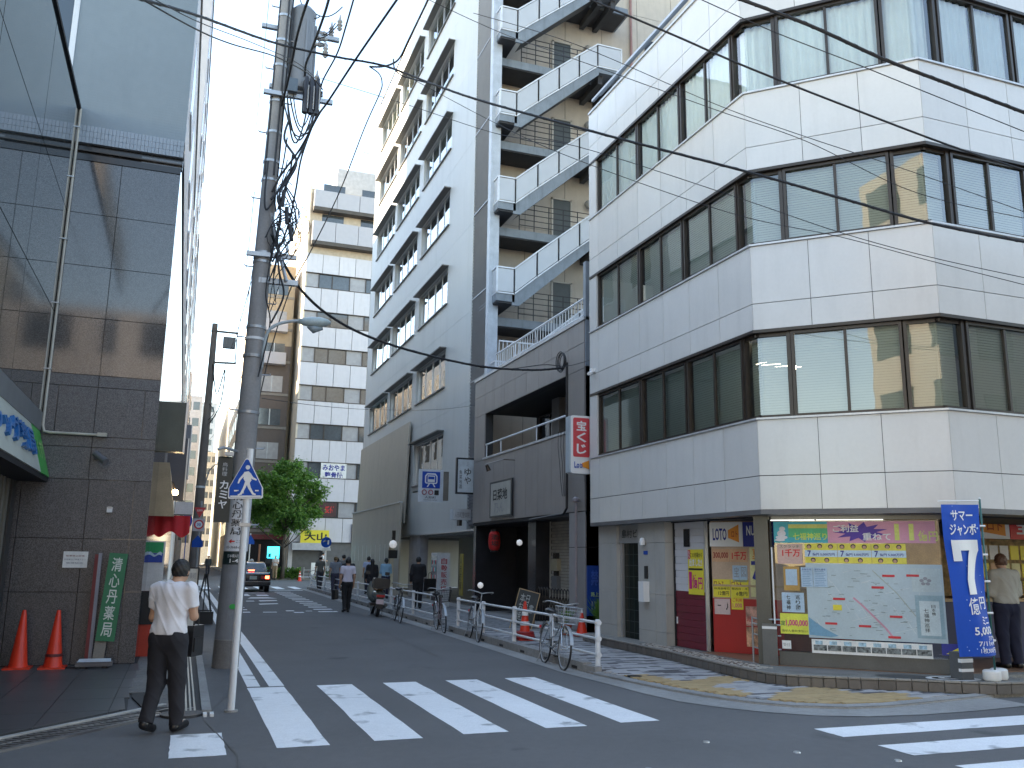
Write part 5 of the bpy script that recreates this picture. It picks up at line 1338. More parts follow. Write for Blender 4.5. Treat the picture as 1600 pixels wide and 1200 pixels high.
# brown block beside it
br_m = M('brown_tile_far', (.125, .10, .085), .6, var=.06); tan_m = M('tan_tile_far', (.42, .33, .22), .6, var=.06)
BB = thing('apartment_block', 'brown and tan apartment block left of the white tower across the avenue', 'building', (6.8, 82, 0))
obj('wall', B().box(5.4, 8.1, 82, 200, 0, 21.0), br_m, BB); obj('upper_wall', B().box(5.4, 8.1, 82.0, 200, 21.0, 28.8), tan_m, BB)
obj('side', B().box(5.3, 5.4, 82.1, 200, 0, 28.9), M('tower_side'), BB)
FBBk = Fr(5.4, 82, 0)
for k in range(8):
    z0 = 4.2 + 3.1 * k
    w = FBBk.obj('window', .2, 2.1, z0, z0 + 1.5, -.1, .05, gl_far if k % 2 else M('far_curtain'), BB)
    FBBk.obj('frame', 1.1, 1.18, z0, z0 + 1.5, .05, .08, galv, w)
    FBBk.obj('band', 0, 2.7, z0 - .35, z0 - .12, 0, .06, M('band_far', (.25, .23, .20), .6), BB)
for k in (5, 6): FBBk.obj('balcony', -.3, 2.2, 4.0 + 3.1 * k - .4, 4.0 + 3.1 * k + .7, 0, .8, M('balcony_grey'), BB)
for k in range(7):
    for j in range(14): obj('side_window', B().box(5.27, 5.31, 84 + j * 4.2, 85.8 + j * 4.2, 4.5 + 3.3 * k, 6.2 + 3.3 * k), gl_far, BB)
obj('shop_front', FBBk.box(B(), -.3, 3.2, 0, 3.2, 0, .6), dark_gl, BB); obj('shop_awning', FBBk.box(B(), -.8, 3.2, 3.2, 3.6, .3, 1.0), M('awning_red', (.16, .03, .03), .6), BB)
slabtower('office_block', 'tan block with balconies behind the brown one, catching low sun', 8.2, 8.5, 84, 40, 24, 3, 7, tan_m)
# left row beyond the avenue and the vista
side_w = M('row_white', (.50, .49, .50), .6, var=.06)
slabtower('office_block', 'pale narrow-fronted block first on the left beyond the avenue', -14, -.62, 57, 26, 21.6, 3.5, 6, side_w, sidew=(1, 25, 2.6, 1))
slabtower('office_block', 'grey block second on the left beyond the avenue', -14, -.70, 83.5, 30, 20.6, 3.5, 6, M('row_grey', (.36, .36, .38), .6), sidew=(1, 29, 2.8, 1))
slabtower('office_block', 'pale distant block third on the left beyond the avenue', -14, -.55, 115, 30, 24, 3.5, 7, side_w, sidew=(1, 29, 2.8, 1))
slabtower('office_block', 'hazy distant grey block closing the left of the street', -3, 1.2, 150, 40, 27, 3, 9, M('vista_grey', (.42, .43, .45), .7), wx=[(.3, 1.2), (1.6, 2.6), (2.9, 3.9)])
slabtower('office_block', 'pale far block with many storeys in the middle of the vista', .5, 5.6, 235, 30, 40, 3, 13, M('vista_pale', (.55, .54, .53), .7), wx=[(.4, 1.4), (1.8, 2.8), (3.2, 4.4)])
slabtower('office_block', 'low cream block on the right of the vista', 3.4, 6, 205, 30, 24, 3, 8, M('vista_cream', (.58, .50, .38), .7), wx=[(.3, 1.0), (1.3, 2.1)])
slabtower('office_block', 'small white block at the end of the left pavement', -4.5, -.1, 125, 20, 14, 3, 4, M('vista_pale'), wx=[(3.0, 3.8), (3.9, 4.3)])
# unseen blocks added to keep the low sun off the lower tower
slabtower('office_block', 'broad unseen block added behind the left row to shade the tower', -30, -8, 54, 21, 30, 4, 9, side_w)
slabtower('sun_blocker', 'tall unseen slab added well behind the left row to block the low sun', -62, -50, 38, 43, 63, 5, 18, side_w)
# buildings on the camera's side of the crossing, met in reflections
ob_m = M('opposite_tan', (.40, .35, .29), .6, var=.06); wxs = [(k * 3.2 + .8, k * 3.2 + 2.6) for k in range(6)]
def opposite(label, x0, x1, y1_, dep, top, fl, m):
    t = thing('office_block', label, 'building', ((x0 + x1) / 2, y1_ - dep, 0))
    obj('wall', B().box(x0, x1, y1_ - dep, y1_, 0, top), m, t)
    f = Fr(x1, y1_, 180); fh = (top - 3.5) / fl
    for k in range(fl):
        a = .8
        while a + 2 < x1 - x0:
            f.obj('window', a, a + 1.8, 3.8 + fh * k + .6, 3.8 + fh * k + 2.2, -.05, .03, gl_far, t); a += 3.0
    return t
opposite('grey-green block on the near side of the crossing, behind the camera to the right', 4, 19, -9, 12, 15, 4, M('opposite_grey', (.27, .28, .28), .6, var=.08))
opposite('pale block on the near side of the crossing, behind the camera', -4.3, 3.2, -9, 12, 12, 3, side_w)
opposite('warm tan block on the near side of the crossing, behind the camera to the left', -10.5, -4.5, -8.5, 14, 19, 5, ob_m)
opposite('grey block on the near side of the crossing, far right', 20, 44, -9, 12, 16, 4, M('row_grey'))
slabtower('office_block', 'pale block continuing the right side of the cross street', 19.6, 46, 9.6, 14, 26, 4, 7, side_w, wx=[(k * 3 + .8, k * 3 + 2.6) for k in range(8)])

# ================================================================== street tree
def tree(x, y, z, h, r, label, n=5200, seed=4):
    t = thing('street_tree', label, 'tree', (x, y, z))
    rt = random.Random(seed)
    tr = B(); tr.tube([(x, y, z), (x + .05, y, z + 1.2), (x - .05, y + .05, z + 2.4), (x + .1, y, z + h * .55), (x, y, z + h * .85)], [.17, .14, .12, .08, .03], 9)
    ends = []
    for k in range(13):
        a = rt.uniform(0, 2 * PI); zz = z + rt.uniform(2.0, h * .6); l = rt.uniform(.9, r * .95)
        p1 = (x + l * .5 * math.cos(a), y + l * .5 * math.sin(a), zz + l * .35); p2 = (x + l * math.cos(a), y + l * math.sin(a), zz + l * .8)
        tr.tube([(x, y, zz), p1, p2], [.06, .04, .015], 6); ends.append(p2)
    obj('trunk', tr, M('bark', (.10, .085, .07), .9, var=.2, scale=6), t, smooth=True)
    lf = B(); ctr = Vector((x, y, z + h * .68)); cl = []
    for k in range(150):
        while True:
            u = Vector((rt.uniform(-1, 1), rt.uniform(-1, 1), rt.uniform(-1, 1)))
            if .25 < u.length < 1: break
        if u.length < .6 and rt.random() < .6: u = u.normalized() * rt.uniform(.7, 1.0)
        k_ = 1 - .32 * max(0, u.z) ** 1.5 + rt.uniform(-.1, .12)
        cl.append((ctr + Vector((u.x * r * k_, u.y * r * k_, u.z * h * .34 * (1.06 if u.z > 0 else .82))), rt.uniform(.35, .75)))
    for i in range(n):
        c, cr = cl[rt.randrange(len(cl))]
        g = Vector((rt.gauss(0, 1), rt.gauss(0, 1), rt.gauss(0, .8))) * cr * .45; p = c + g
        s_ = rt.uniform(.11, .20); q = Matrix.Rotation(rt.uniform(0, 6.3), 3, 'Z') @ Matrix.Rotation(rt.uniform(-1.1, 1.1), 3, 'X')
        lf.cm = rt.choice([0, 0, 1, 2])
        o_ = [q @ Vector(v) for v in ((-s_ * .55, 0, 0), (0, -s_ * .1, s_ * .25), (s_ * .55, 0, 0), (s_ * .1, s_ * .9, -s_ * .2), (-s_ * .3, s_ * .5, 0))]
        lf.add([p + v for v in o_], [(0, 1, 3, 4), (1, 2, 3)])
    lm = [leafm('leaf_green', (.10, .20, .04)), leafm('leaf_dark', (.06, .13, .03)), leafm('leaf_light', (.15, .26, .055))]
    obj('crown', lf, lm, t, kind='stuff')
    return t
def leafm(n, c):
    if n in MATS: return MATS[n]
    m = M(n, c, .55, var=.15, scale=5)
    nt = m.node_tree; p = nt.nodes['Principled BSDF']; tl = nt.nodes.new('ShaderNodeBsdfTranslucent'); tl.inputs[0].default_value = (c[0] * 1.6, c[1] * 1.9, c[2], 1)
    mx = nt.nodes.new('ShaderNodeMixShader'); mx.inputs[0].default_value = .35
    nt.links.new(p.outputs[0], mx.inputs[1]); nt.links.new(tl.outputs[0], mx.inputs[2]); nt.links.new(mx.outputs[0], nt.nodes['Material Output'].inputs[0])
    return m
tree(7.25, 69.3, .1, 8.5, 3.0, 'leafy green street tree across the avenue', 26000)
# hedge and planting along the avenue
def shrub_mass(name, label, x0, x1, y, z0, h, n, seed):
    rt = random.Random(seed); lf = B()
    for i in range(n):
        p = Vector((rt.uniform(x0, x1), y + rt.uniform(-.3, .3), z0 + h * (1 - rt.random() ** 1.6) * (0.8 + .25 * math.sin(i * .01)))); s_ = rt.uniform(.06, .13)
        q = Matrix.Rotation(rt.uniform(0, 6.3), 3, 'Z') @ Matrix.Rotation(rt.uniform(-1.2, 1.2), 3, 'X'); lf.cm = rt.choice([0, 1, 2])
        lf.add([p + q @ Vector(v) for v in ((-s_, 0, 0), (s_, 0, 0), (0, s_ * 1.6, 0))], [(0, 1, 2)])
    o = obj(name, lf, [MATS['leaf_green'], MATS['leaf_dark'], MATS['leaf_light']], None, kind='stuff'); return o
tag(shrub_mass('hedge', '', 4.9, 8.6, 69.6, .1, .75, 2500, 3), 'low hedge along the far kerb of the avenue, left of the blue round sign', 'hedge')
tag(shrub_mass('hedge', '', 9.6, 16, 69.6, .1, .6, 2500, 8), 'low hedge along the far kerb of the avenue, right of the blue round sign', 'hedge')
WIRES = [
    ('thick black cable crossing the whole picture from upper left to the right edge', 0.018, [(-1.11, 9.0, 7.38), (-0.41, 10.5, 8.26), (0.68, 12.5, 9.32), (1.66, 13.2, 9.72), (2.55, 13.4, 9.86), (3.24, 12.6, 9.22), (3.79, 11.6, 8.51), (5.13, 10.0, 7.43), (6.51, 9.0, 6.74), (7.46, 8.3, 6.23), (8.52, 7.9, 5.9), (9.83, 7.4, 5.62)]),
    ('thin cable lashed just below the thick one at upper left', 0.01, [(-1.12, 9.0, 7.48), (-0.4, 10.5, 8.08), (0.07, 11.5, 8.56), (0.7, 12.7, 9.22), (1.21, 13.6, 9.61), (1.45, 14.2, 9.86), (1.7, 14.6, 9.88)]),
    ('second thin loose cable at upper left with small clips', 0.006, [(-1.06, 9.0, 7.53), (-0.41, 10.5, 8.19), (0.33, 12.0, 8.95), (1.09, 13.6, 9.73), (1.5, 14.4, 10.0)]),
    ('thickest bundled cable at the top right corner', 0.02, [(5.4, 7.6, 8.11), (6.24, 7.3, 7.75), (7.11, 7.1, 7.4), (7.91, 6.9, 7.13), (8.93, 6.7, 6.84)]),
    ('black twisted cable across the upper window band', 0.0125, [(3.92, 8.6, 8.41), (4.99, 8.1, 7.79), (5.77, 7.9, 7.47), (6.92, 7.6, 7.05), (8.31, 7.4, 6.7), (9.49, 7.2, 6.44)]),
    ('thin wire under the thickest cable at top right', 0.006, [(5.12, 7.9, 8.22), (6.04, 7.7, 7.87), (7.01, 7.5, 7.57), (7.95, 7.3, 7.26), (9.43, 7.1, 6.88)]),
    ('upper one of two thin parallel wires slanting over the white building', 0.005, [(3.52, 11.5, 9.89), (4.55, 10.0, 8.71), (6.12, 9.0, 7.61), (7.03, 8.4, 7.04), (8.38, 8.0, 6.61), (9.93, 7.6, 6.11)]),
    ('lower one of two thin parallel wires slanting over the white building', 0.005, [(2.83, 12.0, 10.32), (3.94, 11.5, 9.67), (4.55, 10.0, 8.48), (6.12, 9.0, 7.53), (7.03, 8.4, 6.98), (8.36, 8.0, 6.34), (9.79, 7.5, 5.99)]),
    ('thin wire from the pole to the middle window band', 0.005, [(1.63, 14.5, 10.04), (2.92, 13.0, 9.0), (3.97, 11.5, 7.97), (4.55, 10.0, 7.19), (6.32, 9.0, 6.36), (7.38, 8.3, 5.77), (8.42, 7.9, 5.45), (9.68, 7.5, 5.19)]),
    ('thin sagging wire below it over the white panels', 0.005, [(2.75, 13.3, 9.76), (3.9, 11.6, 8.21), (4.55, 10.0, 7.0), (6.26, 9.0, 6.12), (7.37, 8.3, 5.71), (8.42, 7.9, 5.4), (9.66, 7.5, 5.09)]),
    ('heavy cable sagging from the pole to the brown house', 0.027, [(1.0, 14.6, 7.05), (1.1, 14.8, 6.92), (1.32, 15.2, 6.7), (1.66, 15.8, 6.51), (2.26, 16.6, 6.33), (3.2, 17.6, 6.24), (4.55, 18.6, 6.22), (6.32, 19.4, 6.22), (7.83, 19.9, 6.36), (8.78, 20.1, 6.54)]),
    ('thinner cable running beside the heavy one to the brown house', 0.01, [(6.32, 19.4, 6.19), (7.28, 19.8, 6.33), (8.21, 20.0, 6.55), (8.83, 20.0, 6.57), (8.79, 18.4, 6.4)]),
    ('thin low wire across the street at second-storey height', 0.006, [(1.06, 15.0, 4.3), (2.43, 18.0, 4.75), (4.07, 21.0, 5.26), (6.76, 25.0, 6.07), (9.7, 30.0, 7.23)]),
    ('leftmost thick cable rising from the pole past the transformer', 0.02, [(1.01, 14.6, 9.43), (1.03, 13.8, 9.49), (1.03, 13.2, 9.53), (1.02, 12.5, 9.51), (1.02, 11.6, 9.36), (1.05, 11.0, 9.3)]),
    ('second thick cable rising beside the transformer', 0.02, [(1.37, 14.6, 10.09), (1.34, 14.2, 10.08), (1.34, 13.4, 9.88), (1.35, 12.0, 9.64), (1.31, 11.0, 9.37)]),
    ('cable with clamps rising right of the transformer', 0.014, [(1.68, 14.8, 9.9), (1.68, 14.5, 10.01), (1.81, 13.8, 10.16), (1.82, 13.0, 10.19), (1.8, 12.0, 10.16)]),
    ('long cable rising from the pole brackets to the top centre', 0.018, [(0.96, 14.7, 7.85), (1.09, 14.6, 8.16), (1.36, 14.4, 8.6), (1.58, 14.0, 9.06), (1.71, 13.8, 9.25), (1.98, 12.6, 9.46), (2.3, 11.0, 9.6)]),
    ('cable dropping from the top centre to join the thick crossing cable', 0.016, [(2.98, 12.0, 10.44), (2.83, 12.8, 10.08), (2.77, 13.2, 9.95), (2.67, 13.4, 9.92), (2.49, 13.4, 9.83), (2.3, 13.4, 9.79)]),
    ('branch looping right from the joint in the crossing cable', 0.012, [(2.68, 13.3, 9.96), (2.71, 13.3, 9.78), (2.79, 13.1, 9.57), (2.9, 13.0, 9.49), (3.24, 12.6, 9.22)]),
    ('drop cable falling from the joint to the pole foot of the brackets', 0.01, [(2.3, 13.4, 9.79), (2.5, 13.6, 9.82), (2.6, 13.8, 9.79), (2.61, 14.0, 9.69), (2.44, 14.4, 9.19), (2.12, 14.8, 8.08), (1.72, 15.0, 7.02), (1.41, 15.0, 6.27), (1.16, 15.0, 5.22), (1.01, 15.0, 4.27)]),
    ('thin vertical line left of the pole', 0.004, [(0.55, 12.0, 9.73), (0.84, 20.0, 11.6), (1.04, 28.0, 11.21), (1.13, 40.0, 10.31)]),
    ('bundle from the second pole up to the big pole, left strand', 0.007, [(0.73, 16.0, 8.34), (0.95, 22.0, 8.77), (1.19, 30.0, 9.07), (1.23, 38.0, 9.89), (1.08, 44.0, 10.51)]),
    ('bundle from the second pole up to the big pole, right strand', 0.01, [(0.85, 16.0, 7.48), (1.08, 22.0, 8.45), (1.31, 30.0, 9.08), (1.44, 38.0, 9.49), (0.84, 44.0, 9.86)]),
    ('slack line from the second pole down the street', 0.01, [(0.91, 44.5, 11.89), (1.02, 36.0, 9.45), (1.07, 28.0, 8.57), (0.89, 18.0, 7.22)]),
    ('low slack line near the second pole', 0.008, [(0.77, 44.5, 7.11), (0.99, 34.0, 6.45), (1.04, 27.0, 6.26), (0.92, 18.0, 5.48)]),
    ('far wires beyond the second pole', 0.012, [(0.66, 45.0, 12.64), (0.89, 70.0, 12.65), (1.5, 110.0, 11.99)]),
]
# ================================================================== big utility pole with its gear
def lerp(a, b, t): return a + (b - a) * t
UP = thing('utility_pole', 'big concrete utility pole with transformer, cable tangle and signs on the left kerb', 'utility pole', (.78, 14.9, 0))
def ax(z): return Vector((.78 + .0175 * z, 14.9, z))
def pr(z): return .195 - .0078 * z
obj('shaft', B().tube([ax(z) for z in (0, 1.1, 3, 6, 9, 12, 13.4)], [pr(z) for z in (0, 1.1, 3, 6, 9, 12, 13.4)], 24), conc_pole, UP, smooth=50)
obj('foot_wrap', B().tube([ax(0.0), ax(.42)], [pr(0) + .006, pr(.42) + .006], 24), M('pole_foot', (.17, .16, .15), .85, var=.2, dirt=.4, dscale=4), UP, smooth=50)
obj('grey_sleeve', B().tube([ax(.43), ax(1.65)], [pr(.43) + .005, pr(1.65) + .005], 24), M('pole_sleeve', (.20, .205, .215), .75, var=.10, scale=4, dirt=.3, dscale=4), UP, smooth=50)
b = B(); b.add([tuple(ax(.93) + Vector((.02 + .05 * math.cos(t), -.206 + .0 * t, .04 * math.sin(t)))) for t in [i * .5236 for i in range(12)]], [tuple(range(12))])
obj('spray_mark', b, M('spray_green', (.04, .35, .06), .7), UP)
for z in (2.95, 4.0, 5.25, 5.45, 6.6, 6.68, 6.76, 8.1, 8.45, 9.0, 9.6, 9.7, 10.3, 10.8, 11.3):
    obj('steel_band', B().tube([ax(z), ax(z + .045)], [pr(z) + .012] * 2, 20), galv if z != 5.25 else white, UP, smooth=50)
for i in range(18):
    z = 2.2 + i * .62; s_ = -1 if i % 2 else 1; c = ax(z)
    obj('step_bolt', B().tube([c, c + Vector((s_ * (pr(z) + .13), 0, .0)), c + Vector((s_ * (pr(z) + .14), 0, .03))], .012, 6), galv, UP)
# transformer drum with bushings
tc = Vector((1.32, 15.05, 0)); drum = obj('transformer', B().lathe([(.05, 9.98), (.20, 10.0), (.225, 10.06), (.225, 11.5), (.235, 11.53), (.235, 11.58), (.15, 11.68), (.03, 11.7)], 26, tc), M('transformer_grey', (.22, .24, .27), .5, var=.06, dirt=.15), UP, smooth=40)
for k in range(5):
    a = k * .55 - 1.3; obj('cooling_rib', B().box(tc.x + .2 * math.cos(a) - .01, tc.x + .25 * math.cos(a) + .01, tc.y + .24 * math.sin(a) - .01, tc.y + .24 * math.sin(a) + .01, 10.2, 11.35), MATS['transformer_grey'], drum)
for k in range(3):
    p0 = tc + Vector((.2, -.1 + k * .1, 10.95 + k * .18))
    obj('bushing', B().tube([p0, p0 + Vector((.08, 0, .01)), p0 + Vector((.10, 0, .01)), p0 + Vector((.18, 0, .02)), p0 + Vector((.2, 0, .02)), p0 + Vector((.26, 0, .03))], [.03, .035, .055, .035, .05, .02], 10), M('porcelain', (.35, .34, .33), .25), drum)
obj('drum_bracket', B().bar(ax(10.2), tc + Vector((-.1, 0, 10.2)), .08, .1).bar(ax(11.3), tc + Vector((-.1, 0, 11.3)), .08, .1), galv, UP)
# cross arms
def arm(z, x0, x1, yy=14.75, w=.075): obj('cross_arm', B().bar((x0, yy, z), (x1, yy, z + .02), w), galv, UP)
arm(9.72, .7, 1.9); arm(9.98, .8, 1.75, 15.0); arm(6.72, .62, 1.45); arm(6.28, .85, 1.5, 14.8, .09); arm(11.2, .6, 2.0, 15.1)
obj('stay', B().tube([(.98, 14.8, 7.5), (1.12, 14.75, 6.9), (1.3, 14.72, 6.3)], .03, 8), galv, UP)
# black switch boxes with tubes
sbx = thing_parts = None
for k in range(3):
    x = 1.42 + k * .1
    obj('fuse_tube', B().lathe([(.03, 0), (.055, .02), (.055, .62), (.035, .66), (.035, .72)], 12, (x, 14.72, 9.42)), M('fuse_black', (.03, .03, .035), .35), UP, smooth=40)
    obj('clear_rod', B().cyl(x + .035, 14.66, 9.5, 9.95, .012), M('porcelain'), UP)
obj('arrester', B().box(1.1, 1.26, 14.6, 14.75, 9.75, 10.0), M('arrester_blue', (.10, .13, .16), .4), UP)
def insul(x, y, z):
    obj('insulator', B().lathe([(.02, 0), (.05, .04), (.025, .07), (.055, .11), (.025, .14), (.05, .18), (.02, .24), (.01, .32)], 10, (x, y, z)), M('porcelain'), UP, smooth=30)
for x, y, z in ((1.72, 14.75, 10.6), (1.95, 14.75, 11.2), (1.6, 14.75, 10.0), (1.85, 15.1, 11.25)): insul(x, y, z)
cable = M('cable_black', (.018, .018, .02), .5, var=0)
rc_ = random.Random(12)
def sag(p, q, s_, n=10, jit=0.):
    p = Vector(p); q = Vector(q)
    return [p.lerp(q, t / n) + Vector((rc_.uniform(-jit, jit), rc_.uniform(-jit, jit), -s_ * 4 * (t / n) * (1 - t / n) + rc_.uniform(-jit, jit))) for t in range(n + 1)]
for p, q, s_, r_ in (((1.1, 14.7, 9.7), (1.45, 14.7, 9.45), .75, .016), ((1.1, 14.72, 9.7), (1.55, 14.7, 9.45), .68, .014), ((1.15, 14.72, 9.7), (1.65, 14.7, 9.45), .55, .014), ((1.2, 14.7, 9.75), (1.5, 14.72, 9.42), .42, .012), ((1.0, 14.7, 9.8), (1.7, 14.7, 9.9), .9, .014),
                    ((1.55, 15.0, 10.9), (1.75, 14.8, 10.8), -.12, .01), ((1.55, 15.0, 11.1), (1.95, 14.8, 11.4), .1, .01), ((1.55, 15.1, 11.3), (1.9, 15, 11.5), .15, .01), ((1.6, 14.9, 11.5), (1.2, 15, 11.9), .2, .01), ((1.4, 15, 11.7), (2.0, 14.9, 11.8), .2, .01)):
    obj('jumper_cable', B().tube(sag(p, q, s_), r_, 6), cable, UP)
# tangle of telecom cables down the right side
runs = [[(1.6, 14.7, 9.6), (1.5, 14.7, 9.0), (1.3, 14.7, 8.4), (1.1, 14.68, 7.95), (.95, 14.66, 7.7)], [(1.62, 14.7, 9.4), (1.42, 14.72, 8.6), (1.36, 14.7, 8.0), (1.3, 14.7, 7.5), (1.22, 14.7, 7.1), (1.05, 14.7, 6.6)],
        [(1.15, 14.7, 8.9), (1.1, 14.7, 8.3), (1.0, 14.7, 7.9), (1.05, 14.7, 7.5)], [(.86, 14.68, 8.4), (.84, 14.66, 7.8), (.88, 14.66, 7.5), (1.0, 14.68, 7.7)], [(1.3, 14.72, 7.6), (1.45, 14.7, 7.3), (1.48, 14.7, 7.0), (1.35, 14.7, 6.75), (1.2, 14.7, 7.0)],
        [(1.05, 14.7, 7.3), (1.2, 14.66, 7.1), (1.28, 14.7, 6.8), (1.1, 14.7, 6.75), (1.02, 14.7, 7.1)], [(1.1, 14.7, 7.9), (1.25, 14.7, 7.7), (1.35, 14.7, 7.3), (1.3, 14.7, 6.95)], [(.9, 14.66, 7.0), (1.05, 14.66, 7.35), (1.3, 14.66, 7.5)],
        [(1.05, 14.7, 7.0), (1.0, 14.7, 6.5), (.98, 14.7, 6.0), (1.08, 14.7, 5.5), (.95, 14.7, 4.6)], [(1.15, 14.7, 7.0), (1.08, 14.7, 6.4), (1.15, 14.7, 5.9)]]
def smooth_pts(P, n=6):
    out = []
    P = [Vector(p) for p in P]
    for i in range(len(P) - 1):
        p0, p1, p2, p3 = P[max(i - 1, 0)], P[i], P[i + 1], P[min(i + 2, len(P) - 1)]
        for k in range(n):
            t = k / n; out.append(.5 * ((2 * p1) + (-p0 + p2) * t + (2 * p0 - 5 * p1 + 4 * p2 - p3) * t * t + (-p0 + 3 * p1 - 3 * p2 + p3) * t ** 3))
    out.append(P[-1]); return out
for k in range(9):
    z0 = rc_.uniform(7.2, 9.4); x0 = rc_.uniform(.98, 1.5)
    runs.append([(x0, 14.66, z0), (x0 + rc_.uniform(-.2, .25), 14.68, z0 - .4), (x0 + rc_.uniform(-.3, .2), 14.64, z0 - .8), (1.02 + rc_.uniform(0, .3), 14.68, z0 - 1.2), (.98 + rc_.uniform(0, .15), 14.68, z0 - 1.7)])
for i, r in enumerate(runs): obj('hanging_cable', B().tube(smooth_pts(r), [.022, .018, .014, .018, .008, .008, .010, .012, .012, .008][i % 10], 6), cable, UP)
for k in range(16):
    c = Vector((rc_.uniform(1.0, 1.5), 14.68, rc_.uniform(6.8, 7.9))); r_ = rc_.uniform(.06, .16); s0 = rc_.uniform(0, 6)
    obj('cable_loop', B().tube([c + Vector((r_ * math.cos(s0 + t * .5), .02 * t / 10, r_ * 1.4 * math.sin(s0 + t * .5))) for t in range(12)], .008, 5), cable, UP)
for k in range(3): obj('splice_sleeve', B().tube([(1.28 - .06 * k, 14.66, 7.3 + .3 * k), (1.34 - .1 * k, 14.66, 7.0 + .3 * k)], .035, 8), cable, UP)
# black tubes up the pole
for dx__ in (-.10, .05, .12): obj('riser_pipe', B().tube([ax(z) + Vector((dx__, -(pr(z) + .01) * math.sqrt(max(.1, 1 - (dx__ / pr(z)) ** 2)), 0)) for z in (8.2, 9.2, 10.2, 11.2, 12.2)], .018, 6), cable, UP)
# signs fixed to the pole: curved plates
def plate(z0, z1, h0, h1, m, nm, par, off=.008):
    """plate wrapped round the pole from angle h0 to h1 (degrees, -90 faces the camera)"""
    vs = []; n = 12
    for i in range(n + 1):
        t = R(lerp(h0, h1, i / n))
        for z in (z0, z1): vs.append(tuple(ax(z) + Vector((math.cos(t), math.sin(t), 0)) * (pr(z) + off)))
    b = B(); b.add(vs, [(2 * i, 2 * i + 2, 2 * i + 3, 2 * i + 1) for i in range(n)]); return obj(nm, b, m, par, smooth=True)
class PoleFr:
    def p(s, a, z, d=0.):
        t = R(-95) + a / .19; return ax(z) + Vector((math.cos(t), math.sin(t), 0)) * (pr(z) + .008 + d)
pf = PoleFr()
ps1_ = tag(plate(1.78, 2.72, -175, -12, M('plate_white', (.70, .70, .71), .5), 'pole_sign', None), 'white pharmacy sign wrapped round the big pole, with black vertical lettering and a red arrow', 'sign')
text('清心丹薬局', pf, -.11, .055, 2.02, 2.70, .006, black, ps1_, bold=.02, vertical=True); text('日本橋人形町一丁目', pf, .10, .13, 1.98, 2.64, .006, M('grey_print'), ps1_, vertical=True)
b = B(); b.add([pf.p(a, z, .006) for a, z in ((-.12, 1.93), (-.07, 1.965), (-.07, 1.94), (-.02, 1.94), (-.02, 1.92), (-.07, 1.92), (-.07, 1.895))], [tuple(range(7))]); obj('red_arrow', b, red, ps1_)
text('ここ', pf, .0, .07, 1.905, 1.95, .006, black, ps1_); text('03-3668-664', pf, -.15, .12, 1.82, 1.86, .006, black, ps1_, bold=.01)
ps2_ = tag(plate(1.57, 1.77, -165, -12, M('plate_dark', (.012, .025, .025), .4), 'address_plate', None), 'small dark address plate 1-4 under the white pharmacy sign on the pole', 'plate')
text('日本橋人形町', pf, -.11, .11, 1.68, 1.73, .006, white, ps2_); text('1-4', pf, -.07, .06, 1.60, 1.66, .006, white, ps2_, bold=.02)
KB = thing('shop_banner', 'narrow black vertical banner sign with white katakana hung beside the pole', 'sign', (.55, 14.6, 2.2))
b = B(); b.prism([(.43, 14.60), (.66, 14.60), (.66, 14.72), (.43, 14.72)], 2.22, 3.24)
b.lathe([(.02, 0), (.09, 0), (.11, .02)], 12, (.545, 14.66, 3.23))
obj('body', b, M('banner_black', (.02, .028, .026), .4), KB)
text('カミヤ', Fr(.43, 14.595, 0), .05, .18, 2.42, 2.88, .004, white, KB, bold=.035, vertical=True); text('鳥料理', Fr(.43, 14.595, 0), .07, .15, 2.94, 3.16, .004, M('print_grey3', (.5, .5, .5)), KB, vertical=True)
obj('hanger', B().tube([ax(3.36) + Vector((-.1, -.1, 0)), (.50, 14.62, 3.40), (.40, 14.62, 3.36)], .022, 8).box(.52, .66, 14.6, 14.7, 3.27, 3.33), galv, KB)

# street lamp on the pole
SL_ = thing('street_lamp', 'pale green street lamp on a curved arm fixed to the big pole', 'street lamp', (1.0, 14.8, 4.9))
obj('arm', B().tube(smooth_pts([(1.0, 14.76, 4.75), (1.01, 14.72, 5.1), (1.06, 14.70, 5.38), (1.2, 14.7, 5.52), (1.42, 14.7, 5.60), (1.58, 14.7, 5.62)]), .026, 10), M('lamp_arm', (.40, .45, .46), .4), SL_, smooth=True)
hd = B()
for i, (x, w, h0, h1) in enumerate(((1.54, .035, 5.58, 5.65), (1.62, .07, 5.55, 5.68), (1.75, .10, 5.53, 5.71), (1.9, .105, 5.54, 5.72), (2.02, .085, 5.58, 5.70), (2.08, .03, 5.62, 5.67))):
    cz, rz_ = (h0 + h1) / 2, (h1 - h0) / 2
    hd.v += [(x, 14.7 + w * math.cos(2 * PI * k / 14), cz + rz_ * math.sin(2 * PI * k / 14)) for k in range(14)]
for i in range(5):
    for k in range(14): hd.f.append((i * 14 + k, i * 14 + (k + 1) % 14, (i + 1) * 14 + (k + 1) % 14, (i + 1) * 14 + k))
hd.f += [tuple(range(14))[::-1], tuple(range(70, 84))]; hd.mi = [0] * len(hd.f)
obj('head', hd, M('lamp_head', (.42, .50, .50), .35), SL_, smooth=True)
obj('lens', B().tube([(1.70, 14.7, 5.545), (1.80, 14.7, 5.50), (1.95, 14.7, 5.53)], [.03, .075, .03], 12), M('lamp_lens', (.25, .30, .32), .1), SL_, smooth=True)
obj('clamp', B().tube([ax(4.95), ax(5.0)], [pr(5) + .02] * 2, 18), galv, SL_)

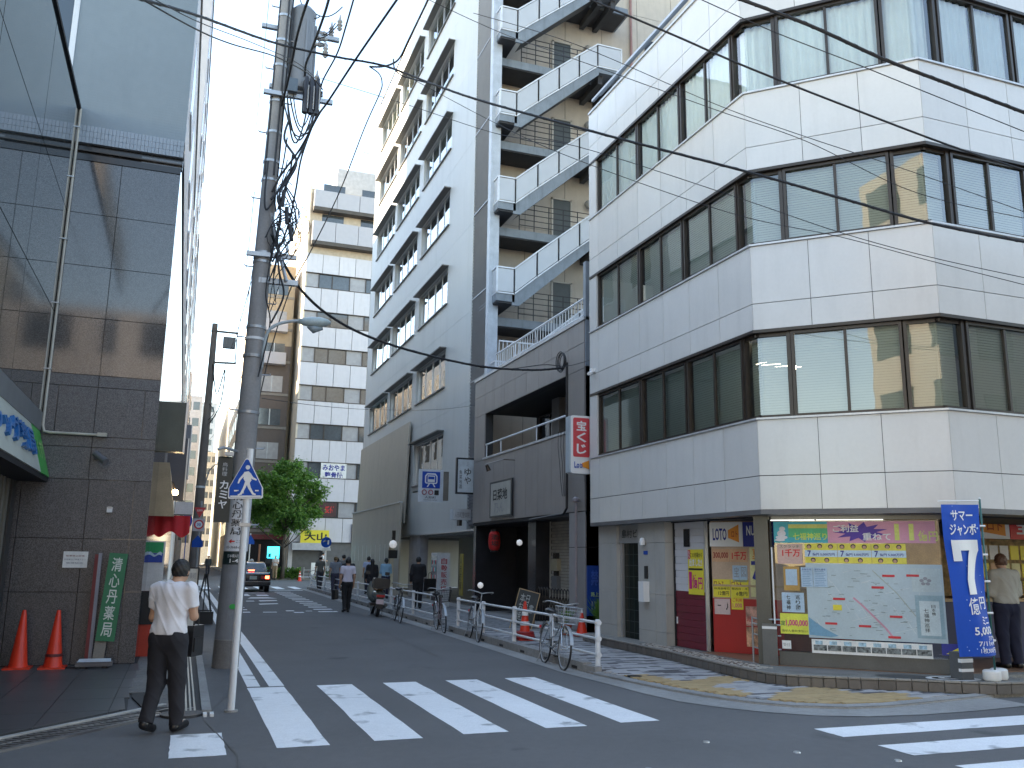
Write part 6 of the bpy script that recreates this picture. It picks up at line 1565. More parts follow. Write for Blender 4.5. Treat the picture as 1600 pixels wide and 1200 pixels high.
# pedestrian crossing sign on its own leaning post
CS = thing('crossing_sign', 'blue five-sided pedestrian crossing sign on a slim white post at the kerb', 'road sign', (.66, 10.73, 0))
obj('post', B().tube([(.66, 10.73, 0), (.668, 10.78, 2.95)], .04, 14), steel_w, CS, smooth=50)
obj('foot', B().tube([(.66, 10.73, 0), (.66, 10.73, .02)], .075, 14), conc, CS)
class TF:
    def __init__(s, x, y, z, ang=0., lean=0.): s.x, s.y, s.z, s.c, s.s, s.l = x, y, z, math.cos(R(ang)), math.sin(R(ang)), R(lean)
    def p(s, a, z, d=0.):
        aa = a * math.cos(s.l) + z * math.sin(s.l); zz = -a * math.sin(s.l) + z * math.cos(s.l)
        return Vector((s.x + aa * s.c + d * s.s, s.y + aa * s.s - d * s.c, s.z + zz))
    box = Fr.box
ts = TF(.655, 10.72, 2.36, -6, -2)
def poly_plate(fr, pts, d0, d1, m, nm, par):
    b = B(); n = len(pts); b.add([fr.p(a, z, d1) for a, z in pts] + [fr.p(a, z, d0) for a, z in pts], [tuple(range(n)), tuple(range(n, 2 * n))[::-1]] + [(i, n + i, n + (i + 1) % n, (i + 1) % n) for i in range(n)])
    return obj(nm, b, m, par)
pent = [(-.19, .0), (.175, .0), (.19, .015), (.19, .12), (.02, .465), (0, .475), (-.02, .465), (-.20, .12), (-.20, .015)]
poly_plate(ts, pent, -.012, 0, white, 'plate', CS)
inner = [(x * .93 - .002, .016 + z * .935) for x, z in pent]
poly_plate(ts, inner, 0, .003, M('crossing_blue', (.008, .075, .40), .55, spec=.25), 'blue_face', CS)
man_p = [[(-.03, .30), (.02, .31), (.05, .28), (.055, .20), (.035, .17), (-.01, .18), (-.035, .22)], [(-.03, .29), (-.085, .22), (-.10, .17), (-.085, .165), (-.065, .21), (-.02, .26)], [(.04, .29), (.075, .24), (.115, .215), (.11, .20), (.065, .215), (.03, .25)],
         [(-.01, .19), (.035, .18), (.05, .12), (.085, .055), (.11, .045), (.105, .03), (.07, .035), (.02, .11)], [(-.015, .19), (.02, .18), (-.01, .11), (-.05, .035), (-.09, .025), (-.095, .04), (-.07, .05), (-.04, .11)]]
b = B()
for k, pp in enumerate(man_p): b.add([ts.p(a, z + .01, .005 + k * .0003) for a, z in pp], [tuple(range(len(pp)))])
b.add([ts.p(.01 + .026 * math.cos(2 * PI * i / 14), .365 + .026 * math.sin(2 * PI * i / 14), .005) for i in range(14)], [tuple(range(14))])
for a0, a1, z0, z1 in ((-.175, .165, .018, .036), (-.135, -.10, .085, .10), (.10, .14, .085, .10), (-.10, -.085, .09, .10)): b.add([ts.p(a0, z0, .0065), ts.p(a1, z0, .0065), ts.p(a1, z1, .0065), ts.p(a0, z1, .0065)], [(0, 1, 2, 3)])
obj('walker_symbol', b, white, CS)
obj('clamp', B().box(.60, .73, 10.72, 10.82, 2.04, 2.08).box(.61, .72, 10.72, 10.82, 2.42, 2.46), galv, CS)

# second pole down the street with its lamp arm and signs
P2 = thing('utility_pole', 'second, thinner utility pole further down the left kerb', 'utility pole', (.62, 45, 0))
obj('shaft', B().tube([(.60, 45, 0), (.62, 45, 7), (.66, 45, 13.1)], [.27, .2, .14], 14), M('pole2', (.20, .17, .15), .85), P2, smooth=60)
obj('cross_arm', B().bar((.5, 44.9, 12.7), (1.8, 44.9, 12.7), .09).bar((.6, 44.9, 11.1), (1.8, 44.9, 11.15), .09).bar((1.75, 44.9, 11.1), (1.75, 44.9, 12.7), .05), bronze, P2)
obj('switch_box', B().box(1.1, 1.7, 44.8, 45.1, 11.9, 12.45), MATS['camera_grey'], P2); obj('white_band', B().cyl(.61, 45, 4.9, 5.0, .235), white, P2)
obj('loops', B().tube(smooth_pts([(.7, 44.8, 11.0), (1.0, 44.8, 9.5), (1.3, 44.8, 10.8), (1.2, 44.8, 9.0), (.75, 44.8, 8.0)]), .03, 5).tube(smooth_pts([(.7, 44.8, 9), (.95, 44.8, 8.6), (.7, 44.8, 8.2)]), .02, 5), cable, P2)
L2 = thing('street_lamp', 'small distant street lamp arm by the second pole', 'street lamp', (.9, 40, 4.5))
obj('arm', B().tube(smooth_pts([(.72, 40, 4.7), (.85, 40, 5.3), (1.15, 40, 5.62), (1.5, 40, 5.66)]), .03, 6), galv, L2); obj('head', B().box(1.4, 1.75, 39.9, 40.1, 5.6, 5.7), galv, L2)
SP2 = thing('sign_post', 'post with red stop, speed and blue signs in front of the second pole', 'road sign', (.72, 40, 0))
obj('post', B().cyl(.64, 40, 0, 4.0, .045), galv, SP2)
fr2 = Fr(.60, 39.93, 0)
o_ = poly_plate(fr2, [(-.24, 3.72), (.0, 3.28), (.24, 3.72)], -.01, 0, M('sign_red'), 'stop_plate', SP2)
text('止まれ', fr2, -.12, .12, 3.55, 3.64, .004, white, o_, bold=.03)
b = B(); b.add([fr2.p(.2 * math.cos(2 * PI * i / 18), 3.0 + .2 * math.sin(2 * PI * i / 18), .004) for i in range(18)], [tuple(range(18))]); 
fr2.obj('speed_board', -.24, .24, 2.72, 3.25, -.01, 0, M('board_pinkish', (.60, .52, .52)), SP2); o_ = obj('red_disc', b, M('sign_red'), SP2)
b = B(); b.add([fr2.p(.14 * math.cos(2 * PI * i / 18), 3.0 + .14 * math.sin(2 * PI * i / 18), .006) for i in range(18)], [tuple(range(18))]); obj('disc_centre', b, white, o_)
text('30', fr2, -.08, .08, 2.94, 3.06, .008, blue, o_, bold=.04)
poly_plate(fr2, [(-.22, 2.05), (.22, 2.05), (.22, 2.3), (0, 2.55), (-.22, 2.3)], -.01, 0, M('crossing_blue'), 'blue_plate', SP2)
tag(obj('no_parking_sign', B().add([(.12 + .2 * math.cos(2 * PI * i / 18), 38.6, 3.1 + .3 * math.sin(2 * PI * i / 18)) for i in range(18)], [tuple(range(18))[::-1]]).box(.1, .14, 38.61, 38.65, 0, 3.3), M('crossing_blue')), 'blue roadside sign left of the red stop sign', 'road sign')

# ================================================================== far kerb furniture across the avenue
def post_sign(name, label, x, y, h, builder, z=.1, r=.04):
    t = thing(name, label, 'road sign', (x, y, z)); obj('post', B().cyl(x, y, z, h, r), steel_w, t); builder(t); return t
def round_blue(t):
    f = Fr(7.72, 51.4, 0)
    b = B(); b.lathe([(.30, 0), (.30, .02)], 24); b.xf(Matrix.Translation((7.72, 51.42, 2.55)) @ Matrix.Rotation(PI / 2, 4, 'X')); obj('disc', b, M('crossing_blue'), t)
    b = B(); b.add([f.p(a, 2.55 + z, .008) for a, z in ((-.2, .0), (-.05, .14), (-.05, .06), (.08, .06), (.08, -.12), (.16, -.12), (.16, .13), (-.05, .13), (-.05, -.12))][:7], [tuple(range(7))]); obj('arrow', b, white, t)
    f.obj('sub_plate', -.28, .28, 2.08, 2.22, -.01, .0, paper, t)
post_sign('turn_sign', 'round blue turn arrow sign on a pale post at the end of the guardrail', 7.72, 51.5, 2.9, round_blue)
def tri(t):
    poly_plate(Fr(4.75, 69, 0), [(-.3, 2.6), (.3, 2.6), (.3, 2.8), (0, 3.3), (-.3, 2.8)], -.01, 0, M('crossing_blue'), 'plate', t)
post_sign('crossing_sign', 'small blue crossing sign left of the tree across the avenue', 4.75, 69.05, 3.4, tri)
tag(obj('orange_post', B().cyl(5.45, 69, .1, 2.6, .07), M('post_orange', (.30, .13, .07), .5)), 'orange-brown post left of the glowing screen across the avenue', 'post')
KS = thing('lit_screen', 'small bright turquoise advertising screen across the avenue', 'screen', (6.4, 68.8, 0))
obj('case', B().box(5.95, 6.95, 68.8, 69.0, 1.2, 2.5), dark, KS)
obj('screen', B().box(6.02, 6.88, 68.78, 68.81, 1.6, 2.44), M('screen_glow', (.1, .8, .9), .4, emit=(.03, .62, .75), es=1.3), KS)
obj('blob', B().box(6.08, 6.3, 68.765, 68.785, 1.65, 1.95), M('screen_dark', (.02, .15, .18)), KS); obj('leg', B().box(6.3, 6.6, 68.85, 68.95, .1, 1.2), dark, KS)
far_cone = cone(8.15, 66, .0, 'distant orange cone with white bands by the far kerb', .7, True)
gb_ = thing('guard_fence', 'low pale guard fence along the far kerb of the avenue', 'fence', (10, 69, .1))
for k in range(10): obj('post', B().cyl(8.8 + k * .8, 69.0, .1, .95, .03), galv, gb_)
for z in (.45, .75): obj('rail', B().bar((8.8, 69, z), (16, 69, z), .05), galv, gb_)
tag(obj('white_board', B().box(9.3, 10.3, 68.8, 68.85, .3, 1.3), paper), 'white board leaning on the fence behind the cyclist', 'board')

# ================================================================== guard rail
def rail(ys, label, dark_end=False):
    t = thing('guardrail', label, 'guardrail', (6.2, ys[0], 0))
    X = lambda y: 6.0 + (y - 13) * .0145 + .17
    for i, y in enumerate(ys):
        m_ = bronze if (dark_end and i == 0) else steel_w
        obj('post', B().tube([(X(y), y, .02), (X(y), y, .80), (X(y), y, .81)], [.042, .042, .03], 14), m_, t, smooth=50)
        b = B()
        for z in (.28, .52, .76): b.tube([(X(y) - .0, y - .045, z), (X(y), y + .035, z)], .046, 10)
        obj('clamp', b, m_, t, smooth=50)
    for z in (.28, .52, .76): obj('rail', B().tube([(X(ys[0]), ys[0], z), (X(ys[-1]), ys[-1], z)], .022, 8), steel_w, t, smooth=50)
    return t
rail([12.75, 14.65, 16.6, 18.6, 20.55], 'white three-bar pipe guardrail nearest the camera along the kerb')
rail([22.2, 25.2, 28.3, 31.4, 34.5, 37.6, 40.7, 43.8, 46.5, 49.2], 'white three-bar guardrail further up the street, starting with a dark post', True)

# ================================================================== signs on the right-hand buildings
TK = thing('lottery_sign', 'projecting red and white lottery box sign with vertical lettering on the brown house corner', 'sign', (7.9, 17.7, 3.6))
def rbox(x0, x1, z0, z1, y0_, y1_, r=.05, n=4):
    pts = []
    for cx_, cz_, a0 in ((x1 - r, z0 + r, -90), (x1 - r, z1 - r, 0), (x0 + r, z1 - r, 90), (x0 + r, z0 + r, 180)):
        for k in range(n + 1): a = R(a0 + 90 * k / n); pts.append((cx_ + r * math.cos(a), cz_ + r * math.sin(a)))
    m_ = len(pts); b = B(); b.add([(x, y0_, z) for x, z in pts] + [(x, y1_, z) for x, z in pts], [tuple(range(m_)), tuple(range(m_, 2 * m_))[::-1]] + [(i, i + m_, (i + 1) % m_ + m_, (i + 1) % m_) for i in range(m_)])
    return b
obj('case', rbox(7.93, 8.43, 3.60, 4.90, 17.7, 17.95), white, TK)
obj('side', rbox(7.90, 7.96, 3.62, 4.88, 17.72, 17.93, .01), M('side_blue_grey', (.40, .46, .50), .4), TK)
obj('red_face', rbox(7.98, 8.38, 3.97, 4.85, 17.692, 17.70, .04), M('lottery_red', (.62, .07, .08), .35), TK)
ftk = Fr(7.98, 17.69, 0)
text('宝くじ', ftk, .08, .32, 4.02, 4.80, .003, white, TK, bold=.05, vertical=True)
text('Lo', ftk, .02, .14, 3.72, 3.86, .012, blue, TK, bold=.05); text('to', ftk, .15, .22, 3.72, 3.84, .012, blue, TK, bold=.04)
b = B(); b.add([ftk.p(.20, 3.76, .010), ftk.p(.38, 3.70, .010), ftk.p(.38, 3.90, .010), ftk.p(.20, 3.83, .010)], [(0, 1, 2, 3)]); obj('orange_patch', b, orange, TK)
obj('bracket', B().bar((8.43, 17.85, 4.7), (9.1, 19.6, 4.7), .05).bar((8.43, 17.85, 3.8), (9.1, 19.6, 3.8), .05), bronze, TK)
obj('lamp', B().box(8.44, 8.56, 17.72, 17.9, 3.75, 4.1), MATS['side_blue_grey'], TK)
# metro station sign
MS = thing('station_sign', 'square blue and white station sign with a train pictogram on the tower wall', 'sign', (7.9, 31, 3.7))
obj('board', B().box(7.85, 8.78, 31.0, 31.06, 3.72, 4.9), M('board_pale', (.56, .60, .64), .4), MS); obj('case', B().box(8.2, 9.0, 31.06, 31.3, 3.8, 4.85), M('case_brown', (.20, .18, .15), .5), MS)
fm = Fr(7.85, 30.99, 0)
poly_plate(fm, [(.13, 4.22), (.80, 4.22), (.80, 4.82), (.13, 4.82)], 0, .004, M('station_blue', (.012, .06, .40), .35), 'blue_square', MS)
poly_plate(fm, [(.27, 4.38), (.66, 4.38), (.70, 4.43), (.70, 4.66), (.62, 4.76), (.31, 4.76), (.23, 4.66), (.23, 4.43)], .004, .008, white, 'train', MS)
poly_plate(fm, [(.29, 4.42), (.64, 4.42), (.655, 4.45), (.655, 4.64), (.60, 4.71), (.33, 4.71), (.275, 4.64), (.275, 4.45)], .008, .011, MATS['station_blue'], 'train_inner', MS)
poly_plate(fm, [(.33, 4.44), (.60, 4.44), (.60, 4.68), (.33, 4.68)], .011, .014, white, 'train_front', MS)
poly_plate(fm, [(.35, 4.54), (.58, 4.54), (.58, 4.64), (.35, 4.64)], .014, .017, MATS['station_blue'], 'train_window', MS)
b = B(); b.add([fm.p(a, z, .012) for a, z in ((.30, 4.26), (.35, 4.26), (.42, 4.38), (.37, 4.38))], [(0, 1, 2, 3)]); b.add([fm.p(a, z, .012) for a, z in ((.63, 4.26), (.58, 4.26), (.51, 4.38), (.56, 4.38))], [(3, 2, 1, 0)]); obj('track', b, white, MS)
for k in range(2):
    b = B(); b.torus((0, 0, 0), .08, .018, 'y', 20, 5); b.xf(Matrix.Translation(fm.p(.22 + k * .24, 4.07, .005))); obj('line_ring', b, M('line_red' if k else 'line_orange', (.45, .12, .15) if k else (.35, .10, .12)), MS)
fm.obj('line_square', .60, .76, 3.98, 4.15, 0, .01, black, MS); text('人形町', fm, .24, .66, 3.84, 3.93, .005, black, MS, bold=.01); text('NINGYOCHO STATION', fm, .2, .7, 3.77, 3.81, .005, black, MS)
IZ = thing('restaurant_sign', 'upright white sign with brush lettering in a black frame projecting from the brown house', 'sign', (8.6, 28.7, 3.9))
obj('frame', B().box(8.58, 9.28, 28.7, 28.82, 3.88, 5.12), M('frame_black', (.015, .02, .025), .35), IZ); fi_ = Fr(8.58, 28.69, 0)
fi_.obj('face', .05, .64, 3.94, 5.06, 0, .006, M('sign_pale_blue', (.50, .56, .60), .4), IZ); text('ゆや', fi_, .28, .52, 4.2, 4.78, .012, black, IZ, bold=.01, vertical=True); text('魚菜地酒', fi_, .10, .2, 4.05, 4.7, .012, black, IZ, vertical=True); text('人形町', fi_, .36, .44, 4.82, 5.0, .012, M('print_grey2'), IZ, vertical=True)
obj('bracket', B().bar((9.28, 28.76, 5.0), (9.6, 28.5, 5.0), .05).bar((9.28, 28.76, 4.0), (9.6, 28.5, 4.0), .05), bronze, IZ)
FBs = Fr(9.06, 28.4, -90)
FS2 = thing('framed_sign', 'large framed brush-lettered sign on the brown house wall', 'sign', (9.06, 25.4, 3))
FBs.obj('frame', 1.95, 3.95, 2.98, 4.10, -.02, .03, M('frame_black'), FS2); FBs.obj('face', 2.05, 3.85, 3.04, 4.04, .03, .034, M('washi', (.44, .43, .38), .7, var=.08), FS2)
text('日菜地', FBs, 2.3, 3.6, 3.5, 3.85, .040, black, FS2, bold=.03); text('乃ん', FBs, 2.4, 3.3, 3.12, 3.42, .040, M('grey_print'), FS2, bold=.0)
SLt = thing('spot_light', 'small black spotlight on an arm above the framed sign', 'light', (8.9, 25.5, 4.4)); obj('arm', B().tube([(9.1, 24.4, 4.62), (8.75, 24.4, 4.62), (8.72, 25.9, 4.62)], .015, 6), bronze, SLt); obj('head', B().tube([(8.72, 25.9, 4.6), (8.8, 25.9, 4.42)], [.05, .075], 10), bronze, SLt)
SM = thing('wall_sign', 'small pale horizontal box sign between the station sign and the brown house', 'sign', (8.9, 29.9, 3.3)); obj('box', B().box(8.75, 9.4, 29.55, 29.95, 3.05, 3.42), M('board_pale'), SM)
text('人形町整体院', Fr(8.75, 29.54, 0), .06, .6, 3.12, 3.32, .004, M('grey_print'), SM, bold=.02); obj('bracket', B().box(9.0, 9.1, 29.6, 29.9, 2.85, 3.05), bronze, SM)
# lantern
LN = thing('paper_lantern', 'red paper lantern with black brush lettering in the dark entrance', 'lantern', (9.35, 26.7, 2.2))
pf_ = [(.10, 0), (.15, .05)] + [(.19 + .008 * (k % 2) - .03 * abs(k - 8) ** 2 / 64, .06 + k * .03) for k in range(17)] + [(.15, .57), (.10, .61)]
obj('body', B().lathe(pf_, 22, (9.3, 26.7, 1.98)), M('lantern_red', (.50, .02, .02), .6), LN, smooth=40)
obj('cap', B().cyl(9.3, 26.7, 1.94, 1.99, .12).cyl(9.3, 26.7, 2.58, 2.64, .12), black_pl, LN)
class CylFr:
    def p(s, a, z, d=0.): t = R(-112) + a / .2; return Vector((9.3 + (.203 + d) * math.cos(t), 26.7 + (.203 + d) * math.sin(t), z))
text('酒場', CylFr(), -.1, .16, 2.1, 2.5, .004, black, LN, bold=.02, vertical=True)
tag(obj('globe_light', B().lathe([(.01, -.09), (.07, -.06), (.09, 0), (.07, .06), (.01, .09)], 14, (9.2, 24.2, 2.2)), M('globe', (.8, .8, .8), .3, emit=(1, 1, 1), es=.06), smooth=True), 'upper small white globe light in the dark entrance', 'light')
tag(obj('round_mirror', B().lathe([(.01, -.08), (.06, -.05), (.08, 0), (.06, .05), (.01, .08)], 14, (7.3, 22.0, 1.05)), M('globe'), smooth=True), 'small bright white globe low in the dark entrance behind the bicycle', 'light')
# a-board and cone, plants, small signs
MB_ = thing('menu_board', 'leaning blackboard menu with pale writing behind the striped cone', 'sign board', (8.0, 21, .05))
tm = TF(7.72, 20.9, .05, -20, 14)
obj('board', tm.box(B(), 0, .5, .12, .98, -.03, 0), M('chalk_board', (.05, .06, .065), .6), MB_); obj('frame', tm.box(tm.box(tm.box(B(), -.02, 0, 0, 1.0, -.03, .01), .5, .52, 0, 1.0, -.03, .01), 0, .5, .98, 1.0, -.03, .01), M('wood_pale'), MB_)
text('本日\nお品書\n焼魚', tm, .06, .44, .25, .9, .004, M('chalk', (.5, .55, .55)), MB_); obj('rear_board', B().box(8.15, 8.5, 21.2, 21.24, .06, .8), M('wood_brown', (.25, .17, .10), .6), MB_)
cone(6.95, 17.9, .05, 'red cone with white bands and stacked rubber rings behind the guardrail', .78, True)
ring = thing('rubber_ring', 'stack of dark red rubber weight rings round the banded cone', 'cone weight', (6.95, 17.9, .05))
for k in range(3): obj('ring', B().torus((6.95, 17.9, .10 + k * .05), .2 - k * .015, .03, 'z', 24, 8), M('ring_red', (.30, .02, .02), .5), ring, smooth=True)
cone(8.6, 18.6, .05, 'plain small red cone half hidden by the guardrail end', .5, True)
bs = tag(obj('notice_board', B().box(8.6, 9.15, 18.3, 18.34, .5, 1.6), M('board_deep_blue', (.01, .05, .28), .4)), 'deep blue notice board in the gap beside the white building', 'sign'); fbs = Fr(8.6, 18.29, 0)
text('禁煙', fbs, .08, .45, 1.15, 1.5, .004, M('print_blue2', (.05, .12, .5)), bs, bold=.04); text('路上駐輪', fbs, .08, .48, .92, 1.02, .004, M('lime_print'), bs, bold=.02); text('NO', fbs, .1, .3, .62, .82, .004, M('print_grey3'), bs)
def plant(x, y, z, h, r, label, n=110, pot=None, seed=1):
    t = thing('potted_plant', label, 'plant', (x, y, z)); rt = random.Random(seed); b = B()
    obj('pot', B().lathe([(.09, 0), (.13, .22), (.14, .24), (.12, .24)], 14, (x, y, z)), pot or M('terracotta', (.35, .10, .05), .7), t, smooth=40)
    for i in range(n):
        a = rt.uniform(0, 6.28); l = rt.uniform(.4, 1) * h; o = rt.uniform(.2, 1) * r; w = .012 + .01 * rt.random()
        c = Vector((x, y, z + .22)); tip = c + Vector((o * math.cos(a), o * math.sin(a), l)); mid = c.lerp(tip, .5) + Vector((0, 0, .08)); s_ = Vector((-math.sin(a), math.cos(a), 0)) * w
        b.add([c, mid - s_, tip, mid + s_], [(0, 1, 2, 3)])
    obj('leaves', b, MATS['leaf_green'], t, kind='stuff'); return t
plant(8.72, 17.9, .05, .7, .4, 'spiky green plant in a red pot beside the white pillar', 160, seed=2)
plant(8.35, 18.9, .05, .35, .35, 'low green plant at the foot of the gap', 120, seed=3)
pr_ = tag(obj('rain_pipe', B().tube([(8.98, 19.75, .1), (8.98, 19.75, 3.1)], .035, 8).lathe([(.03, 0), (.09, .03), (.09, .10), (.03, .14)], 12, (8.98, 19.75, 3.1)), M('pipe_mauve', (.32, .28, .29), .4)), 'mauve-grey rain pipe with a round cap on the right pillar of the brown house', 'pipe')
cb_ = thing('cable_riser', 'black conduit and wire coil on the brown house corner', 'conduit', (8.95, 20.2, 6))
obj('conduit', B().tube([(9.0, 20.35, 6.75), (9.0, 20.35, 3.0), (8.98, 20.5, 2.86), (8.98, 22.8, 2.80)], .035, 8), cable, cb_)
for k in range(6): obj('coil', B().torus((8.93 - k * .012, 20.45 + .03 * (k % 3), 6.78 + .02 * (k % 2)), .20 + .03 * (k % 3), .012, 'x', 20, 5), cable, cb_)
for k in range(3): obj('thin_wire', B().tube(sag((8.98, 20.9 - .2 * k, 5.0), (9.02, 20.7 - .1 * k, 3.3), .0, 4, .02), .008, 5), cable, cb_)
# vending machine
VM = thing('vending_machine', 'white vending machine with red lettering on its side in the tower entrance', 'vending machine', (7.9, 28.4, .05))
vw = M('vending_white', (.55, .57, .58), .35)
obj('body', B().box(8.55, 9.0, 30.6, 31.5, .05, 1.92), vw, VM)
fv = Fr(8.55, 30.595, 0); text('自動販売機', fv, .12, .34, .55, 1.75, .004, M('vend_red', (.40, .06, .08)), VM, bold=.02, vertical=True)
fvl = Fr(8.545, 31.5, -90)
fvl.obj('display', .08, .82, .9, 1.8, 0, .01, M('display_glass', (.30, .33, .34), .1), VM)
for r_ in range(3):
    for k in range(5): fvl.piece('drink_can', .14 + k * .13, .20 + k * .13, 1.0 + r_ * .26, 1.14 + r_ * .26, .01, .03, [M('can_red', (.6, .1, .12)), M('can_white', (.6, .6, .6)), M('can_teal', (.1, .35, .35))][(k + r_) % 3], VM)
fvl.obj('slot', .2, .7, .25, .42, 0, .015, black_pl, VM)
# wall lamps and globe post by the screens
GLb = thing('globe_lamp', 'round white globe lamp on a bracket in front of the beige screen', 'lamp', (8.6, 38.5, 2.4)); obj('globe', B().lathe([(.01, -.17), (.12, -.13), (.18, 0), (.13, .13), (.03, .18)], 16, (8.65, 38.3, 2.3)), M('globe'), GLb, smooth=True); obj('bracket', B().box(8.6, 8.75, 38.3, 38.36, 2.45, 2.9), bronze, GLb); obj('plate', B().box(8.45, 8.85, 38.25, 38.3, 1.7, 2.05), M('case_dark'), GLb)
st_ = tag(obj('roof_bracket_rail', B().bar((8.36, 17.4, 12.5), (8.36, 12.9, 12.5), .06).bar((8.55, 17.4, 12.7), (8.55, 12.9, 12.7), .06), galv), 'roof edge rails above the left side of the white building', 'rail')
sc_ = tag(obj('wall_camera', B().box(8.2, 8.3, 17.2, 17.3, 5.82, 5.9).tube([(8.2, 17.2, 5.8), (8.08, 17.1, 5.74)], .035, 8), white), 'tiny white camera on the left edge of the white building', 'camera')

# ================================================================== summer lottery flag
FG_ = thing('banner_flag', 'tall blue lottery flag with a giant white 7 on a pole in a weighted base', 'flag', (10.18, 9.25, .2))
obj('pole', B().tube([(10.42, 9.30, .2), (10.40, 9.28, 2.62)], .014, 8), M('pole_teal', (.03, .12, .11), .4), FG_, smooth=True)
obj('top_bar', B().tube([(9.58, 9.22, 2.56), (10.42, 9.29, 2.60)], .01, 8), white, FG_); obj('knob', B().lathe([(.005, -.02), (.022, 0), (.005, .02)], 10, (10.40, 9.28, 2.63)), white, FG_)
for z in (2.25, 1.86, 1.5, 1.08, .72): obj('loop', B().tube([(10.34, 9.27, z), (10.43, 9.26, z)], .016, 6), white, FG_)
obj('weight', B().lathe([(.10, 0), (.115, .02), (.115, .12), (.09, .14)], 18, (10.38, 9.32, .195)).lathe([(.10, 0), (.115, .02), (.115, .12), (.09, .14)], 18, (10.62, 9.42, .195)), white, FG_, smooth=40)
class FlagFr:
    """hanging cloth: narrows and swings to the right towards the hem, with soft folds"""
    def p(s, a, z, d=0.):
        t = (2.52 - z) / 2.0
        x = 9.64 + .11 * t ** 1.6 + a * (1 - .15 * t) + .012 * math.sin(z * 5)
        y = 9.24 + .035 * math.sin(a * 9 + z * 1.5) * (.3 + t) + .03 * math.sin(z * 4 + a * 3) * t - .06 * t
        return Vector((x, y - d, z + .03 * a))
ffl = FlagFr(); b = B(); na, nz_ = 22, 60; vs = []
for j in range(nz_ + 1):
    for i in range(na + 1): vs.append(ffl.p(.68 * i / na, 2.52 - 2.0 * j / nz_))
b.add(vs, [(j * (na + 1) + i, (j + 1) * (na + 1) + i, (j + 1) * (na + 1) + i + 1, j * (na + 1) + i + 1) for j in range(nz_) for i in range(na)])
fl = obj('cloth', b, M('flag_blue', (.008, .075, .46), .7, var=.05), FG_, smooth=True)
def ftext(t_, a0, a1, z0, z1, bold, m_=white): return text(t_, ffl, a0, a1, z0, z1, .022, m_, fl, bold=bold * .6)
ftext('サマー', .14, .55, 2.30, 2.44, .045); ftext('ジャンボ', .09, .60, 2.10, 2.26, .06)
poly7 = [(.09, 2.04), (.60, 2.04), (.60, 1.92), (.47, 1.62), (.42, 1.30), (.24, 1.30), (.30, 1.62), (.42, 1.86), (.24, 1.86), (.22, 1.76), (.09, 1.76)]
def fine(poly, st=.05):
    out = []
    for i in range(len(poly)):
        p, q = poly[i], poly[(i + 1) % len(poly)]; n = max(1, int(math.hypot(q[0] - p[0], q[1] - p[1]) / st))
        out += [(lerp(p[0], q[0], k / n), lerp(p[1], q[1], k / n)) for k in range(n)]
    return out
b = B()
for (a0, a1), (z0, z1), slope in (((.09, .60), (1.90, 2.04), None), ((.09, .235), (1.76, 1.90), None)):
    for i in range(8):
        for j in range(4):
            x0, x1, y0_, y1_ = lerp(a0, a1, i / 8), lerp(a0, a1, (i + 1) / 8), lerp(z0, z1, j / 4), lerp(z0, z1, (j + 1) / 4)
            b.quad(ffl.p(x0, y0_, .02), ffl.p(x1, y0_, .02), ffl.p(x1, y1_, .02), ffl.p(x0, y1_, .02))
for j in range(14):
    t0, t1 = j / 14, (j + 1) / 14; L_ = lambda t: lerp(.42, .27, min(1, t * 1.5) ** .8); R__ = lambda t: lerp(.60, .44, min(1, t * 1.5) ** .8)
    for i in range(4): b.quad(*[ffl.p(lerp(L_(t), R__(t), q), lerp(1.90, 1.32, t), .02) for t, q in ((t1, i / 4), (t1, (i + 1) / 4), (t0, (i + 1) / 4), (t0, i / 4))])
obj('big_seven', b, white, fl)
ftext('億', .22, .42, 1.06, 1.28, .015); ftext('円', .46, .62, 1.12, 1.28, .03); ftext('ミニ', .44, .62, .92, 1.03, .05); ftext('5,000', .26, .64, .78, .90, .05); ftext('万円', .5, .66, .72, .77, .03); ftext('7/11', .30, .50, .655, .715, .03); ftext('発売', .52, .64, .655, .70, .02); ftext('1枚300円', .32, .64, .56, .63, .03)
b = B(); rs_ = random.Random(8)
for k in range(26):
    a, z, r_ = rs_.uniform(.03, .66), rs_.uniform(.56, 2.5), rs_.choice([.006, .008, .016]); b.add([ffl.p(a + r_ * math.cos(i * 1.05), z + r_ * math.sin(i * 1.05), .010) for i in range(6)], [tuple(range(6))])
obj('sparkles', b, M('sparkle', (.45, .6, .85)), fl)
# striped bollard beneath the flag
SB_ = thing('striped_block', 'grey block with white bands under the flag', 'post', (10.15, 9.55, .2)); obj('block', B().box(10.0, 10.2, 9.45, 9.65, .195, .55), MATS['grey_panel'], SB_); obj('band', B().box(9.995, 10.205, 9.445, 9.5, .42, .47).box(9.995, 10.205, 9.445, 9.5, .30, .34), white, SB_)

# ================================================================== overhead wires
for lb, r_, pts in WIRES:
    P = smooth_pts(pts, 8); tw = r_ >= .016
    b = B(); b.tube(P, r_, 6)
    if tw:   # lashed twin strand wound round the main one
        q = []
        for i in range((len(P) - 1) * 4):
            u = i / 4; p = P[int(u)].lerp(P[min(int(u) + 1, len(P) - 1)], u - int(u)); q.append(p + Vector((0, math.cos(i * .9), math.sin(i * .9))) * r_ * .9)
        b.tube(q, r_ * .35, 4)
    tag(obj('overhead_cable', b, cable), lb, 'cable')
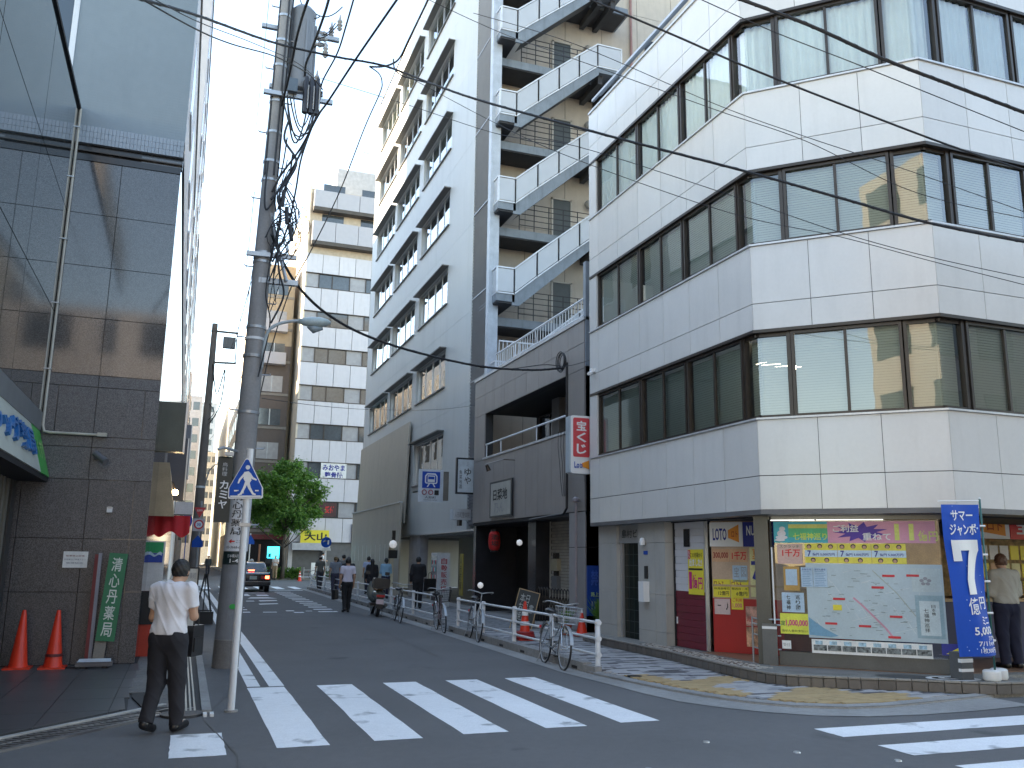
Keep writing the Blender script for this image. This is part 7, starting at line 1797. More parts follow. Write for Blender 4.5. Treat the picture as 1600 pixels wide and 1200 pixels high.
# ================================================================== bicycles
def wheel(par, y, name, r=.33, rimm=galv):
    w = obj(name, B().torus((0, y, r), r - .012, .016, 'x', 34, 7), black_pl, par, smooth=True, local=True)
    obj('rim', B().torus((0, y, r), r - .032, .011, 'x', 34, 5), rimm, w, smooth=True, local=True)
    b = B()
    for k in range(16):
        a = 2 * PI * k / 16; b.tube([(.022 * (-1) ** k, y, r), (0, y + (r - .035) * math.cos(a), r + (r - .035) * math.sin(a))], .0018, 4)
    b.tube([(-.05, y, r), (.05, y, r)], .02, 8); obj('spokes', b, galv, w, local=True); return w
def bicycle(label, x, y, rz, fm_, basket, lean=4, group='bicycles parked along the guardrail', rear_basket=False, sad=.86, bars=1.02):
    """built along local -Y (front wheel at -Y)"""
    t = thing('bicycle', label, 'bicycle', (x, y, 0), group); t.rotation_euler = (0, R(lean), R(rz))
    F_, Rr = -.53, .53
    wheel(t, F_, 'front_wheel'); wheel(t, Rr, 'rear_wheel')
    f = B(); bb_, st, hd_, hd2 = (0, .12, .29), (0, .26, .74), (0, -.32, .80), (0, -.36, .66)
    f.tube([st, bb_], .016, 8).tube([hd2, (0, -.2, .42), bb_], .018, 8).tube([(0, -.33, .76), (0, .0, .50), (0, .2, .44)], .014, 8).tube([hd_, hd2], .02, 8)
    for s_ in (-.055, .055):
        f.tube([st, (s_, Rr, .33)], .009, 6).tube([bb_, (s_, Rr, .33)], .011, 6).tube([hd2, (s_ * .8, -.42, .60), (s_ * .8, F_, .33)], .011, 6)
    obj('frame', f, fm_, t, smooth=50, local=True)
    fd = B()
    for cy in (F_, Rr):
        vs = []
        for i in range(15):
            a = R(20 + i * 10 if cy > 0 else 40 + i * 9); rr_ = .355
            for xx in (-.028, 0, .028): vs.append((xx, cy + rr_ * math.cos(a), .33 + (rr_ + (.008 if xx == 0 else 0)) * math.sin(a)))
        o = len(fd.v); fd.v += vs
        for i in range(14):
            for k in range(2): fd.f.append((o + i * 3 + k, o + i * 3 + k + 1, o + i * 3 + 4 + k, o + i * 3 + 3 + k)); fd.mi.append(0)
    obj('mudguard', fd, galv, t, smooth=True, local=True)
    obj('seat_post', B().tube([st, (0, .29, sad - .03)], .013, 8), galv, t, local=True)
    s_ = B(); s_.tube([(0, .16, sad), (0, .25, sad + .005), (0, .33, sad + .01), (0, .42, sad + .015), (0, .45, sad + .01)], [.02, .04, .08, .10, .05], 12); s_.v = [(a, b_, sad + (c - sad) * .55) for a, b_, c in s_.v]
    obj('saddle', s_, black_pl, t, smooth=True, local=True)
    h = B(); h.tube([hd_, (0, -.34, bars - .03)], .012, 8); h.tube(smooth_pts([(-.27, -.14, bars), (-.25, -.26, bars + .02), (-.1, -.36, bars), (0, -.36, bars - .02), (.1, -.36, bars), (.25, -.26, bars + .02), (.27, -.14, bars)], 4), .011, 8)
    hb = obj('handlebar', h, galv, t, smooth=True, local=True)
    obj('grip', B().tube([(-.27, -.15, bars), (-.265, -.03, bars - .01)], .017, 8).tube([(.27, -.15, bars), (.265, -.03, bars - .01)], .017, 8), black_pl, hb, local=True)
    c = B().torus((.06, .12, .29), .085, .006, 'x', 24, 5).bar((.07, .12, .29), (.08, .22, .16), .014).bar((-.07, .12, .29), (-.08, .02, .42), .014); obj('crank', c, galv, t, local=True)
    obj('pedal', B().box(.07, .15, .18, .26, .145, .165).box(-.15, -.07, -.02, .06, .41, .43), black_pl, t, local=True)
    obj('chain_guard', B().bar((.06, .12, .38), (.055, .5, .36), .02, .03).bar((.06, .12, .21), (.055, .5, .29), .012, .02), M('chain_guard', (.10, .10, .11), .4), t, local=True)
    obj('kickstand', B().tube([(.05, .5, .3), (.16, .56, .01)], .008, 6).tube([(-.05, .5, .3), (-.12, .56, .01)], .008, 6), galv, t, local=True)
    obj('lamp', B().tube([(0, -.46, .62), (0, -.52, .62)], [.025, .035], 10), M('bike_lamp', (.6, .6, .6), .2), t, local=True)
    obj('reflector', B().box(-.03, .03, .88, .90, .55, .60), M('sign_red'), t, local=True)
    def bask(y0, y1, z0, z1, w0, w1, m_):
        b = B(); n = 9
        for k in range(6):
            u = k / 5; z = lerp(z0, z1, u); w = lerp(w0, w1, u); ya, yb = lerp(y0 + .03, y0, u), lerp(y1 - .03, y1, u)
            r_ = .0045 if k in (0, 5) else .0022
            b.tube([(-w, ya, z), (w, ya, z), (w, yb, z), (-w, yb, z), (-w, ya, z)], r_, 4)
        for k in range(n + 1):
            u = k / n
            for yy0, yy1 in ((y0 + .03, y0), (y1 - .03, y1)): b.tube([(lerp(-w0, w0, u), yy0, z0), (lerp(-w1, w1, u), yy1, z1)], .002, 4)
            for s__ in (-1, 1): b.tube([(s__ * w0, lerp(y0 + .03, y1 - .03, u), z0), (s__ * w1, lerp(y0, y1, u), z1)], .002, 4)
            b.tube([(lerp(-w0, w0, u), y0 + .03, z0), (lerp(-w0, w0, u), y1 - .03, z0)], .002, 4)
        obj('basket', b, m_, t, local=True)
    if basket: bask(-.72, -.44, .72, .98, .13, .19, basket)
    if rear_basket: bask(.38, .80, .68, .95, .15, .20, basket or black_pl)
    return t
silver = M('bike_silver', (.50, .54, .58), .25, metal=.6); bdark = M('bike_dark', (.03, .03, .035), .3)
bicycle('silver city bicycle with a wire front basket leaning at the near end of the guardrail', 5.84, 13.75, -6, silver, galv, 5)
bicycle('silver-framed bicycle with black saddle between the banded cone and the dark basket bicycle', 6.02, 18.55, -8, M('bike_white', (.6, .62, .63), .3), None, 6)
bicycle('bicycle with a deep dark front basket standing in the guardrail gap', 5.95, 20.9, -6, M('bike_mauve', (.25, .20, .22), .3), black_pl, -4)
bicycle('black bicycle parked between the scooter and the dark guardrail post', 5.68, 24.3, -5, bdark, None, 5)

# ================================================================== scooter
SCT = thing('motor_scooter', 'grey motor scooter with a big black top box parked at the kerb, seen from behind', 'scooter', (5.62, 27.0, 0))
SCT.rotation_euler = (0, R(4), R(-5))
def ell(b, c, rx, ry, rz_, n=14, m_=8):
    pts = [(math.sin(PI * j / m_), -math.cos(PI * j / m_)) for j in range(1, m_)]
    o = len(b.v); b.lathe([(q[0], q[1]) for q in pts], n)
    b.v[o:] = [(c[0] + x * rx, c[1] + y * ry, c[2] + z * rz_) for x, y, z in b.v[o:]]; return b
sgrey = M('scooter_grey', (.22, .25, .24), .25, metal=.3)
for y_, nm in ((-.55, 'rear_wheel'), (.75, 'front_wheel')):
    w = obj(nm, B().torus((0, y_, .24), .185, .055, 'x', 28, 10), black_pl, SCT, smooth=True, local=True); obj('rim', B().tube([(-.05, y_, .24), (.05, y_, .24)], .13, 18), galv, w, local=True)
b = B(); ell(b, (0, -.35, .62), .20, .48, .16); ell(b, (0, -.62, .60), .15, .28, .12); obj('rear_body', b, sgrey, SCT, smooth=True, local=True)
b = B(); ell(b, (0, -.2, .80), .16, .42, .07); obj('seat', b, M('seat_tan', (.28, .18, .09), .5), SCT, smooth=True, local=True)
obj('floor', B().box(-.17, .17, 0, .5, .28, .36), black_pl, SCT, local=True); b = B(); ell(b, (0, .55, .72), .26, .08, .36); obj('front_shield', b, sgrey, SCT, smooth=True, local=True)
obj('top_box', rbox(-.24, .24, .82, 1.12, -.92, -.46, .05).xf(Matrix.Identity(4)), black_pl, SCT, smooth=30, local=True)
obj('rack', B().bar((-.12, -.8, .8), (-.12, -.3, .8), .03).bar((.12, -.8, .8), (.12, -.3, .8), .03), galv, SCT, local=True)
obj('tail_light', B().box(-.12, .12, -.91, -.86, .58, .65), M('tail_red', (.45, .03, .03), .2), SCT, local=True)
pt = obj('number_plate', B().box(-.11, .11, -.90, -.885, .38, .52), M('plate_pink', (.60, .48, .50), .4), SCT, local=True)
obj('mudflap', B().box(-.1, .1, -.88, -.86, .25, .58), black_pl, SCT, local=True); obj('exhaust', B().tube([(.16, -.1, .26), (.2, -.4, .3), (.2, -.75, .36)], [.03, .06, .05], 10), bdark, SCT, smooth=50, local=True)
obj('handlebar', B().tube([(-.33, .38, 1.02), (-.1, .5, 1.0), (.1, .5, 1.0), (.33, .38, 1.02)], .016, 8).tube([(0, .52, .9), (0, .5, 1.02)], .03, 8), black_pl, SCT, local=True)
for s_ in (-1, 1): obj('mirror', B().tube([(s_ * .2, .46, 1.02), (s_ * .3, .42, 1.22)], .008, 6).box(s_ * .3 - .07, s_ * .3 + .07, .40, .42, 1.2, 1.3), black_pl, SCT, local=True)
obj('stand', B().tube([(-.1, -.2, .3), (-.2, -.3, .02)], .012, 6).tube([(.1, -.2, .3), (.2, -.3, .02)], .012, 6), galv, SCT, local=True)

# ================================================================== taxi seen from behind
CAR = thing('taxi', 'black sedan taxi with lit red tail lamps and a roof lamp waiting at the avenue', 'car', (3.35, 44.9, 0))
cb = M('car_black', (.012, .013, .016), .12, spec=.7, coat=1, var=0)
def section(y, w, z0, z1, r=.12, bulge=.0):
    pts = []
    for cx_, cz_, a0 in ((w - r, z0 + r * .6, -90), (w - r, z1 - r, 0)):
        for k in range(5):
            a = R(a0 + 90 * k / 4); pts.append((cx_ + r * math.cos(a) + (bulge if a0 else 0), cz_ + r * (.6 if a0 else 1) * math.sin(a) if a0 == 0 else cz_ + r * .6 * math.sin(a)))
    full = pts + [(-x, z) for x, z in pts[::-1]]
    return [(x, y, z) for x, z in full]
def loft(b, secs):
    n = len(secs[0]); o = len(b.v)
    for s_ in secs: b.v += s_
    nf = len(b.f)
    for i in range(len(secs) - 1):
        for k in range(n): b.f.append((o + i * n + k, o + i * n + (k + 1) % n, o + (i + 1) * n + (k + 1) % n, o + (i + 1) * n + k))
    b.f += [tuple(o + k for k in range(n))[::-1], tuple(o + (len(secs) - 1) * n + k for k in range(n))]
    b.mi += [0] * (len(b.f) - nf); return b
body = loft(B(), [section(-.02, .76, .42, .86, .08), section(.06, .83, .34, .93, .1), section(.5, .85, .26, .95, .12), section(2.3, .86, .24, .95, .12), section(3.9, .85, .26, .92, .12), section(4.45, .82, .3, .84, .12), section(4.58, .74, .38, .76, .1)])
obj('body', body, cb, CAR, smooth=40, local=True)
cab = loft(B(), [section(.75, .70, .90, .96, .03), section(1.12, .64, .90, 1.34, .08), section(1.35, .62, .90, 1.44, .1), section(2.5, .62, .90, 1.45, .1), section(2.8, .64, .90, 1.36, .08), section(3.4, .70, .90, .96, .03)])
obj('cabin', cab, cb, CAR, smooth=40, local=True)
cgl = M('car_glass', (.10, .14, .15), .05, var=0, spec=1)
obj('rear_window', B().add([(-.60, .86, 1.0), (.60, .86, 1.0), (.52, 1.12, 1.33), (-.52, 1.12, 1.33)], [(0, 1, 2, 3)]).xf(Matrix.Translation((0, -.03, .02))), cgl, CAR, local=True)
for s_ in (-1, 1):
    obj('side_window', B().add([(s_ * .73, 1.15, .98), (s_ * .73, 2.75, .98), (s_ * .655, 2.6, 1.34), (s_ * .655, 1.32, 1.34)], [(0, 1, 2, 3) if s_ > 0 else (3, 2, 1, 0)]), cgl, CAR, local=True)
    for y_ in (.95, 3.62):
        w = obj('wheel', B().tube([(s_ * .60, y_, .31), (s_ * .84, y_, .31)], .31, 24), black_pl, CAR, smooth=50, local=True); obj('rim', B().tube([(s_ * .842, y_, .31), (s_ * .85, y_, .31)], .19, 18), galv, w, local=True)
    tl = obj('tail_lamp', B().box(s_ * .56 - .2, s_ * .56 + .2, -.045, .02, .64, .80), M('tail_lamp', (.40, .02, .03), .2), CAR, local=True)
    if s_ > 0: obj('lit_bulb', B().box(.56, .74, -.055, -.045, .65, .79), M('brake_glow', (1, .1, .05), emit=(1, .10, .04), es=3.0), tl, local=True)
    obj('mirror', B().box(s_ * .92 - .08, s_ * .92 + .08, 2.75, 2.85, .92, 1.05), cb, CAR, local=True)
obj('high_brake_lamp', B().box(-.2, .1, .80, .83, 1.0, 1.06), M('brake_glow'), CAR, local=True)
obj('bumper', rbox(-.82, .82, .34, .52, -.10, .05, .05), cb, CAR, smooth=30, local=True)
obj('chrome_strip', B().box(-.8, .8, -.105, -.1, .50, .515), galv, CAR, local=True); npl = obj('number_plate', B().box(-.17, .17, -.05, -.03, .62, .78), M('plate_green', (.35, .40, .36), .5), CAR, local=True)
obj('roof_lamp', B().lathe([(.09, 0), (.10, .05), (.06, .12), (.02, .14)], 14, (0, 1.7, 1.44)), M('roof_lamp', (.75, .75, .70), .4), CAR, smooth=True, local=True)
obj('light_bar', B().box(-.3, .3, .82, .84, .9, .93), galv, CAR, local=True)

# ================================================================== people: signed-distance bodies, surface nets
def snet(fn, lo, hi, h):
    lo = np.array(lo, float); hi = np.array(hi, float)
    n = np.ceil((hi - lo) / h).astype(int) + 1
    gx, gy, gz = [lo[i] + h * np.arange(n[i]) for i in range(3)]
    P = np.stack(np.meshgrid(gx, gy, gz, indexing='ij'), -1)
    D = fn(P).astype(np.float32)
    sgn = D < 0
    c = [sgn[i:n[0] - 1 + i, j:n[1] - 1 + j, k:n[2] - 1 + k] for i in (0, 1) for j in (0, 1) for k in (0, 1)]
    tot = sum(x.astype(np.int8) for x in c); act = (tot > 0) & (tot < 8)
    idx = -np.ones(act.shape, int); ii = np.argwhere(act); idx[act] = np.arange(len(ii))
    acc = np.zeros((len(ii), 3)); cnt = np.zeros(len(ii))
    offs = [(i, j, k) for i in (0, 1) for j in (0, 1) for k in (0, 1)]
    for a in range(8):
        for b_ in range(a + 1, 8):
            oa, ob = np.array(offs[a]), np.array(offs[b_])
            if abs(oa - ob).sum() != 1: continue
            A_ = ii + oa; B_ = ii + ob
            da = D[A_[:, 0], A_[:, 1], A_[:, 2]]; db = D[B_[:, 0], B_[:, 1], B_[:, 2]]
            mk = (da < 0) != (db < 0); t = np.where(mk, da / np.where(mk, da - db, 1), 0)
            acc += np.where(mk[:, None], A_ + (B_ - A_) * t[:, None], 0); cnt += mk
    V = lo + acc / cnt[:, None] * h
    F = []
    for ax_ in range(3):
        u, v = (ax_ + 1) % 3, (ax_ + 2) % 3
        s0 = [slice(1, n[k] - 1) for k in range(3)]; s0[ax_] = slice(0, n[ax_] - 1); s1 = list(s0); s1[ax_] = slice(1, n[ax_])
        a_, b_ = sgn[tuple(s0)], sgn[tuple(s1)]
        e = np.argwhere(a_ != b_)
        if not len(e): continue
        base = e.copy()
        for k in range(3):
            if k != ax_: base[:, k] += 1
        q = []
        for du, dv in ((0, 0), (-1, 0), (-1, -1), (0, -1)):
            w = base.copy(); w[:, u] += du; w[:, v] += dv; q.append(idx[w[:, 0], w[:, 1], w[:, 2]])
        q = np.stack(q, 1); flip = ~a_[tuple(e.T)]
        q[flip] = q[flip][:, ::-1]; F.append(q)
    F = np.concatenate(F); F = F[(F >= 0).all(1)]
    b = B(); b.v = [tuple(x) for x in V.tolist()]; b.f = [tuple(x) for x in F.tolist()]; b.mi = [0] * len(b.f); return b
def cone_sdf(P, a, b_, ra, rb, sy=1., flat=False):
    a = np.array(a, float); b_ = np.array(b_, float); S_ = np.array([1, 1 / sy, 1])
    Q = (P - a) * S_; d = (b_ - a) * S_; L2 = max((d * d).sum(), 1e-9)
    tr = (Q @ d) / L2; t = np.clip(tr, 0, 1)
    r = ra + (rb - ra) * t
    D = np.linalg.norm(Q - t[..., None] * d, axis=-1) - r
    if flat: D = np.maximum(D, (tr - 1) * math.sqrt(L2))
    return D * min(1, sy)
def ell_sdf(P, c, r):
    q = (P - np.array(c)) / np.array(r); k = np.linalg.norm(q, axis=-1); return (k - 1) * min(r)
def smin(a, b_, k):
    h = np.clip(.5 + .5 * (b_ - a) / k, 0, 1); return b_ * (1 - h) + a * h - k * h * (1 - h)
def union(P, prims, k):
    D = None
    for pr__ in prims:
        d = ell_sdf(P, *pr__[1:]) if pr__[0] == 'e' else cone_sdf(P, *pr__[1:])
        D = d if D is None else smin(D, d, k)
    return D
def folds(P, amp, s0=0.):
    x, y, z = P[..., 0], P[..., 1], P[..., 2]
    return amp * (-1.1 * np.exp(-np.abs(np.sin(z * 13 + 4 * np.sin(x * 6 + s0) + y * 8)) * 5) - .9 * np.exp(-np.abs(np.sin(z * 9 + x * 14 + s0)) * 6) + .45 * np.sin(z * 38 + 5 * np.sin(x * 9 + s0) + 3 * np.sin(y * 11)) * .5 + np.sin(z * 17 + x * 21 + s0 * 2) * .5 + .5 * np.sin(x * 55 + z * 13 + s0))
skin_m = M('skin', (.50, .30, .20), .55, var=.05, scale=10); hair_m = M('hair_black', (.015, .013, .012), .5, var=.2, scale=40, bump=.4, bscale=200, stretch=(1, 1, .2))
def person(label, loc, rz, H=1.70, top=('shirt', (.7, .7, .72)), legs=(.02, .02, .025), shoe=(.015, .015, .015), stride=.0, arms=('down', 'down'), lean=0., head=(0, 0), hair=hair_m, hair_len=0., skirt=None, long_sleeve=False,
           vox=.016, group=None, bulk=1., untuck=0., bald=False):
    """local frame: faces +Y. arms: down / phone / bag / front"""
    t = thing('person', label, 'person', loc, group); t.rotation_euler = (R(0), 0, R(rz)); s = H / 1.70; t.scale = (s, s, s)
    ly = math.sin(lean)
    def tz(x, y, z): # lean the trunk about the hips
        return (x, y + (z - .92) * ly, z)
    hipL, hipR = (-.088, 0, .90), (.088, 0, .90)
    st = stride
    def leg(side, ph):
        x = side * .088; f = ph * st
        if abs(st) < .01: return (x, 0, .90), (x * 1.1, .015, .48), (x * 1.15, -.02, .085), (x * 1.4, .13, .035)
        if f > 0: return (x, 0, .90), (x, .10 * f + .14 * f, .49), (x, .36 * f, .085), (x * 1.1, .36 * f + .14, .05)
        g = -f; return (x, 0, .90), (x, -.03 * g, .475), (x, -.40 * g, .13 + .04 * g), (x * 1.1, -.40 * g + .12, .045)
    LL, LR = leg(-1, -1), leg(1, 1)
    sh = {-1: tz(-.175, 0, 1.385), 1: tz(.175, 0, 1.385)}
    def arm_pts(side, kind):
        S_ = sh[side]
        if kind == 'phone': E_ = (S_[0] + side * .055, S_[1] + .03, 1.12); W_ = (S_[0] - side * .05, S_[1] + .23, 1.19)
        elif kind == 'front': E_ = (S_[0] + side * .04, S_[1] + .02, 1.10); W_ = (S_[0] - side * .02, S_[1] + .24, 1.06)
        elif kind == 'back': E_ = (S_[0] + side * .03, S_[1] - .10, 1.12); W_ = (S_[0] + side * .05, S_[1] - .06, .88)
        else: E_ = (S_[0] + side * .05, S_[1] - .01, 1.11); W_ = (S_[0] + side * .055, S_[1] + .06, .86)
        return S_, E_, W_
    AL, AR = arm_pts(-1, arms[0]), arm_pts(1, arms[1])
    hx, hy = head; hc = tz(hx, .015 + hy, 1.585 - abs(hy) * .25)
    body = [('c', tz(0, 0, 1.06), tz(0, 0, 1.30), .115 * bulk, .135 * bulk, .72), ('c', tz(-.10, 0, 1.36), tz(.10, 0, 1.36), .072, .072, .9), ('c', tz(-.055, -.01, .92), tz(.055, -.01, .92), .105 * bulk, .105 * bulk, .85),
            ('c', tz(0, -.01, 1.40), (hc[0] * .6, hc[1] - .02, hc[2] - .06), .058, .052, 1.)]
    for Lg in (LL, LR): body += [('c', Lg[0], Lg[1], .082 * bulk, .055, 1.), ('c', Lg[1], Lg[2], .052, .034, 1.), ('c', Lg[2], Lg[3], .034, .028, 1.)]
    hands = []
    for S_, E_, W_ in (AL, AR):
        body += [('c', S_, E_, .050 * bulk, .038, 1.), ('c', E_, W_, .038, .026, 1.)]
        side = -1 if S_[0] < hx else 1
        d = np.array(W_) - np.array(E_); d /= np.linalg.norm(d); inw = np.array([-side * 1., 0, 0]); fw = np.cross(d, inw); fw /= np.linalg.norm(fw) + 1e-9
        W = np.array(W_); pc = W + d * .055
        hands.append(('c', tuple(W), tuple(W + d * .075), .026, .033, .8))
        fr_ = max(.0085, vox * .62)
        for q, ln_ in zip((-.027, -.009, .009, .027), (.060, .072, .076, .066)):
            k0 = W + d * .085 + fw * q; k1 = k0 + d * ln_ * .55 + inw * .012; k2 = k1 + d * ln_ * .35 + inw * .030
            hands += [('c', tuple(k0), tuple(k1), fr_, fr_, 1.), ('c', tuple(k1), tuple(k2), fr_, fr_ * .85, 1.)]
        th = W + d * .03 + fw * .03; hands += [('c', tuple(th), tuple(th + d * .04 + fw * .022 + inw * .015), fr_ * 1.1, fr_, 1.), ('c', tuple(th + d * .04 + fw * .022 + inw * .015), tuple(th + d * .068 + fw * .022 + inw * .03), fr_, fr_ * .9, 1.)]
    hr = [('e', hc, (.076, .096, .108)), ('e', (hc[0], hc[1] + .028, hc[2] - .055), (.056, .060, .062)), ('e', (hc[0] - .078, hc[1] - .005, hc[2] - .01), (.012, .022, .032)), ('e', (hc[0] + .078, hc[1] - .005, hc[2] - .01), (.012, .022, .032)),
          ('c', (hc[0], hc[1] + .090, hc[2] + .008), (hc[0], hc[1] + .106, hc[2] - .022), .010, .014, 1.), ('e', (hc[0], hc[1] + .080, hc[2] - .062), (.024, .014, .010)), ('e', (hc[0], hc[1] + .078, hc[2] + .025), (.05, .018, .010))]
    def f_body(P):
        D = union(P, body, .03); D = smin(D, union(P, hr, .012), .02)
        hd = union(P, hands, .008); return smin(D, hd, .012)
    ymax = max(.30, LR[3][1] + .08, max(AL[2][1], AR[2][1]) + .14, hc[1] + .15); ymin = min(-.2, LL[2][1] - .12)
    xm = .34
    b = snet(f_body, (-xm, ymin, -.01), (xm, ymax, 1.74), vox); obj('body', b, skin_m, t, smooth=True, local=True)
    # eyes
    e = B()
    for sx in (-.03, .03): ell(e, (hc[0] + sx, hc[1] + .083, hc[2] + .004), .011, .008, .006, 8, 5)
    obj('eyes', e, black, t, smooth=True, local=True)
    # hair
    def f_hair(P):
        d = ell_sdf(P, (hc[0], hc[1] - .008, hc[2] + .012), (.089, .106, .115))
        if hair_len: d = smin(d, cone_sdf(P, (hc[0], hc[1] - .05, hc[2]), (hc[0], hc[1] - .09, hc[2] - hair_len), .085, .06), .03)
        fy = hc[1] + .055 + 0 * P[..., 0]
        cut = np.minimum(P[..., 2] - (hc[2] + .052), 1) * -1            # below the hairline
        face = np.maximum(P[..., 1] - (hc[1] + .028), -(P[..., 2] - (hc[2] + .055)))  # >0 in front / above
        infront = np.minimum(P[..., 1] - (hc[1] + .03), (hc[2] + .055) - P[..., 2])
        low = (hc[2] - .055 - max(0, hair_len) * 1.0 - .45 * (P[..., 1] * 0)) - P[..., 2]
        d = np.maximum(d, infront); d = np.maximum(d, low)
        if bald: d = np.maximum(d, P[..., 2] - (hc[2] + .055))
        return d + .004 * np.sin(P[..., 0] * 120) * np.sin(P[..., 2] * 90 + P[..., 1] * 70)
    b = snet(f_hair, (hc[0] - .13, hc[1] - .2, hc[2] - .1 - hair_len), (hc[0] + .13, hc[1] + .15, hc[2] + .16), max(.008, vox * .6)); obj('hair', b, hair, t, smooth=True, local=True)
    # clothing
    kind, tc_ = top; mt = M('cloth_%s_%d_%d_%d' % (kind, tc_[0] * 100, tc_[1] * 100, tc_[2] * 100), tc_, .8, var=.05, scale=6)
    off = .014 if kind != 'jacket' else .024
    hemz = (.945 if kind == 'shirt' and not untuck else .90) - (untuck or (0 if kind == 'shirt' else .08)) ; sl_t = 1.0 if (long_sleeve or kind == 'jacket') else .66
    tp = [('c', tz(0, -.005, .98), tz(0, 0, 1.30), (.125 + off) * bulk, (.142 + off) * bulk, .74), ('c', tz(-.11, 0, 1.362), tz(.11, 0, 1.362), .076 + off * .6, .076 + off * .6, .95), ('c', tz(-.05, -.01, .97), tz(.05, -.01, .97), .112 * bulk + off * .4, .112 * bulk + off * .4, .85)]
    def f_top(P):
        D = union(P, tp, .05)
        for S_, E_, W_ in (AL, AR):
            S_, E_, W_ = map(np.array, (S_, E_, W_))
            if sl_t < 1: D = smin(D, cone_sdf(P, S_, S_ + (E_ - S_) * sl_t, .058 * bulk + off, .060 + off * .6, 1., True), .035)
            else:
                a_ = smin(cone_sdf(P, S_, E_, .054 * bulk + off, .045 + off), cone_sdf(P, E_, E_ + (W_ - E_) * .93, .045 + off, .034 + off * .8, 1., True), .03); D = smin(D, a_, .035)
        D = D + folds(P, .0055 if vox < .012 else .004, loc[0])
        D = np.maximum(D, hemz - P[..., 2])
        nk = tz(0, -.01, 1.40); D = np.maximum(D, -ell_sdf(P, (nk[0], nk[1] + .035, nk[2] + .055), (.066, .075, .05)))
        if kind in ('shirt', 'jacket'):   # collar
            col_ = np.abs(cone_sdf(P, tz(0, -.008, 1.405), (hc[0] * .4, nk[1] - .006, 1.455), .070, .064)) - .007
            col_ = np.maximum(col_, np.abs(P[..., 2] - 1.432) - .028); D = np.minimum(D, col_)
        return D
    b = snet(f_top, (-xm, min(-.24, ymin), hemz - .02), (xm, max(AL[2][1], AR[2][1], .2) + .1, 1.50), vox); obj('jacket' if kind == 'jacket' else 'shirt', b, mt, t, smooth=True, local=True)
    ml = M('cloth_leg_%d_%d_%d' % (legs[0] * 100, legs[1] * 100, legs[2] * 100), legs, .85, var=.06, scale=6)
    def f_leg(P):
        pr2 = [('c', (-.05, -.012 , .90), (.05, -.012, .90), .118 * bulk, .118 * bulk, .88), ('c', (-.04, -.008, .97), (.04, -.008, .97), .106 * bulk, .106 * bulk, .82)]
        D = union(P, pr2, .03)
        if skirt:
            D = smin(D, cone_sdf(P, (0, 0, .9), (0, 0, skirt), .13, .20, .8, True), .03); return np.maximum(D, P[..., 2] - .98)
        g = None
        for Lg in (LL, LR):
            a_ = smin(cone_sdf(P, Lg[0], Lg[1], .102 * bulk, .074 * bulk), cone_sdf(P, Lg[1], tuple(np.array(Lg[2]) + np.array([0, 0, -.03])), .074 * bulk, .058 * bulk, 1., True), .03)
            g = a_ if g is None else smin(g, a_, .012)
        D = smin(D, g, .03) + folds(P, .0042, loc[1] + 2)
        return np.maximum(D, P[..., 2] - .985)
    zlo = skirt - .02 if skirt else 0.0
    b = snet(f_leg, (-.27, ymin - .02, zlo), (.27, ymax, 1.0), vox); obj('skirt' if skirt else 'trousers', b, ml, t, smooth=True, local=True)
    ms = M('shoe_%d' % (shoe[0] * 1000), shoe, .3, var=.05)
    for Lg in (LL, LR):
        A_ = np.array(Lg[2]); T_1 = np.array(Lg[3])
        def f_sh(P, A_=A_, T_1=T_1):
            hz = max(0.0, A_[2] - .085)
            d = smin(cone_sdf(P, A_ + np.array([0, -.02, -.03]), A_ + np.array([0, 0, .01]), .046, .043), cone_sdf(P, A_ + np.array([0, -.03, -.045]), T_1 + np.array([0, .02, -.003]), .046, .043), .02)
            return np.maximum(d, -(P[..., 2] - (0.0 if hz < .01 else 0.0)))
        lo = np.minimum(A_, T_1) - .09; hi = np.maximum(A_, T_1) + .09; lo[2] = -.005
        obj('shoe', snet(f_sh, lo, hi, max(.008, vox * .7)), ms, t, smooth=True, local=True)
    return t
def bag(label, loc, w, h, d, m_, rz=0, name='briefcase', handle=.12):
    t = thing(name, label, 'bag', loc, None, R(rz)); b = loft(B(), [[(x, y, z) for x, z in ((-w / 2, 0.01), (-w / 2 + .01, 0), (w / 2 - .01, 0), (w / 2, .01), (w / 2 * .96, h - .01), (w / 2 * .92, h), (-w / 2 * .92, h), (-w / 2 * .96, h - .01))] for y in (-d / 2, d / 2)])
    obj('body', b, m_, t, local=True); obj('pocket', B().box(-w * .38, w * .38, -d / 2 - .012, -d / 2, h * .15, h * .6), m_, t, local=True)
    obj('handle', B().tube(smooth_pts([(-w * .2, 0, h), (-w * .18, 0, h + handle * .8), (0, 0, h + handle), (w * .18, 0, h + handle * .8), (w * .2, 0, h)], 4), .009, 6), m_, t, local=True); return t
leather = M('bag_leather', (.018, .018, .02), .35, var=.1)
# the man in the foreground
person('man in a white short-sleeved shirt and dark trousers walking away on the left, head bowed', (-.05, 9.60, .012), -30, 1.66, ('shirt', (.72, .72, .76)), (.018, .018, .024), (.012, .012, .014), stride=.34, arms=('front', 'phone'), lean=.05, head=(.015, .06), vox=.0085, bulk=1.14)
bag('black upright briefcase hanging from the foreground man\'s right arm', (.20, 9.74, .71), .22, .30, .07, leather, 60, handle=.16)
obj('phone', B().box(-.035, .035, -.004, .004, 0, .13), black_pl, None).location = (.13, 9.86, 1.2); bpy.data.objects['phone'].rotation_euler = (R(-40), 0, 0); tag(bpy.data.objects['phone'], 'black phone held up by the foreground man', 'phone')
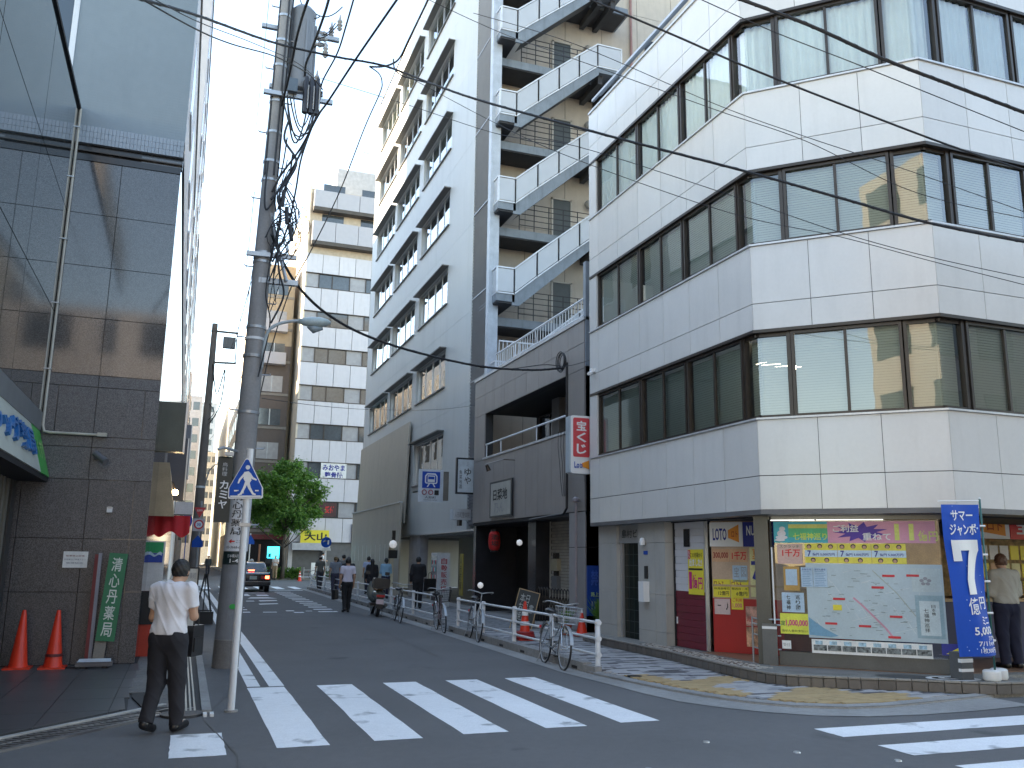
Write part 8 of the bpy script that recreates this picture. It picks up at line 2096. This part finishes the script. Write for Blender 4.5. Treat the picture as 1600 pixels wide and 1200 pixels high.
# walkers on and beside the right pavement
GP = 'pedestrians walking up the right pavement'
person('man in a white shirt and black trousers carrying a black briefcase, walking in the road', (5.05, 28.7, 0), 8, 1.69, ('shirt', (.66, .62, .72)), (.015, .015, .018), stride=.25, arms=('down', 'down'), vox=.014, group=GP)
bag('black briefcase in the left hand of the man walking in the road', (4.68, 28.72, .40), .34, .30, .1, leather, 60)
person('man in a dark suit standing at the tower entrance with a shoulder bag', (7.62, 29.7, .05), -10, 1.72, ('jacket', (.014, .014, .017)), (.014, .014, .017), stride=.12, arms=('down', 'front'), vox=.014, head=(0, .03), group=GP)
bag('black shoulder bag at the hip of the man in the dark suit', (8.02, 29.62, .62), .40, .42, .16, leather, 20, 'shoulder_bag', .2)
person('woman in a light blue blouse and dark skirt near the beige screen', (8.1, 37.0, .05), 5, 1.66, ('shirt', (.30, .50, .66)), (.02, .02, .05), stride=.1, arms=('front', 'front'), hair_len=.06, untuck=.14, vox=.018, group=GP, long_sleeve=True, bulk=1.08)
person('woman with long black hair in dark clothes behind the scooter', (7.35, 36.2, .05), 0, 1.62, ('jacket', (.02, .018, .02)), (.03, .025, .03), stride=.2, hair_len=.28, vox=.018, group=GP)
person('man in a pale blue shirt beyond the dark-haired woman', (8.25, 41.5, .05), 0, 1.72, ('shirt', (.50, .56, .74)), (.03, .03, .05), stride=.2, vox=.018, group=GP)
person('person in a black sleeveless top over white sleeves behind the briefcase man', (5.85, 33.2, .05), -4, 1.68, ('jacket', (.02, .02, .024)), (.02, .02, .025), stride=.35, vox=.018, group=GP)
person('tall man in a grey shirt walking ahead of the group', (7.6, 44.5, .05), 0, 1.80, ('shirt', (.22, .21, .20)), (.10, .09, .08), stride=.3, untuck=.1, vox=.018, group=GP)
person('person with light brown hair just ahead of the briefcase man', (6.55, 40.5, .05), 0, 1.70, ('shirt', (.20, .22, .26)), (.05, .05, .08), stride=.3, vox=.018, group=GP, hair=M('hair_brown', (.16, .11, .05), .6))
person('bald man in an olive grey shirt at the head of the group by the rail', (6.75, 46.5, .05), 6, 1.72, ('shirt', (.13, .13, .115)), (.06, .06, .07), stride=.3, untuck=.1, vox=.018, group=GP, bald=True)
person('person in a blue-grey top walking beside the far guardrail', (7.0, 42.8, .05), -5, 1.64, ('shirt', (.18, .24, .34)), (.10, .16, .30), stride=.3, untuck=.1, vox=.018, group=GP, hair_len=.05)
person('older man in a grey shirt and navy trousers standing at the lottery counter', (11.95, 10.35, .2), -14, 1.70, ('shirt', (.36, .345, .29)), (.012, .014, .035), stride=0., arms=('front', 'front'), head=(.0, .03), vox=.010, bulk=1.18, long_sleeve=True, hair=M('hair_thin', (.10, .05, .03), .5))
person('person in a white shirt and tan trousers waiting under the tree across the avenue', (6.6, 68.2, .1), 150, 1.70, ('shirt', (.70, .68, .66)), (.30, .22, .13), arms=('phone', 'down'), vox=.022)
person('person in a white top riding past the white board across the avenue', (9.7, 66.5, .45), -90, 1.62, ('shirt', (.75, .74, .73)), (.03, .03, .04), arms=('front', 'front'), lean=.2, vox=.022)
person('distant figure in dark clothes in the far street, the left one', (1.35, 88, 0), 170, 1.70, ('jacket', (.03, .03, .035)), (.03, .03, .04), stride=.3, vox=.024)
person('distant figure in dark clothes in the far street, the right one', (2.2, 80, 0), 180, 1.72, ('jacket', (.02, .025, .03)), (.02, .02, .03), stride=.3, vox=.024)
def simple_bike(x, y, rz, label):
    t = bicycle(label, x, y, rz, bdark, galv, 0, None); t.location.z = .1; return t
simple_bike(9.7, 66.5, 90, 'bicycle ridden by the person in white across the avenue')
for k in range(6): pass
PB = thing('planter', 'bushy green planter with bicycles beside it down the far street', 'plant', (4.4, 84, 0)); obj('box', B().box(4.3, 5.2, 84, 88, .12, .5), M('wood_brown'), PB)
tag(shrub_mass('shrub', '', 4.3, 5.2, 86, .5, 1.4, 900, 15), 'green shrub at the corner of the brown block', 'shrub')
tag(obj('red_awning', B().prism([(3.6, 83), (5.2, 83), (5.2, 86), (3.6, 86)], 2.6, 2.9), M('awning_red')), 'dull red shop awning at the corner of the brown block', 'awning')
